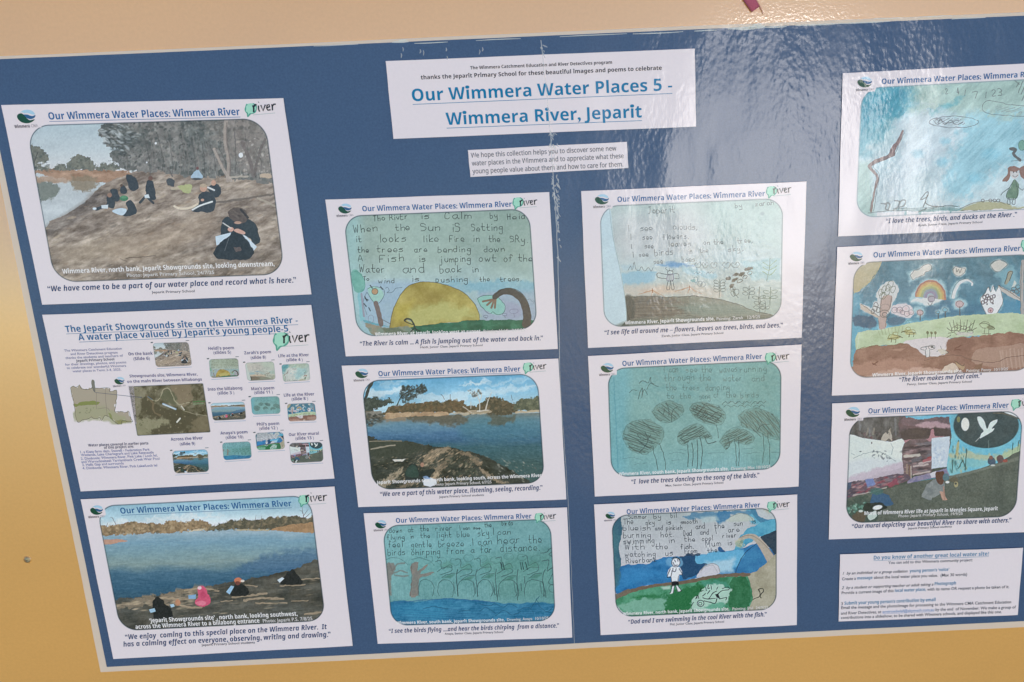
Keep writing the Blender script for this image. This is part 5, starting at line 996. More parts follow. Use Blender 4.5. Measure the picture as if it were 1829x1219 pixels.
    halo([(1280, 280), (1420, 200), (1450, 240), (1500, 380), (1360, 370), (1340, 300)], (120, 170, 186)); p.poly(n, (188, 180, 176), .95, rough=3); p.line([(1320, 350), (1400, 395), (1505, 468)], 6, D, .8, 3); p.poly([(1370, 330), (1400, 250), (1425, 240), (1410, 300), (1385, 345)], (150, 146, 130), .9, rough=5); p.line([(1368, 335), (1398, 250), (1430, 245), (1405, 310)], 6, (70, 72, 66), .85, 3); p.poly([(1420, 360), (1450, 310), (1465, 330), (1440, 365)], (196, 200, 196), .9, rough=4)
    for x, y in ((1440, 375), (1470, 360), (1462, 395), (1488, 380), (1430, 395)): p.ring(x, y, 17, 14, 6, D, .8, wob=4)
    p.line([(1512, 160), (1500, 300), (1505, 580)], 26, (170, 160, 156), .9, 4); p.line([(1500, 170), (1492, 420), (1494, 580)], 5, D, .7, 3)
    # lawn and soil
    gr = [(230, 720), (400, 690), (560, 660), (740, 625), (900, 600), (1100, 580), (1540, 575), (1540, 730), (1140, 740), (930, 760), (600, 800), (400, 820), (270, 840), (215, 850)]
    p.poly(gr, (168, 188, 152), 1, rough=4, col2=(182, 200, 170), ws=80, seed=5); p.noise(30, 7, 6, gr, sx=3); p.line([(240, 715), (222, 840)], 5, (196, 210, 200), .7); p.poly([(640, 780), (920, 760), (930, 840), (760, 850), (640, 810)], (202, 192, 192), .95, rough=6)
    p.poly([(600, 780), (940, 755), (960, 900), (760, 930), (640, 840)], (206, 198, 202), 1, rough=3)
    so = [(215, 850), (300, 840), (330, 820), (450, 815), (600, 800), (660, 830), (760, 900), (900, 880), (930, 770), (1140, 745), (1540, 730), (1540, 1060), (160, 1080), (190, 980)]
    p.poly(so, (134, 96, 84), 1, rough=6, col2=(148, 110, 96), ws=90); p.noise(36, 11, 8, so, sx=2, tint=(1, .9, .85))
    p.poly([(1150, 850), (1310, 830), (1540, 810), (1540, 980), (1140, 960)], (166, 134, 120), .85, rough=4); p.hatch([(1310, 850), (1540, 830), (1540, 1000), (1320, 1000)], 1.45, 30, 12, (184, 158, 146), .6, 4); p.poly([(220, 960), (600, 920), (740, 1000), (500, 1030), (220, 1040)], (176, 134, 118), .7, soft=20, rough=14); p.poly([(320, 1040), (700, 990), (900, 1000), (880, 1030), (330, 1060)], (196, 160, 146), .8, soft=10, rough=12); p.poly([(480, 850), (600, 835), (560, 860)], (180, 140, 124), .7, soft=6); p.poly([(930, 770), (1100, 760), (1130, 830), (1000, 880), (920, 850)], (128, 90, 80), .8, soft=16, rough=8)
    p.line([(740, 930), (860, 905), (1000, 890), (1120, 930), (1300, 945), (1400, 905), (1520, 895)], 5, (104, 76, 70), .8, 4); p.line([(220, 850), (330, 820), (450, 815), (600, 802)], 6, (104, 88, 66), .6, 5)
    p.poly([(900, 985), (960, 950), (1000, 980), (990, 1020), (880, 1020)], (206, 186, 170), .95, rough=8); p.poly([(980, 935), (1060, 980), (1040, 1010), (1000, 980)], (176, 148, 116), .9, rough=4); p.poly([(1120, 990), (1200, 950), (1180, 1010)], (124, 92, 76), .9, rough=4); p.line([(980, 935), (1040, 975), (1055, 960)], 5, (80, 66, 56), .8)
    p.lines([[(345, 965), (380, 945)], [(340, 955), (370, 970)], [(985, 840), (1030, 815)], [(980, 850), (1030, 850)]], 8, (104, 60, 52), .8, 3)
    # animals on the lawn and reeds
    Y = (120, 118, 60)
    for x, y, k in ((500, 750, 1), (640, 710, -1)): p.poly([(x - 50 * k, y + 20), (x, y - 20), (x + 60 * k, y - 12), (x + 40 * k, y + 20)], (176, 172, 118), .8, rough=5); p.ring(x, y, 34, 20, 5, Y, .75, wob=5); p.ring(x + 20 * k, y - 26, 18, 14, 5, Y, .7, wob=3); p.lines([[(x - 40 * k, y + 10), (x + 60 * k, y)], [(x - 10, y + 16), (x - 14, y + 40)], [(x + 20, y + 14), (x + 20, y + 40)], [(x + 40 * k, y - 10), (x + 76 * k, y + 4)]], 6, (74, 74, 48), .8, 3)
    for i in range(8): p.line([(400 + i * 24, 740 - i * 4), (380 + i * 28, 690 - i * 3)], 4, (120, 130, 100), .6, 2); p.line([(960 + i * 22, 700 - (i % 3) * 6), (940 + i * 28, 640 - (i % 2) * 22)], 6, (86, 94, 74), .8, 2)
    for x in (770, 800, 830): p.ell(x, 718, 10, 13, (96, 96, 70), .85, rough=4); p.line([(x, 725), (x, 760)], 4, (76, 76, 60), .8)
    for x, y in ((980, 690), (1010, 670), (1050, 680), (1085, 690), (1040, 705), (1100, 710), (1000, 715)): p.ring(x, y, 24, 14, 5, (84, 84, 78), .75, wob=5)
    p.poly([(985, 715), (1110, 705), (1120, 735), (1000, 742)], (196, 190, 192), .7, soft=6, rough=6); p.lines([[(920, 680), (960, 710)], [(930, 720), (970, 715)], [(920, 755), (950, 735)], [(1150, 680), (1110, 700)], [(1130, 640), (1090, 670)]], 6, (84, 92, 74), .8, 2)
    p.ring(1215, 655, 36, 26, 5, (96, 104, 84), .8, wob=4); p.ell(1255, 675, 26, 16, (104, 110, 84), .7, rough=5); p.line([(1175, 650), (1200, 640), (1240, 650), (1290, 685), (1250, 690)], 6, (78, 84, 66), .85, 3); p.lines([[(1215, 680), (1210, 720)], [(1245, 690), (1245, 722)], [(1195, 725), (1260, 724)]], 5, (84, 90, 72), .8)
    p.ring(740, 840, 22, 14, 5, D, .75, wob=3); p.ring(800, 830, 26, 16, 5, D, .7, wob=4); p.poly([(750, 850), (785, 848), (785, 905), (755, 905)], (206, 204, 206), .95, rough=3); p.lines([[(730, 830), (800, 822), (820, 840)], [(752, 850), (756, 904)], [(785, 850), (785, 900)], [(840, 860), (880, 850), (930, 870), (880, 888)], [(870, 820), (880, 850)]], 5.5, D, .8, 3); p.poly([(845, 850), (890, 840), (930, 868), (880, 885)], (200, 192, 178), .85, rough=4); p.ell(805, 828, 10, 8, (60, 62, 60), .8)
    p.noise(9, 6, 30)
    return p.finish(32, edge=(96, 104, 112), corner=[(100, 120), (280, 128), (300, 165), (285, 190), (100, 190)])

def pic_mural():
    p = Pic([(1517, 746.3), (1828.6, 732.6), (1815, 923.7), (1509.4, 936.1)], (1470, 705, 4.599), base=(76, 84, 76))
    gp = [(180, 870), (450, 800), (700, 730), (930, 690), (1050, 668), (1400, 580), (1660, 490), (1660, 1080), (180, 1080)]
    p.poly([(190, 130), (700, 130), (680, 400), (190, 400)], (82, 82, 82), 1, rough=4, col2=(100, 100, 100), ws=60); p.noise(30, 18, 3, [(190, 130), (680, 130), (670, 400), (190, 400)], sy=2)
    p.dabs([(210, 320), (660, 300), (660, 380), (210, 370)], 60, 4, 14, [(60, 54, 58), (120, 108, 108), (100, 74, 82), (70, 84, 84)], .7, 1.2, 1.5, .6, 3); p.lines([[(300, 215), (305, 290)], [(380, 280), (385, 340)], [(590, 200), (600, 330)]], 16, (128, 132, 140), .5, 4)
    p.poly([(480, 375), (510, 310), (530, 320), (545, 290), (575, 375), (540, 360), (520, 380)], (186, 176, 164), .9, rough=5)
    for x in (360, 410, 545): p.line([(x, 330), (x + 10, 280)], 14, (146, 138, 128), .7, 4)
    p.poly([(660, 130), (1070, 120), (1060, 360), (900, 350), (660, 400)], (110, 88, 92), 1, rough=4, col2=(84, 76, 80), ws=60)
    p.poly([(660, 165), (1070, 150), (1060, 185), (900, 190), (820, 210), (740, 200), (670, 180)], (106, 184, 214), 1, rough=4); p.poly([(680, 175), (880, 165), (800, 180)], (190, 214, 222), .7, soft=8)
    p.poly([(660, 185), (820, 212), (900, 192), (1060, 190), (1060, 250), (900, 260), (660, 250)], (124, 100, 106), .9, rough=8, col2=(96, 84, 92), ws=40); p.poly([(760, 250), (900, 225), (1040, 250), (1030, 270), (860, 275)], (190, 156, 166), .8, soft=8, rough=8); p.poly([(660, 290), (900, 270), (1050, 290), (1050, 350), (900, 345), (800, 370), (660, 370)], (74, 66, 66), .9, soft=8, rough=8)
    p.poly([(665, 375), (840, 370), (880, 330), (890, 290), (915, 285), (920, 345), (1000, 345), (900, 370), (860, 400), (670, 405)], (176, 126, 136), .95, rough=4); p.poly([(1060, 190), (1080, 190), (1080, 260), (1060, 260)], (150, 180, 200), .7)
    # painted wall panels
    p.poly([(200, 355), (330, 358), (470, 378), (560, 388), (665, 375), (665, 580), (480, 640), (195, 720)], (206, 216, 214), 1, rough=2, col2=(214, 220, 216), ws=90); p.poly([(200, 560), (480, 520), (665, 560), (660, 640), (195, 730)], (198, 206, 214), .7, soft=40)
    p.poly([(480, 600), (665, 560), (670, 650), (430, 690), (195, 740), (200, 690)], (190, 172, 188), .8, soft=16, rough=10)
    p.lines([[(250, 525), (330, 490), (450, 470), (530, 500), (545, 520)], [(560, 400), (575, 440), (560, 490)], [(545, 510), (600, 550)], [(230, 480), (260, 500)]], 5, (120, 136, 140), .7, 4); p.dabs([(300, 460), (560, 460), (600, 560), (480, 560)], 18, 3, 8, [(84, 96, 104)], .8, 2, seed=3); p.ell(400, 398, 6, 8, (110, 100, 90)); p.ell(308, 468, 9, 5, (84, 96, 104))
    p.poly([(668, 400), (890, 390), (890, 640), (725, 660), (668, 650)], (96, 84, 88), 1, rough=3, col2=(120, 100, 104), ws=50)
    p.dabs([(670, 410), (888, 400), (888, 630), (725, 655), (672, 640)], 80, 4, 14, [(60, 56, 62), (150, 128, 132), (112, 112, 120), (176, 140, 140), (84, 70, 74)], .8, 3.4, 0, .3, 6)
    for q, ww, c in (([(670, 510), (790, 495)], 22, (196, 190, 180)), ([(790, 570), (885, 545)], 16, (190, 172, 172)), ([(745, 590), (860, 575)], 14, (196, 180, 178)), ([(830, 545), (885, 530)], 24, (176, 96, 104)), ([(740, 660), (880, 630)], 12, (190, 176, 170)), ([(670, 440), (880, 420)], 14, (70, 62, 68)), ([(740, 545), (800, 520)], 30, (98, 98, 106)), ([(860, 520), (885, 515)], 14, (150, 62, 70))): p.line(q, ww, c, .85, 4)
    p.line([(690, 580), (690, 680)], 16, (150, 130, 116), .9, 2); p.line([(712, 585), (715, 690)], 16, (120, 96, 84), .9, 2); p.line([(722, 590), (724, 690)], 6, (214, 200, 190), .8)
    p.poly([(893, 360), (1040, 345), (1035, 590), (890, 612)], (200, 210, 220), 1, rough=2, col2=(188, 202, 216), ws=50); p.dabs([(910, 420), (1000, 420), (1000, 570), (910, 570)], 50, 3, 9, [(160, 178, 204), (176, 190, 210), (220, 224, 228)], .7, 1.4, seed=8)
    # shoreline band along the foot of the wall
    p.poly([(195, 740), (430, 685), (670, 650), (720, 690), (680, 715), (450, 780), (195, 865)], (112, 86, 96), 1, rough=5, col2=(84, 78, 92), ws=40); p.dabs([(200, 730), (660, 650), (690, 700), (460, 770), (200, 850)], 110, 4, 12, [(156, 118, 124), (70, 60, 72), (176, 156, 156), (150, 70, 84), (96, 96, 112)], .8, 2.6, -.25, .4, 9)
    p.poly([(345, 700), (410, 680), (425, 740), (365, 760)], (112, 134, 190), .9, soft=5, rough=5); p.poly([(520, 730), (600, 690), (620, 740), (540, 765)], (156, 66, 84), .7, soft=6, rough=6); p.line([(250, 830), (400, 800), (520, 765)], 10, (176, 166, 160), .8, 3); p.poly([(195, 720), (240, 725), (230, 770), (195, 790)], (60, 84, 110), .9, rough=4)
    p.poly([(720, 690), (900, 640), (1040, 600), (1050, 665), (930, 690), (720, 740)], (150, 140, 160), 1, rough=4, col2=(112, 112, 150), ws=40); p.poly([(880, 650), (930, 630), (930, 670), (890, 685)], (206, 204, 212), .9, rough=3)
    p.poly([(195, 880), (450, 810), (680, 740), (930, 680), (940, 710), (700, 790), (450, 860), (195, 930)], (72, 136, 150), 1, rough=4, col2=(56, 116, 132), ws=40); p.poly([(640, 750), (690, 740), (690, 820), (650, 825)], (92, 150, 152), .9, rough=5); p.dabs([(195, 900), (460, 820), (720, 740), (720, 830), (440, 870), (240, 960)], 70, 4, 12, [(110, 176, 168), (64, 110, 100), (160, 200, 186), (48, 84, 92)], .8, 1.8, seed=4)
    # right-hand wall: night disc, white bird, sunset reeds
    p.poly([(1065, 140), (1430, 130), (1660, 215), (1650, 500), (1400, 570), (1040, 665), (1055, 350)], (92, 178, 208), 1, rough=2, col2=(120, 192, 208), ws=70); p.poly([(1050, 480), (1200, 470), (1400, 490), (1650, 400), (1650, 470), (1400, 540), (1180, 520), (1050, 540)], (190, 184, 142), .75, soft=18, rough=14); p.poly([(1045, 540), (1180, 530), (1350, 560), (1180, 620), (1040, 660)], (130, 186, 186), .7, soft=14, rough=10)
    p.dabs([(1050, 400), (1180, 440), (1180, 620), (1045, 650)], 50, 3, 10, [(186, 176, 130), (76, 130, 130), (60, 96, 100), (160, 196, 190)], .75, 2.4, 1.4, .5, 6); p.lines([[(1115, 380), (1095, 490)], [(1180, 450), (1170, 620)], [(1150, 540), (1110, 610)], [(1150, 540), (1165, 590)], [(1065, 540), (1060, 640)], [(1610, 380), (1600, 460)], [(1560, 400), (1555, 500)]], 9, (54, 84, 80), .8, 3); p.line([(1112, 400), (1100, 490)], 22, (190, 176, 120), .8, 3); p.poly([(1480, 470), (1560, 450), (1640, 400), (1640, 470), (1500, 510)], (168, 190, 150), .7, soft=12, rough=8)
    p.ell(1340, 255, 268, 186, (48, 72, 78), 1, soft=3); p.ell(1340, 235, 250, 160, (58, 78, 84), .6, soft=60); p.noise(40, 7, 5, [(1070, 140), (1600, 140), (1580, 420), (1100, 420)])
    p.poly([(1430, 120), (1660, 120), (1660, 215), (1540, 170)], (216, 220, 222), 1, rough=2); p.line([(1400, 150), (1520, 165), (1650, 218)], 12, (92, 92, 84), .9, 2); p.ell(1168, 245, 33, 54, (220, 220, 214)); p.ell(1113, 205, 14, 24, (140, 140, 92), .8)
    p.poly([(1268, 182), (1300, 185), (1330, 230), (1350, 285), (1375, 230), (1430, 207), (1420, 240), (1385, 280), (1408, 278), (1395, 300), (1360, 325), (1320, 345), (1290, 362), (1300, 325), (1320, 300), (1290, 260), (1272, 215)], (206, 220, 218), 1, rough=1.5); p.line([(1290, 350), (1255, 385)], 6, (170, 180, 180), .8); p.line([(1360, 380), (1360, 440)], 8, (110, 130, 128), .6)
    # bitumen ground with children
    p.poly(gp, (86, 94, 86), 1, rough=2, col2=(96, 104, 94), ws=120); p.noise(12, 8, 7, gp); p.poly([(1050, 668), (1400, 580), (1660, 490), (1660, 520), (1400, 600), (1060, 690)], (124, 130, 118), .6, soft=8)
    p.poly([(180, 880), (440, 850), (560, 880), (480, 960), (400, 1080), (180, 1080)], (66, 84, 76), .9, soft=20, rough=16); p.dabs([(195, 920), (360, 880), (330, 960), (210, 1000)], 44, 5, 15, [(112, 166, 150), (60, 104, 88), (150, 192, 176)], .8, 1.3, seed=6)
    p.poly([(240, 1000), (300, 960), (350, 990), (320, 1060), (260, 1050)], (98, 82, 66), .8, soft=10, rough=8)
    p.poly([(390, 850), (430, 800), (520, 820), (560, 870), (580, 905), (480, 920), (400, 900)], (54, 92, 128), .95, rough=8); p.ell(440, 795, 60, 30, (66, 108, 104), .85, rough=12, soft=6); p.poly([(330, 950), (360, 890), (480, 890), (530, 930), (450, 960)], (40, 50, 46), .9, rough=6); p.ell(448, 928, 40, 18, (224, 226, 224), 1, -.2); p.poly([(370, 985), (430, 955), (440, 1000), (400, 1035), (375, 1020)], (190, 206, 200), .95, rough=5); p.ell(310, 958, 18, 10, (206, 216, 212), .9)
    p.poly([(810, 840), (830, 780), (880, 720), (940, 690), (990, 720), (1000, 780), (960, 820), (900, 850), (880, 865)], (116, 124, 126), 1, rough=5, col2=(136, 142, 142), ws=30); p.poly([(925, 690), (930, 640), (970, 625), (1000, 650), (985, 720), (960, 740)], (96, 66, 56), 1, rough=5); p.poly([(955, 800), (985, 800), (1020, 865), (985, 872)], (190, 150, 132), .95, rough=4); p.line([(990, 760), (1000, 860)], 12, (170, 130, 114), .8)
    p.ell(1010, 680, 26, 32, (84, 120, 130), .9, rough=6); p.ell(1022, 720, 16, 10, (220, 222, 218)); p.ell(1075, 700, 34, 24, (96, 92, 76), .9, rough=6); p.ell(1092, 740, 18, 22, (170, 160, 120), .9, rough=5); p.ell(1090, 732, 10, 10, (80, 84, 80))
    p.ell(1385, 548, 34, 32, (66, 84, 104), .95, rough=5); p.ell(1380, 518, 16, 16, (130, 90, 80)); p.ell(1455, 530, 30, 34, (96, 74, 76), .95, rough=5); p.ell(1498, 545, 22, 14, (160, 76, 68), .9, rough=4); p.ell(1395, 582, 18, 7, (200, 206, 204), .9)
    p.noise(11, 7, 30)
    return p.finish(32, corner=[(100, 150), (320, 150), (332, 180), (330, 214), (100, 220)])

def pic_aerial():
    v = (80, 550, 3.81); q = [(229.3, 690), (363.2, 684.3), (376.6, 773), (244.7, 779.5)]
    p = Pic(q, v, 1.5, base=(104, 98, 76))
    p.noise(60, 26, 3); p.noise(20, 22, 4)
    p.poly([(570, 530), (660, 530), (680, 640), (620, 740), (590, 640)], (142, 136, 112), .7, soft=16, rough=14); p.poly([(850, 520), (990, 515), (1000, 640), (930, 660), (880, 600)], (134, 118, 94), .85, soft=8, rough=10); p.poly([(600, 760), (760, 760), (860, 800), (720, 860), (625, 870)], (150, 146, 116), .8, soft=12, rough=16)
    p.poly([(660, 620), (720, 600), (780, 680), (900, 690), (1000, 720), (1040, 760), (900, 850), (700, 850), (860, 780), (740, 740), (690, 700)], (82, 76, 56), .9, soft=10, rough=14); p.poly([(790, 590), (830, 560), (890, 610), (900, 660), (820, 640)], (96, 98, 74), .8, soft=8, rough=8)
    p.poly([(1000, 780), (1120, 700), (1130, 850), (980, 840)], (122, 110, 84), .7, soft=10, rough=14)
    p.line([(700, 620), (770, 630), (800, 570), (830, 545), (850, 560), (880, 620), (915, 660), (985, 645)], 7, (168, 160, 132), .8, 4); p.line([(915, 660), (945, 700), (1050, 730), (1120, 740)], 5, (160, 152, 126), .7, 3); p.line([(690, 600), (730, 640), (740, 700), (780, 740)], 14, (120, 104, 78), .8, 8)
    p.dabs([(580, 540), (1120, 520), (1130, 850), (630, 870)], 220, 2, 6, [(72, 70, 52), (150, 142, 112), (90, 92, 64), (126, 116, 90)], .7, 1.4, seed=3)
    p.line([(805, 655), (890, 690)], 12, (150, 176, 196)); p.line([(808, 658), (886, 690)], 5, (206, 216, 222)); p.line([(930, 670), (948, 695)], 9, (206, 202, 186), .9); p.line([(900, 778), (920, 754)], 11, (220, 216, 204), .95)
    p.line([(700, 605), (730, 625)], 5, (96, 130, 150), .8); p.line([(1010, 640), (1090, 636)], 8, (70, 120, 66), .9, 2); p.line([(1010, 655), (1080, 653)], 6, (120, 150, 110), .8, 2); p.line([(570, 602), (660, 610)], 5, (60, 66, 74), .9)
    p.finish(2, ew=1.0); p.keep[:] = True
    return p

# ------------------------------------------------------------------ wall panel, blue poster, screw, ribbon
ZB, ZC = 0.0017, 0.0036              # top of the blue sheet, top of the prints
def box_mesh(name, lo, hi, mat, parent, bevel=0.0):
    (x0, y0, z0), (x1, y1, z1) = lo, hi
    v = [(x0, y0, z0), (x1, y0, z0), (x1, y1, z0), (x0, y1, z0), (x0, y0, z1), (x1, y0, z1), (x1, y1, z1), (x0, y1, z1)]
    f = [(0, 3, 2, 1), (4, 5, 6, 7), (0, 1, 5, 4), (1, 2, 6, 5), (2, 3, 7, 6), (3, 0, 4, 7)]
    return mesh_obj(name, v, f, mat, parent)
wall = box_mesh('wall', (-1.7, -1.15, -0.018), (1.9, 1.35, 0.0), m_wall, None)
wall.matrix_world = ROOT
wall['label'] = 'yellow painted wall panel that the blue poster is fixed to'; wall['category'] = 'wall'

poster = thing('poster', 'large blue laminated poster sheet with a clear plastic edge, behind the white prints', 'poster', B(914, 620, 0.0))
mar = [(-420, 126), (0, 101.5), (620, 81), (1209, 55.5), (1829, 24.5), (2180, 5)]
blu = [(-420, 131), (0, 106), (620, 85), (1209, 61.7), (1829, 30.3), (2180, 11)]
# the sheet runs on past the right edge of the photograph
slab('blue_sheet', [(-34, 107.5), (2010, 20.5), (1996, 1101), (190.6, 1191.8)], 0.0011, ZB, m_blue, poster, 40, 0.5)
slab('clear_edge', [(-46, 102.8), (2026, 13.0), (2014, 1111), (179.7, 1201)], 0.0003, 0.0010, m_clear, poster, 60, 0.8)

def ribbon_mesh(t, name, polys, wfun, z, mat):
    """flat strips along polylines given in photo pixels"""
    V, F = [], []
    for pi, pl in enumerate(polys):
        q = np.array([B(x, y, z) for x, y in pl]); n = len(q); base = len(V)
        for i in range(n):
            d = q[min(i + 1, n - 1)] - q[max(i - 1, 0)]; d = d / (np.linalg.norm(d) + 1e-12)
            o = np.array([-d[1], d[0], 0]) * wfun(pi, i / max(n - 1, 1)) / 2
            dz = np.array([0, 0, pi * 4e-6])
            V += [q[i] + o + dz, q[i] - o + dz]
        for i in range(n - 1):
            a = base + 2 * i; F.append((a + 1, a + 3, a + 2, a))
    return mesh_obj(name, loc(t, V), F, mat, t)

PXM = 0.28 / 400                                 # metres per photo pixel, about
rr = random.Random(5)
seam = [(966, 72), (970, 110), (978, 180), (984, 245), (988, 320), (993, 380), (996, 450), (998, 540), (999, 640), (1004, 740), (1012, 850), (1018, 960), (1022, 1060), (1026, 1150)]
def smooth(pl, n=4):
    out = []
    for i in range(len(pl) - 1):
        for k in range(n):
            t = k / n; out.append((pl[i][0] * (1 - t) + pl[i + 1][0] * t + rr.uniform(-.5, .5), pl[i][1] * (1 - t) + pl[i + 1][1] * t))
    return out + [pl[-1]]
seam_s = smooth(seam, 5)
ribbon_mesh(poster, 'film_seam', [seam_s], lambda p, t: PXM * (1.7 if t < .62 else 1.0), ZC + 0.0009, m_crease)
# crinkled places along the seam: short torn-looking bubbles of film
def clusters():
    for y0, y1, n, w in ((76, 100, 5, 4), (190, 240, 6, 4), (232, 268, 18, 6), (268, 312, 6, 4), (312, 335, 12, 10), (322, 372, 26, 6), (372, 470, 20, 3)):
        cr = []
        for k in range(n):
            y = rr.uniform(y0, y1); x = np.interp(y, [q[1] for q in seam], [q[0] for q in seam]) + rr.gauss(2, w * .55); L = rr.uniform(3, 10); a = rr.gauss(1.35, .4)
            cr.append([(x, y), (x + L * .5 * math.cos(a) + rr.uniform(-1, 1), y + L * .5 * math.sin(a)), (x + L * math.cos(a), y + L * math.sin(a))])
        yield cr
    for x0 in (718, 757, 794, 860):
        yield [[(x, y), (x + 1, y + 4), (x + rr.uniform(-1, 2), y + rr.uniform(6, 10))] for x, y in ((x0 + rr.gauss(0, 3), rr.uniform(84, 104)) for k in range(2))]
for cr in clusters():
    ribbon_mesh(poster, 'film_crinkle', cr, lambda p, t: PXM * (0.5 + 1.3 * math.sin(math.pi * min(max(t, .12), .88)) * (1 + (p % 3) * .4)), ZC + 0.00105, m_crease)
# glints of the clear film along the top edge, painted as pale strips
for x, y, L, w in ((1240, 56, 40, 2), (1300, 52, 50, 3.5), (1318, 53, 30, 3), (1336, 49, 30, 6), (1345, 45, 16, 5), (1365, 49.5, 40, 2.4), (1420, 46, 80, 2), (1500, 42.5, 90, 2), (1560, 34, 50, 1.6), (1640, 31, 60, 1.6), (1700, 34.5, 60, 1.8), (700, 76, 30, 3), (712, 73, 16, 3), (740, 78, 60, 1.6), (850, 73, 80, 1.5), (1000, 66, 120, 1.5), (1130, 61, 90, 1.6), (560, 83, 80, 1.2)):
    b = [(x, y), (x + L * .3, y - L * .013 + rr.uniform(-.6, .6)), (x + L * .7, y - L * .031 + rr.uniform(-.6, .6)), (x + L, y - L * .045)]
    ribbon_mesh(poster, 'painted_glint', [b], lambda p, t: PXM * w * (0.25 + .75 * math.sin(math.pi * min(max(t, .08), .92))), ZB + 0.0004, m_gleam)

def metal(name, c, rough):
    m, nt, p = new_mat(name); p.inputs['Metallic'].default_value = 0.5; p.inputs['Roughness'].default_value = rough
    nt.links.new(mottle(nt, lin(c), .35, 900), p.inputs['Base Color']); return m
scr = thing('screw', 'small tarnished slotted screw head set in the yellow wall, left of the lowest left print', 'screw', B(49.3, 999.8, 0.0), 0.35)
V, F = [], []; N, M = 40, 14; R = 0.0042
for i in range(M + 1):
    r = R * (i / M) ** .8 if i else 0.0
    for k in range(N):
        a = 2 * math.pi * k / N; x, y = r * math.cos(a), r * math.sin(a)
        h = 0.0019 * math.sqrt(max(0, 1 - (r / R) ** 2 * .96)) + 0.0002
        if abs(y + 0.0002 * math.sin(x * 900)) < 0.0006: h = max(0.0002, h - 0.0012)
        V.append((x, y, h if i < M else 0.0))
for i in range(M):
    for k in range(N):
        j = (k + 1) % N; F.append((i * N + k, (i + 1) * N + k, (i + 1) * N + j, i * N + j))
mesh_obj('screw_head', V, F, metal('tarnished_brass', (168, 156, 124), .45), scr)
V, F = [], []
for k in range(N):
    a = 2 * math.pi * k / N
    for r, z in ((R * 1.02, .0012), (R * 1.22, .0006), (R * 1.3, 0.0)): V.append((r * math.cos(a), r * math.sin(a), z))
for k in range(N):
    j = (k + 1) % N
    for q in range(2): F.append((3 * k + q, 3 * k + q + 1, 3 * j + q + 1, 3 * j + q))
mesh_obj('paint_ring', V, F, m_wall, scr, True)

m_red, nt, p = new_mat('faded_red_ribbon')
nt.links.new(mottle(nt, ink((166, 88, 108)), .2, 500), p.inputs['Base Color']); p.inputs['Roughness'].default_value = .8; p.inputs['Sheen Weight'].default_value = .2
rib = thing('ribbon', 'faded red ribbon end with a frayed thread, hanging above the blue poster', 'ribbon', B(1341, 8, 0.002))
V, F = [], []; n = 16
for i in range(n + 1):
    t = i / n; a = np.array([1350 - 12 - 50 * t, 23 - 66 * t]); a = np.array([1342.3 - 44 * t, 22.3 - 64 * t]); b = np.array([1356.6 - 21 * t - 14 * t * t, 12.2 - 62 * t])
    for k in range(5):
        u = k / 4; q = a * (1 - u) + b * u; z = 0.0035 + 0.0016 * math.sin(u * math.pi) + 0.003 * t * t + .0006 * math.sin(t * 9)
        w = B(q[0], q[1], z); V.append(w)
F = [(i * 5 + k, i * 5 + k + 1, (i + 1) * 5 + k + 1, (i + 1) * 5 + k) for i in range(n) for k in range(4)]
o = mesh_obj('ribbon_band', loc(rib, V), F, m_red, rib, True)
md = o.modifiers.new('thickness', 'SOLIDIFY'); md.thickness = 0.0009
m_thread, nt, p = new_mat('pale_thread'); nt.links.new(mottle(nt, ink((186, 132, 120)), .2, 800), p.inputs['Base Color'])
cu = [(1348, -6), (1353, 4), (1357.5, 12), (1360, 17), (1361.5, 21), (1363.3, 25.5)]
V, F = [], []
for i, (x, y) in enumerate(cu):
    c = B(x, y, 0.0045 - .0005 * i); r = 0.00055 * (1 - .07 * i)
    for k in range(6):
        a = k * math.pi / 3; V.append(c + np.array([r * math.cos(a), .4 * r * math.cos(a), r * math.sin(a)]))
for i in range(len(cu) - 1):
    for k in range(6): j = (k + 1) % 6; F.append((i * 6 + k, i * 6 + j, (i + 1) * 6 + j, (i + 1) * 6 + k))
mesh_obj('thread', loc(rib, V), F, m_thread, rib, True)

# ------------------------------------------------------------------ the prints
HEAD, QUO, BLK, GRY, WHT = (42, 96, 148), (22, 56, 102), (36, 38, 44), (92, 92, 102), (232, 228, 232)
TILT = -0.045
def shape_px(t, name, pts, cx, cy, k, z, col, mirror=1):
    return flat_poly(name, [B(cx + x * k, cy - y * k + TILT * x * k, z) for x, y in pts], print_mat(col), t)
def catmull(p, n=5):
    out = []; m = len(p)
    for i in range(m):
        a, b, c, d = (np.array(p[(i + j) % m], float) for j in (-1, 0, 1, 2))
        for k in range(n):
            t = k / n; out.append(tuple(.5 * (2 * b + (c - a) * t + (2 * a - 5 * b + 4 * c - d) * t * t + (3 * b - a - 3 * c + d) * t ** 3)))
    return out
LEAF = catmull([(-1, .08), (-.82, .32), (-.5, .36), (-.18, .12), (.1, -.22), (.42, -.42), (.92, -.34), (.62, -.62), (.1, -.74), (-.45, -.62), (-.85, -.3)])
WAVE = catmull([(-.28, .2), (-.05, -.06), (.22, -.24), (.55, -.3), (.9, -.16), (1, .12), (.72, .02), (.42, .08), (.12, .2)])
DOME = catmull([(-.72, .42), (-.3, .68), (.2, .72), (.66, .56), (.95, .22), (.7, .18), (.4, .28), (.1, .38), (-.22, .36), (-.45, .5)])
BUB = catmull([(-.85, .2), (-.72, .75), (-.2, 1.0), (.45, .92), (.9, .45), (.85, -.2), (.4, -.62), (-.1, -.72), (-.5, -1.15), (-.55, -.6), (-.85, -.25)])
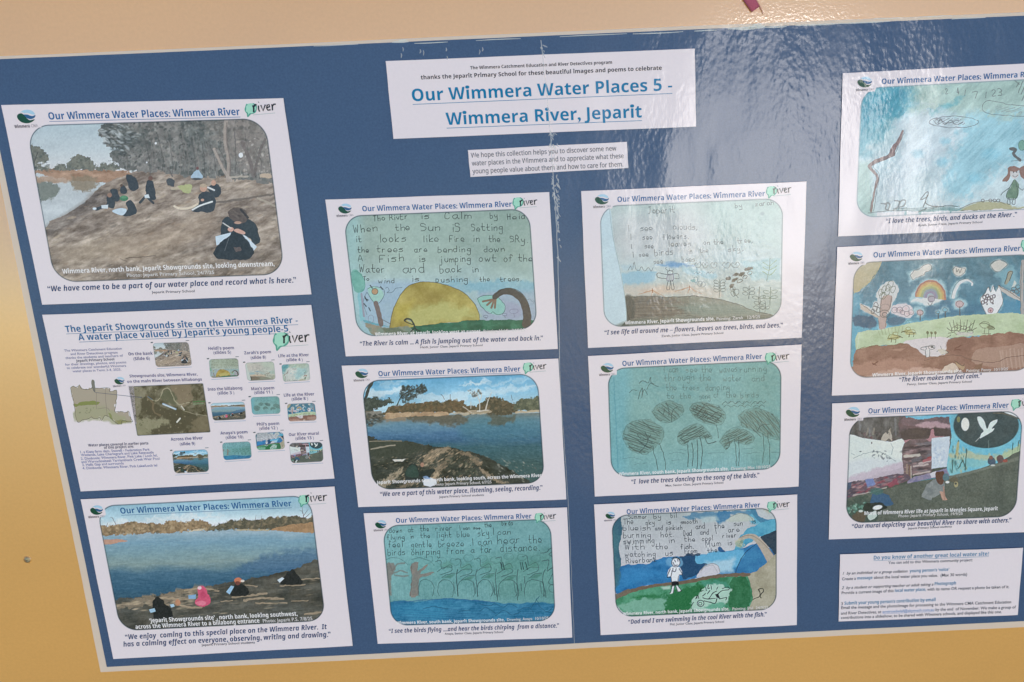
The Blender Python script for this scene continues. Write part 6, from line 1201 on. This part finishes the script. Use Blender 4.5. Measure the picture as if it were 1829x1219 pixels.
def emblem(t, cx, cy, w, z, small=True):
    k = w / 2
    e = shape_px(t, 'emblem_leaf', LEAF, cx, cy, k, z, (34, 76, 58))
    for nm, sh, col in (('emblem_wave', WAVE, (52, 96, 138)), ('emblem_sky', DOME, (164, 200, 222))):
        o = shape_px(t, nm, sh, cx, cy, k, z, col); o.parent = e
    if small:
        y = cy + w * .62
        text(t, 'emblem_name', 'Wimmera', (cx - w * .62, y + .5), (cx + w * .2, y - .8), w * .17, (70, 66, 78), z, 1)
        text(t, 'emblem_name', 'CMA', (cx + w * .28, y - .9), (cx + w * .66, y - 1.6), w * .17, (176, 170, 180), z, 0)
RIVER = [[(0, 5.1), (.4, 3), (.2, 0)], [(.3, 3.5), (1.2, 5.2), (2.2, 5.4)], [(3.2, 4.6), (3.1, 2), (3.6, 0)], [(3.3, 6.9), (3.6, 7.1)],
         [(4.6, 4.8), (5.6, .4), (7.2, 4.9)], [(7.8, 2.4), (9.6, 3.2), (9.4, 4.6), (8.2, 4.4), (7.8, 2.2), (8.4, .6), (10, .8)], [(10.9, 4.8), (11.1, 2.4), (11, .2)], [(11.1, 3.2), (12, 4.6), (13.2, 4.6)]]
def river_logo(t, cx, cy, w, p0, p1, z):
    k = w * .55; cx -= w * .06
    rim = [(x * 1.0, y * 1.0) for x, y in BUB]
    o = shape_px(t, 'speech_bubble', BUB, cx, cy, k, z, (158, 210, 190))
    pts = [(cx + x * k, cy - y * k + TILT * x * k) for x, y in rim]; r2 = random.Random(int(cx))
    i0 = 14
    pts = pts[i0:] + pts[:i0 - 6]
    b = ribbon_mesh(t, 'bubble_outline', [pts], lambda p, q: PXM * w * (.07 + .06 * math.sin(q * 17) ** 2), z + .00004, print_mat((84, 158, 140))); b.parent = o
    L = math.hypot(p1[0] - p0[0], p1[1] - p0[1]); ex = ((p1[0] - p0[0]) / L, (p1[1] - p0[1]) / L); s = L / 13.2
    pl = [[(p0[0] + ex[0] * x * s + ex[1] * y * s * .78, p0[1] + ex[1] * x * s - ex[0] * y * s * .78) for x, y in q] for q in RIVER]
    ribbon_mesh(t, 'river_lettering', pl, lambda p, q: PXM * s * (.95 if p in (0, 1) else .75), z + .00010, print_mat((40, 44, 50)))
    a, c = (p0[0] - L * .02, p0[1] + L * .12), (p1[0] - L * .05, p1[1] + L * .11)
    ribbon_mesh(t, 'logo_rule', [[a, c]], lambda p, q: PXM * .55, z + .0001, print_mat((136, 160, 160)))

def card(name, label, quad, cat='print', group=None):
    c = np.mean([B(x, y, ZB) for x, y in quad], 0); d = B(*quad[1], ZB) - B(*quad[0], ZB)
    t = thing(name, label, cat, c, math.atan2(d[1], d[0]), group)
    slab('paper', quad, ZB + 0.0014, ZC, m_paper, t, 16, 0.35)
    return t
GRP = 'white picture prints on the blue poster'
HT = 'Our Wimmera Water Places: Wimmera River'
def picture_print(fn, label, quad, head, h, emb, bub, riv, caps=(), quotes=(), credit=None, ul=.07, split_head=None):
    t = card('picture_print', label, quad, 'picture print', GRP)
    p = fn(); PIC[fn.__name__] = p
    p.build('picture', t, ZC + .0001)
    text(t, 'heading', HT, head[0], head[1], h, HEAD, ZC + .0003, 1, underline=ul)
    emblem(t, *emb, ZC + .0003)
    if bub: river_logo(t, *bub, *riv, ZC + .0003)
    for s, a, b, hh, bold in caps: text(t, 'caption', s, a, b, hh, WHT if bold else (206, 204, 206), ZC + .00026, bold)
    for s, a, b, hh in quotes: text(t, 'quotation', s, a, b, hh, QUO, ZC + .0003, 1, True)
    if credit: text(t, 'credit_line', credit[0], credit[1], credit[2], (credit[3] if len(credit) > 3 else 4.6) * .82, GRY, ZC + .0003, 0)
    return t

picture_print(pic_bank, 'print with a photo of children in dark jumpers sitting on a bare tree-lined bank', [(2, 188), (506, 175.6), (556.3, 526.1), (75.3, 544.7)],
    ((87.5, 214), (428.8, 206)), 12.5, (46.8, 208.5, 33), (449, 196, 20), ((452.5, 200.8), (493.5, 197.6)),
    [('Wimmera River, north bank, Jeparit Showgrounds site, looking downstream,', (112, 489.2), (490.5, 475.3), 8.2, 1), ('Photo: Jeparit Primary School, 24/7/25', (227, 495), (383, 489.6), 6, 0)],
    [('\u201cWe have come to be a part of our water place and record what is here.\u201d', (85.8, 521), (529.8, 505), 9.5)], ('Jeparit Primary School', (271, 524.6), (348, 522.2), 5.4))
picture_print(pic_boats, 'print with a photo of four seated children facing blue water, one in pink', [(144, 892.4), (597.3, 869.4), (629.8, 1154), (202.4, 1177.5)],
    ((215.8, 918), (521, 904.5)), 10.3, (172.4, 911.5, 23), (543.5, 894.5, 18), ((546.5, 897.3), (584.5, 895.3)),
    [('\u2018Jeparit Showgrounds site\u2019 , north bank, looking southwest,', (267.5, 1112.5), (531.8, 1100), 7.4, 1), ('across the Wimmera River to a billabong entrance', (242.5, 1123.8), (463.8, 1112.5), 7.4, 1), ('Photo: Jeparit P.S. 7/8/25', (470, 1112.5), (558.3, 1108), 6.2, 0)],
    [('\u201cWe enjoy  coming to this special place on the Wimmera River.  It', (224.5, 1142.5), (584.5, 1123.8), 8.6), ('has a calming effect on everyone, observing, writing and drawing.\u201d', (220.8, 1155.5), (591.3, 1137.5), 8.6)], ('Jeparit Primary School students', (360, 1154.5), (455.5, 1149.6), 5))
picture_print(pic_calm, 'print of a painted poem over a big yellow setting sun and a bending brown tree', [(581, 357), (981, 343.4), (996.3, 623.7), (617.6, 637)],
    ((647.5, 378), (914.3, 369.5)), 9.4, (616, 373, 24), (926, 363, 18), ((929, 368), (960, 366)),
    [('Wimmera River, at Jeparit, looking west at sunset.', (670, 600), (860, 594.5), 5.6, 1), ('Painting: Heidi   24/9/25', (863.8, 594.3), (937.5, 592), 5, 0)],
    [('\u201cThe River is calm ... A fish is jumping out of the water and back in.\u201d', (643.3, 618.3), (970, 608), 8)], ('Heidi, Junior Class, Jeparit Primary School', (750.8, 622.6), (862, 618.6)), ul=None)
picture_print(pic_river, 'print with a photo of a blue river, scrubby far bank and dappled rocky foreground', [(610.2, 653.6), (997.3, 640.7), (1011.5, 892.4), (640, 906.3)],
    ((676.3, 672.5), (929.5, 663.8)), 9, (646, 667.5, 23), (944, 657.5, 17), ((946.5, 661.8), (976.5, 659.6)),
    [('Jeparit Showgrounds site, north bank, looking south, across the Wimmera River', (673, 865), (967.5, 852), 5.8, 1), ('Photo: Jeparit Primary School, 6/7/25', (776, 868), (878, 863.6), 5, 0)],
    [('\u201cWe are a part of this water place, listening, seeing, recording.\u201d', (679.3, 887), (969.3, 875), 8)], ('Jeparit Primary School students', (784.3, 889.8), (864.5, 886.1)))
picture_print(pic_treeline, 'print of a green and blue drawing of a row of looped trees above a river', [(649.5, 917.2), (1012.9, 906.7), (1022, 1139.2), (674.6, 1150.4)],
    ((707.5, 934.5), (949.3, 926.3)), 8.4, (680, 937, 20), (963.8, 925, 15), ((965.5, 929), (993.8, 927)),
    [('Wimmera River, south bank, Jeparit Showgrounds site,', (708, 1115.6), (901.3, 1110), 5.2, 1), ('Drawing: Anaya  10/10/25', (905.8, 1109.7), (980, 1106.5), 5, 0)],
    [('\u201cI see the birds flying ....and hear the birds chirping  from a distance.\u201d', (695, 1131.3), (998.8, 1121.3), 7.4)], ('Anaya, Senior Class, Jeparit Primary School', (794.3, 1134.3), (898.8, 1131)), ul=None)
picture_print(pic_leaves, 'print of a pale drawing with a small figure, flowers and a grey hill', [(1038, 341.7), (1440.5, 324.4), (1432, 603.4), (1050.2, 622)],
    ((1103, 361.3), (1366.3, 350.8)), 9.4, (1075, 356.5, 25), (1379, 343, 18), ((1382, 346.8), (1414, 344.2)),
    [('Wimmera River, Jeparit Showgrounds site,', (1116.3, 580), (1276.3, 572.5), 6, 1), ('Painting: Zarah   12/9/25', (1280, 572.5), (1357.5, 568.6), 5.4, 0)],
    [('\u201cI see life all around me \u2013 flowers, leaves on trees, birds, and bees.\u201d', (1080, 598.3), (1398.3, 585), 8)], ('Zarah, Junior Class, Jeparit Primary School', (1181.3, 602.6), (1292, 596.8)), ul=None)
picture_print(pic_dancing, 'print of a plain teal pencil drawing of round scribbled trees on thin trunks', [(1050.2, 636.3), (1431.7, 615.6), (1426.3, 869.4), (1062.4, 887.4)],
    ((1111.8, 654.3), (1360.8, 641.3)), 9, (1084.5, 657.5, 23), (1377, 640, 18), ((1379, 645), (1410.5, 642)),
    [('Wimmera River, south bank, Jeparit Showgrounds site,', (1105.5, 850), (1301.3, 840.5), 5.8, 1), ('Drawing: Max 10/10/25', (1306.3, 840), (1376.3, 836.3), 5.4, 0)],
    [('\u201cI  love the trees dancing to the song of the birds.\u201d', (1128, 865), (1356.3, 853), 8)], ('Max, Senior Class, Jeparit Primary School', (1188.8, 869.6), (1292, 864.2)), ul=None)
picture_print(pic_swim, 'print of a painting of a swimmer standing on a green bank before blue water', [(1061, 901.6), (1424, 883.6), (1423.2, 1116.8), (1072.9, 1134.8)],
    ((1119.5, 918.8), (1357.5, 906.3)), 8.4, (1090, 921, 17), (1379.5, 905, 16), ((1382, 908.3), (1411, 905.9)),
    [('Wimmera River, north bank, Jeparit Showgrounds site,', (1113, 1099.5), (1302.5, 1090.5), 5.4, 1), ('Painting: Phil  24/9/25', (1308.3, 1090.5), (1372, 1087.5), 5, 0)],
    [('\u201cDad and I are swimming in the cool River with the fish.\u201d', (1122.5, 1115), (1369.5, 1101.3), 7.6)], ('Phil, Junior Class, Jeparit Primary School', (1196.8, 1117.6), (1293.3, 1112.4)), ul=None)
picture_print(pic_ducks, 'print of a pale blue crayon drawing with a crooked brown branch and a small girl', [(1505, 131.2), (1929, 108.6), (1917, 404), (1497.1, 422.7)],
    ((1575, 150.8), (1854, 137)), 9.6, (1544.5, 147, 26), None, None, [],
    [('\u201cI love the trees, birds, and ducks at the River .\u201d', (1582.5, 399.5), (1816.3, 387.5), 8.4)], ('Ayiah, Junior Class, Jeparit Primary School', (1639.3, 404.5), (1754.5, 398.6)), ul=None)
picture_print(pic_night, 'print of a painting with a rainbow and white face over green lawn, brown soil', [(1495.4, 441.7), (1897, 421), (1888, 691), (1485.6, 707.1)],
    ((1560, 460.6), (1822.4, 448.4)), 9.4, (1529.4, 458.7, 23), (1834, 438, 18), ((1836, 442), (1867, 440)),
    [('Wimmera River, Jeparit Showgrounds site,', (1558, 673), (1719, 665.5), 5.6, 1), ('Painting: Penny  10/10/25', (1726, 664.8), (1800, 661.6), 5, 0)],
    [('\u201cThe River makes me feel calm.\u201d', (1606, 682.5), (1753.4, 675.2), 8)], ('Penny, Senior Class, Jeparit Primary School', (1620.2, 688.7), (1735.7, 683.6)), ul=None)
picture_print(pic_mural, 'print with a photo of a painted mural wall with a white flying bird', [(1486.3, 721), (1866, 703), (1853, 950), (1480.2, 964)],
    ((1550.9, 739.1), (1801.2, 728.5)), 9, (1523.3, 736.5, 25), (1815.7, 722.8, 17), ((1820, 726), (1850, 724)),
    [('Mural of Wimmera River life at Jeparit in Menzies Square, Jeparit', (1543.9, 920.3), (1782, 911.6), 6.4, 1), ('Photo: Jeparit Primary School, 19/9/25', (1604.8, 924.4), (1719.4, 920), 5, 0)],
    [('\u201cOur mural depicting our beautiful River to share with others.\u201d', (1521.5, 944.2), (1806, 933.3), 7.8)], ('Jeparit Primary School students', (1621.6, 946.1), (1700, 942.5)), ul=.05)

# ------------------------------------------------------------------ title strip and the two notices
T = card('title_strip', 'large white title strip with two lines of big teal underlined lettering', [(688.8, 109.5), (1240.9, 87.1), (1243.2, 226.4), (702.7, 248.5)], 'sign')
def z2(x, y): return (600 + x / 2.95, y / 2.95)
TEAL = (24, 116, 160)
text(T, 'intro_line', 'The Wimmera Catchment Education and River Detectives program', z2(708, 367), z2(1455, 337), 5.6, BLK, ZC + .0003, 1)
text(T, 'intro_line', 'thanks the Jeparit Primary School for these beautiful images and poems to celebrate', z2(448, 420), z2(1717, 369), 7.2, BLK, ZC + .0003, 1)
text(T, 'title_line', 'Our Wimmera Water Places 5 -', z2(403, 535), z2(1772, 477), 21.5, TEAL, ZC + .0003, 1, underline=.045)
text(T, 'title_line', 'Wimmera River, Jeparit', z2(582, 660), z2(1612, 620), 21.5, TEAL, ZC + .0003, 1, underline=.045)

Hn = card('notice', 'small white notice strip with three lines of grey print under the title strip', [(835.6, 268.5), (1119.7, 253.6), (1122.4, 300.3), (840.3, 316.6)], 'notice')
for s, a, b in (('We hope this collection helps you to discover some new', (712, 832), (1478, 794)), ('water places in the Wimmera and to appreciate what these', (717, 874), (1517, 834)), ('young people value about them and how to care for them.', (720, 916), (1514, 878))):
    text(Hn, 'notice_line', s, z2(*a), z2(*b), 8.2, (96, 98, 106), ZC + .0003, 2)

Q = card('notice', 'white notice covered in small print with a teal underlined question, lowest at the right', [(1500.5, 990.7), (1827.3, 978.9), (1817.8, 1098.9), (1497.8, 1110.4)], 'notice')
def zq(x, y): return (1480 + x / 5.241, 965 + y / 5.241)
LB = (70, 128, 166)
for s, a, b, h, c, bo, it, ul in (
    ('Do you know of another great local water site?', (422, 183), (1500, 145), 6.6, LB, 1, False, .08), ('You can add to this Wimmera community project:', (557, 225), (1347, 198), 5, GRY, 0, False, None),
    ('1  by an individual or a group collation', (132, 325), (738, 303), 5, (88, 90, 98), 0, True, None), ('young person\u2019s \u2018voice\u2019', (758, 303), (1128, 288), 5.2, LB, 1, False, None),
    ('Create a', (124, 378), (255, 372), 5.2, (88, 90, 98), 0, False, None), ('message', (268, 371), (410, 364), 5.2, LB, 1, False, None), ('about the local water place you value.  (Max 30 words)', (424, 364), (1296, 334), 5.2, (88, 90, 98), 0, False, None),
    ('2  by a student or supporting teacher or adult taking a', (122, 460), (980, 426), 5, (88, 90, 98), 0, True, None), ('Photograph', (992, 424), (1192, 416), 5.4, LB, 1, False, None),
    ('Provide a current image of this', (122, 508), (608, 487), 5.2, (88, 90, 98), 0, False, None), ('local water place,', (620, 487), (910, 475), 5.2, LB, 1, False, None), ('with its name OR request a photo be taken of it.', (922, 475), (1690, 450), 5.2, (88, 90, 98), 0, False, None),
    ('3', (118, 610), (134, 609), 5.2, (88, 90, 98), 0, False, None), ('Submit your young person\u2019s contribution by email', (148, 607), (1000, 572), 5.6, LB, 1, False, None),
    ('Email the message and the photo/image for processing to the Wimmera CMA Catchment Education', (118, 647), (1708, 592), 5.2, (88, 90, 98), 0, False, None),
    ('and River Detectives, at', (116, 699), (492, 684), 5.2, (88, 90, 98), 0, False, None), ('enviroedwlaf@skymesh.com.au', (505, 684), (988, 664), 4.8, (120, 150, 196), 0, False, .08), ('by the end  of November. We make a group of', (1000, 664), (1752, 640), 5.2, (88, 90, 98), 0, False, None),
    ('contributions into a slideshow, to be shared with Wimmera schools, and displayed like this one.', (116, 740), (1620, 684), 5.2, (88, 90, 98), 0, False, None)):
    text(Q, 'notice_line', s, zq(*a), zq(*b), h, c, ZC + .0003, bo, it, underline=ul)

# ------------------------------------------------------------------ overview sheet with the map and the small pictures
O = card('overview_sheet', 'white overview sheet with a grey region map, an aerial photo and eleven thumbnail pictures', [(75.3, 562.7), (556, 545), (597.3, 855.2), (144, 878.2)], 'print')
def bl(x, y): return (80 + x / 3.81, 550 + y / 3.81)
def br(x, y): return (300 + x / 3.81, 550 + y / 3.81)
def z4(x, y): return (x / 2.95, 400 + y / 2.95)
text(O, 'heading', 'The Jeparit Showgrounds site on the Wimmera River -', z4(347, 572), z4(1570, 523), 11.2, (34, 98, 146), ZC + .0003, 1, underline=.06)
text(O, 'heading', 'A water place valued by Jeparit\u2019s young people-5', z4(415, 615), z4(1520, 568), 11.2, (34, 98, 146), ZC + .0003, 1, underline=.06)
emblem(O, 213.3, 680.5, 18, ZC + .0003)
river_logo(O, 503.4, 609, 27, (506.5, 613.8), (553.3, 611.2), ZC + .0003)
IND = (92, 96, 140)
for s, a, b, bo in (('The Wimmera Catchment Education', (133, 300), (525, 285), 0), ('and River Detectives program', (176, 323), (497, 312), 0), ('thanks the students and teachers of', (142, 350), (533, 333), 0), ('Jeparit Primary School', (214, 370), (474, 358), 1), ('for their drawings, photos, and poems', (140, 395), (556, 378), 0), ('to celebrate our wonderful Wimmera', (150, 418), (555, 402), 0), ('water places in Term 3-4, 2025.', (190, 440), (522, 428), 0)):
    text(O, 'intro_line', s, bl(*a), bl(*b), 4.2, (70, 74, 96) if bo else (120, 122, 160), ZC + .0003, bo)
for s, a, b, bo in (('Water places covered in earlier parts', (296, 945), (706, 930), 1), ('of this project are:', (404, 961), (606, 952), 1), ('1. a Kiata farm dam, Stawell - Federation Park', (243, 990), (716, 972), 0), ('Wetlands, Lake Charlegrark and Lake Ratzcastle', (247, 1011), (742, 992), 0), ('2. Dimboola: Wimmera River, Pink Lake / Loch Iel,', (247, 1036), (768, 1012), 0), ('and Warracknabeal: Yarriambiack Creek Weir Pool', (250, 1057), (782, 1035), 0), ('3. Halls Gap and surrounds', (256, 1078), (538, 1066), 0), ('4. Dimboola: Wimmera River, Pink Lake/Loch Iel', (258, 1101), (766, 1080), 0)):
    text(O, 'list_line', s, bl(*a), bl(*b), 4.4, (66, 70, 100) if bo else (116, 122, 168), ZC + .0003, bo)
text(O, 'map_caption', 'Showgrounds site, Wimmera River,', bl(578, 475), bl(1040, 462), 4.8, (84, 86, 130), ZC + .0003, 1)
text(O, 'map_caption', 'on the main River between billabongs', bl(562, 512), bl(1070, 496), 4.8, (84, 86, 130), ZC + .0003, 1)
for s, a, b, f in (('On the bank', (570, 325), (736, 320), bl), ('(Slide 6)', (604, 358), (716, 354), bl), ('Across the River', (858, 906), (1076, 896), bl), ('(slide 9)', (920, 938), (1024, 934), bl), ('Heidi\u2019s poem', (276, 288), (450, 282), br), ('(slides 5)', (310, 316), (430, 312), br), ('Zarah\u2019s poem', (520, 318), (702, 310), br), ('(slide 8)', (564, 350), (668, 346), br), ('Life at the River', (752, 338), (960, 330), br), ('(slide 4 )', (806, 366), (918, 362), br),
                    ('Into the billabong', (272, 566), (506, 556), br), ('(slide 3 )', (338, 592), (452, 588), br), ('Max\u2019s poem', (568, 562), (724, 555), br), ('(slide 11 )', (588, 588), (714, 583), br), ('Life at the River', (790, 606), (996, 597), br), ('(slide 8 )', (842, 632), (954, 627), br), ('Anaya\u2019s poem', (358, 864), (542, 855), br), ('(slide 10)', (394, 894), (514, 889), br), ('Phil\u2019s poem', (606, 804), (758, 797), br), ('(slide 12 )', (622, 832), (748, 827), br), ('Our River mural', (824, 874), (1028, 864), br), ('(slide 13 )', (868, 900), (994, 894), br)):
    text(O, 'thumbnail_caption', s, f(*a), f(*b), 5.2, (84, 86, 128), ZC + .0003, 1)
for k, f, q, r in (('pic_bank', bl, [(732, 240), (978, 232), (1004, 394), (756, 406)], 7), ('pic_calm', br, [(276, 350), (478, 342), (488, 468), (288, 480)], 7), ('pic_leaves', br, [(522, 374), (722, 364), (734, 490), (540, 500)], 7), ('pic_ducks', br, [(770, 386), (960, 376), (970, 494), (784, 506)], 7), ('pic_boats', br, [(286, 650), (522, 638), (534, 760), (306, 770)], 7),
                   ('pic_dancing', br, [(560, 608), (758, 600), (768, 722), (572, 730)], 7), ('pic_night', br, [(808, 654), (1000, 646), (1014, 768), (818, 776)], 7), ('pic_treeline', br, [(366, 918), (562, 908), (572, 1026), (378, 1040)], 7), ('pic_swim', br, [(592, 852), (784, 842), (800, 962), (604, 972)], 7), ('pic_mural', br, [(822, 920), (1052, 912), (1060, 1048), (836, 1060)], 7), ('pic_river', bl, [(864, 974), (1110, 962), (1120, 1118), (880, 1130)], 8)):
    p = PIC[k].thumb(3 if k in ('pic_bank', 'pic_boats') else 3)
    p.im = p.im * .86 + np.array([150, 140, 128]) * .14 if k in ('pic_calm', 'pic_leaves', 'pic_ducks') else p.im
    if k in ('pic_calm', 'pic_leaves', 'pic_ducks'): p.im = p.im * np.array([1.04, 1.0, .95])
    p.finish(13, tone=None, edge=(96, 106, 112), ew=1.0); p.keep = p.d < 1.2
    p.build('thumbnail_picture', O, ZC + .0001, [f(*c) for c in q])
    c = [f(*c) for c in q]
    ribbon_mesh(O, 'thumbnail_rule', [[(c[3][0] + 2, c[3][1] + 2.4), (c[2][0] - 1, c[2][1] + 2.4)]], lambda a, b: PXM * .9, ZC + .0002, print_mat((150, 166, 190)))
    ribbon_mesh(O, 'thumbnail_rule', [[(c[0][0] - 3, c[0][1] - .5), (c[0][0] + 1, c[0][1] - 1)]], lambda a, b: PXM * 2.0, ZC + .0002, print_mat((70, 76, 84)))
    ribbon_mesh(O, 'thumbnail_rule', [[(c[1][0] - 5, c[1][1] - 2), (c[1][0] + 1, c[1][1] - 2.4)]], lambda a, b: PXM * 1.2, ZC + .0002, print_mat((96, 104, 112)))
pic_aerial().build('aerial_photo', O, ZC + .0001)
mapo = [(174, 545), (195, 532), (215, 540), (240, 530), (252, 555), (318, 548), (318, 505), (328, 490), (340, 508), (342, 545), (440, 548), (442, 572), (490, 562), (488, 620), (478, 680), (482, 712), (520, 705), (545, 715), (572, 705), (580, 740), (596, 778), (560, 775), (545, 765), (525, 770), (515, 796), (490, 790), (465, 765), (440, 745), (410, 735), (385, 765), (375, 745), (345, 755), (315, 742), (290, 758), (260, 765), (220, 776), (205, 690), (190, 620)]
vx = (80, 550, 3.81); mq = [bl(160, 485), bl(600, 470), bl(625, 790), bl(200, 815)]
p = Pic(mq, vx, 1.5, base=(222, 213, 219))
p.poly(mapo, (166, 156, 140), 1, rough=5, rs=20); p.poly([(205, 690), (340, 660), (440, 680), (480, 712), (596, 778), (490, 790), (380, 760), (220, 776)], (158, 158, 128), .75, soft=14, rough=10)
p.poly([(204, 650), (230, 655), (250, 645), (330, 636), (372, 645), (340, 662), (280, 664), (240, 670), (206, 672)], (126, 134, 78), .95, rough=5); p.poly([(430, 712), (450, 720), (470, 770), (440, 745)], (128, 136, 84), .8, rough=4); p.poly([(480, 770), (590, 770), (510, 795)], (132, 132, 86), .8, soft=6, rough=6); p.dabs([(230, 680), (340, 680), (330, 720), (240, 720)], 12, 3, 6, [(126, 130, 100)], .8, 1.3)
p.lines([[(350, 580), (352, 690)], [(412, 550), (418, 680)], [(360, 690), (420, 680), (440, 700)], [(420, 680), (425, 740)]], 3.5, (130, 122, 112), .8, 2); p.line(mapo + [mapo[0]], 4, (104, 100, 84), .85, 4); p.poly([(322, 545), (320, 505), (328, 492), (338, 508), (344, 570), (335, 572)], (112, 112, 104), .9)
p.finish(1, ew=0, tone=None); p.build('region_map', O, ZC + .0001)
ribbon_mesh(O, 'map_pointer', [[bl(330, 560), bl(345, 577), bl(660, 612)]], lambda a, b: PXM * .9, ZC + .0003, print_mat((92, 96, 112)))
flush_text()
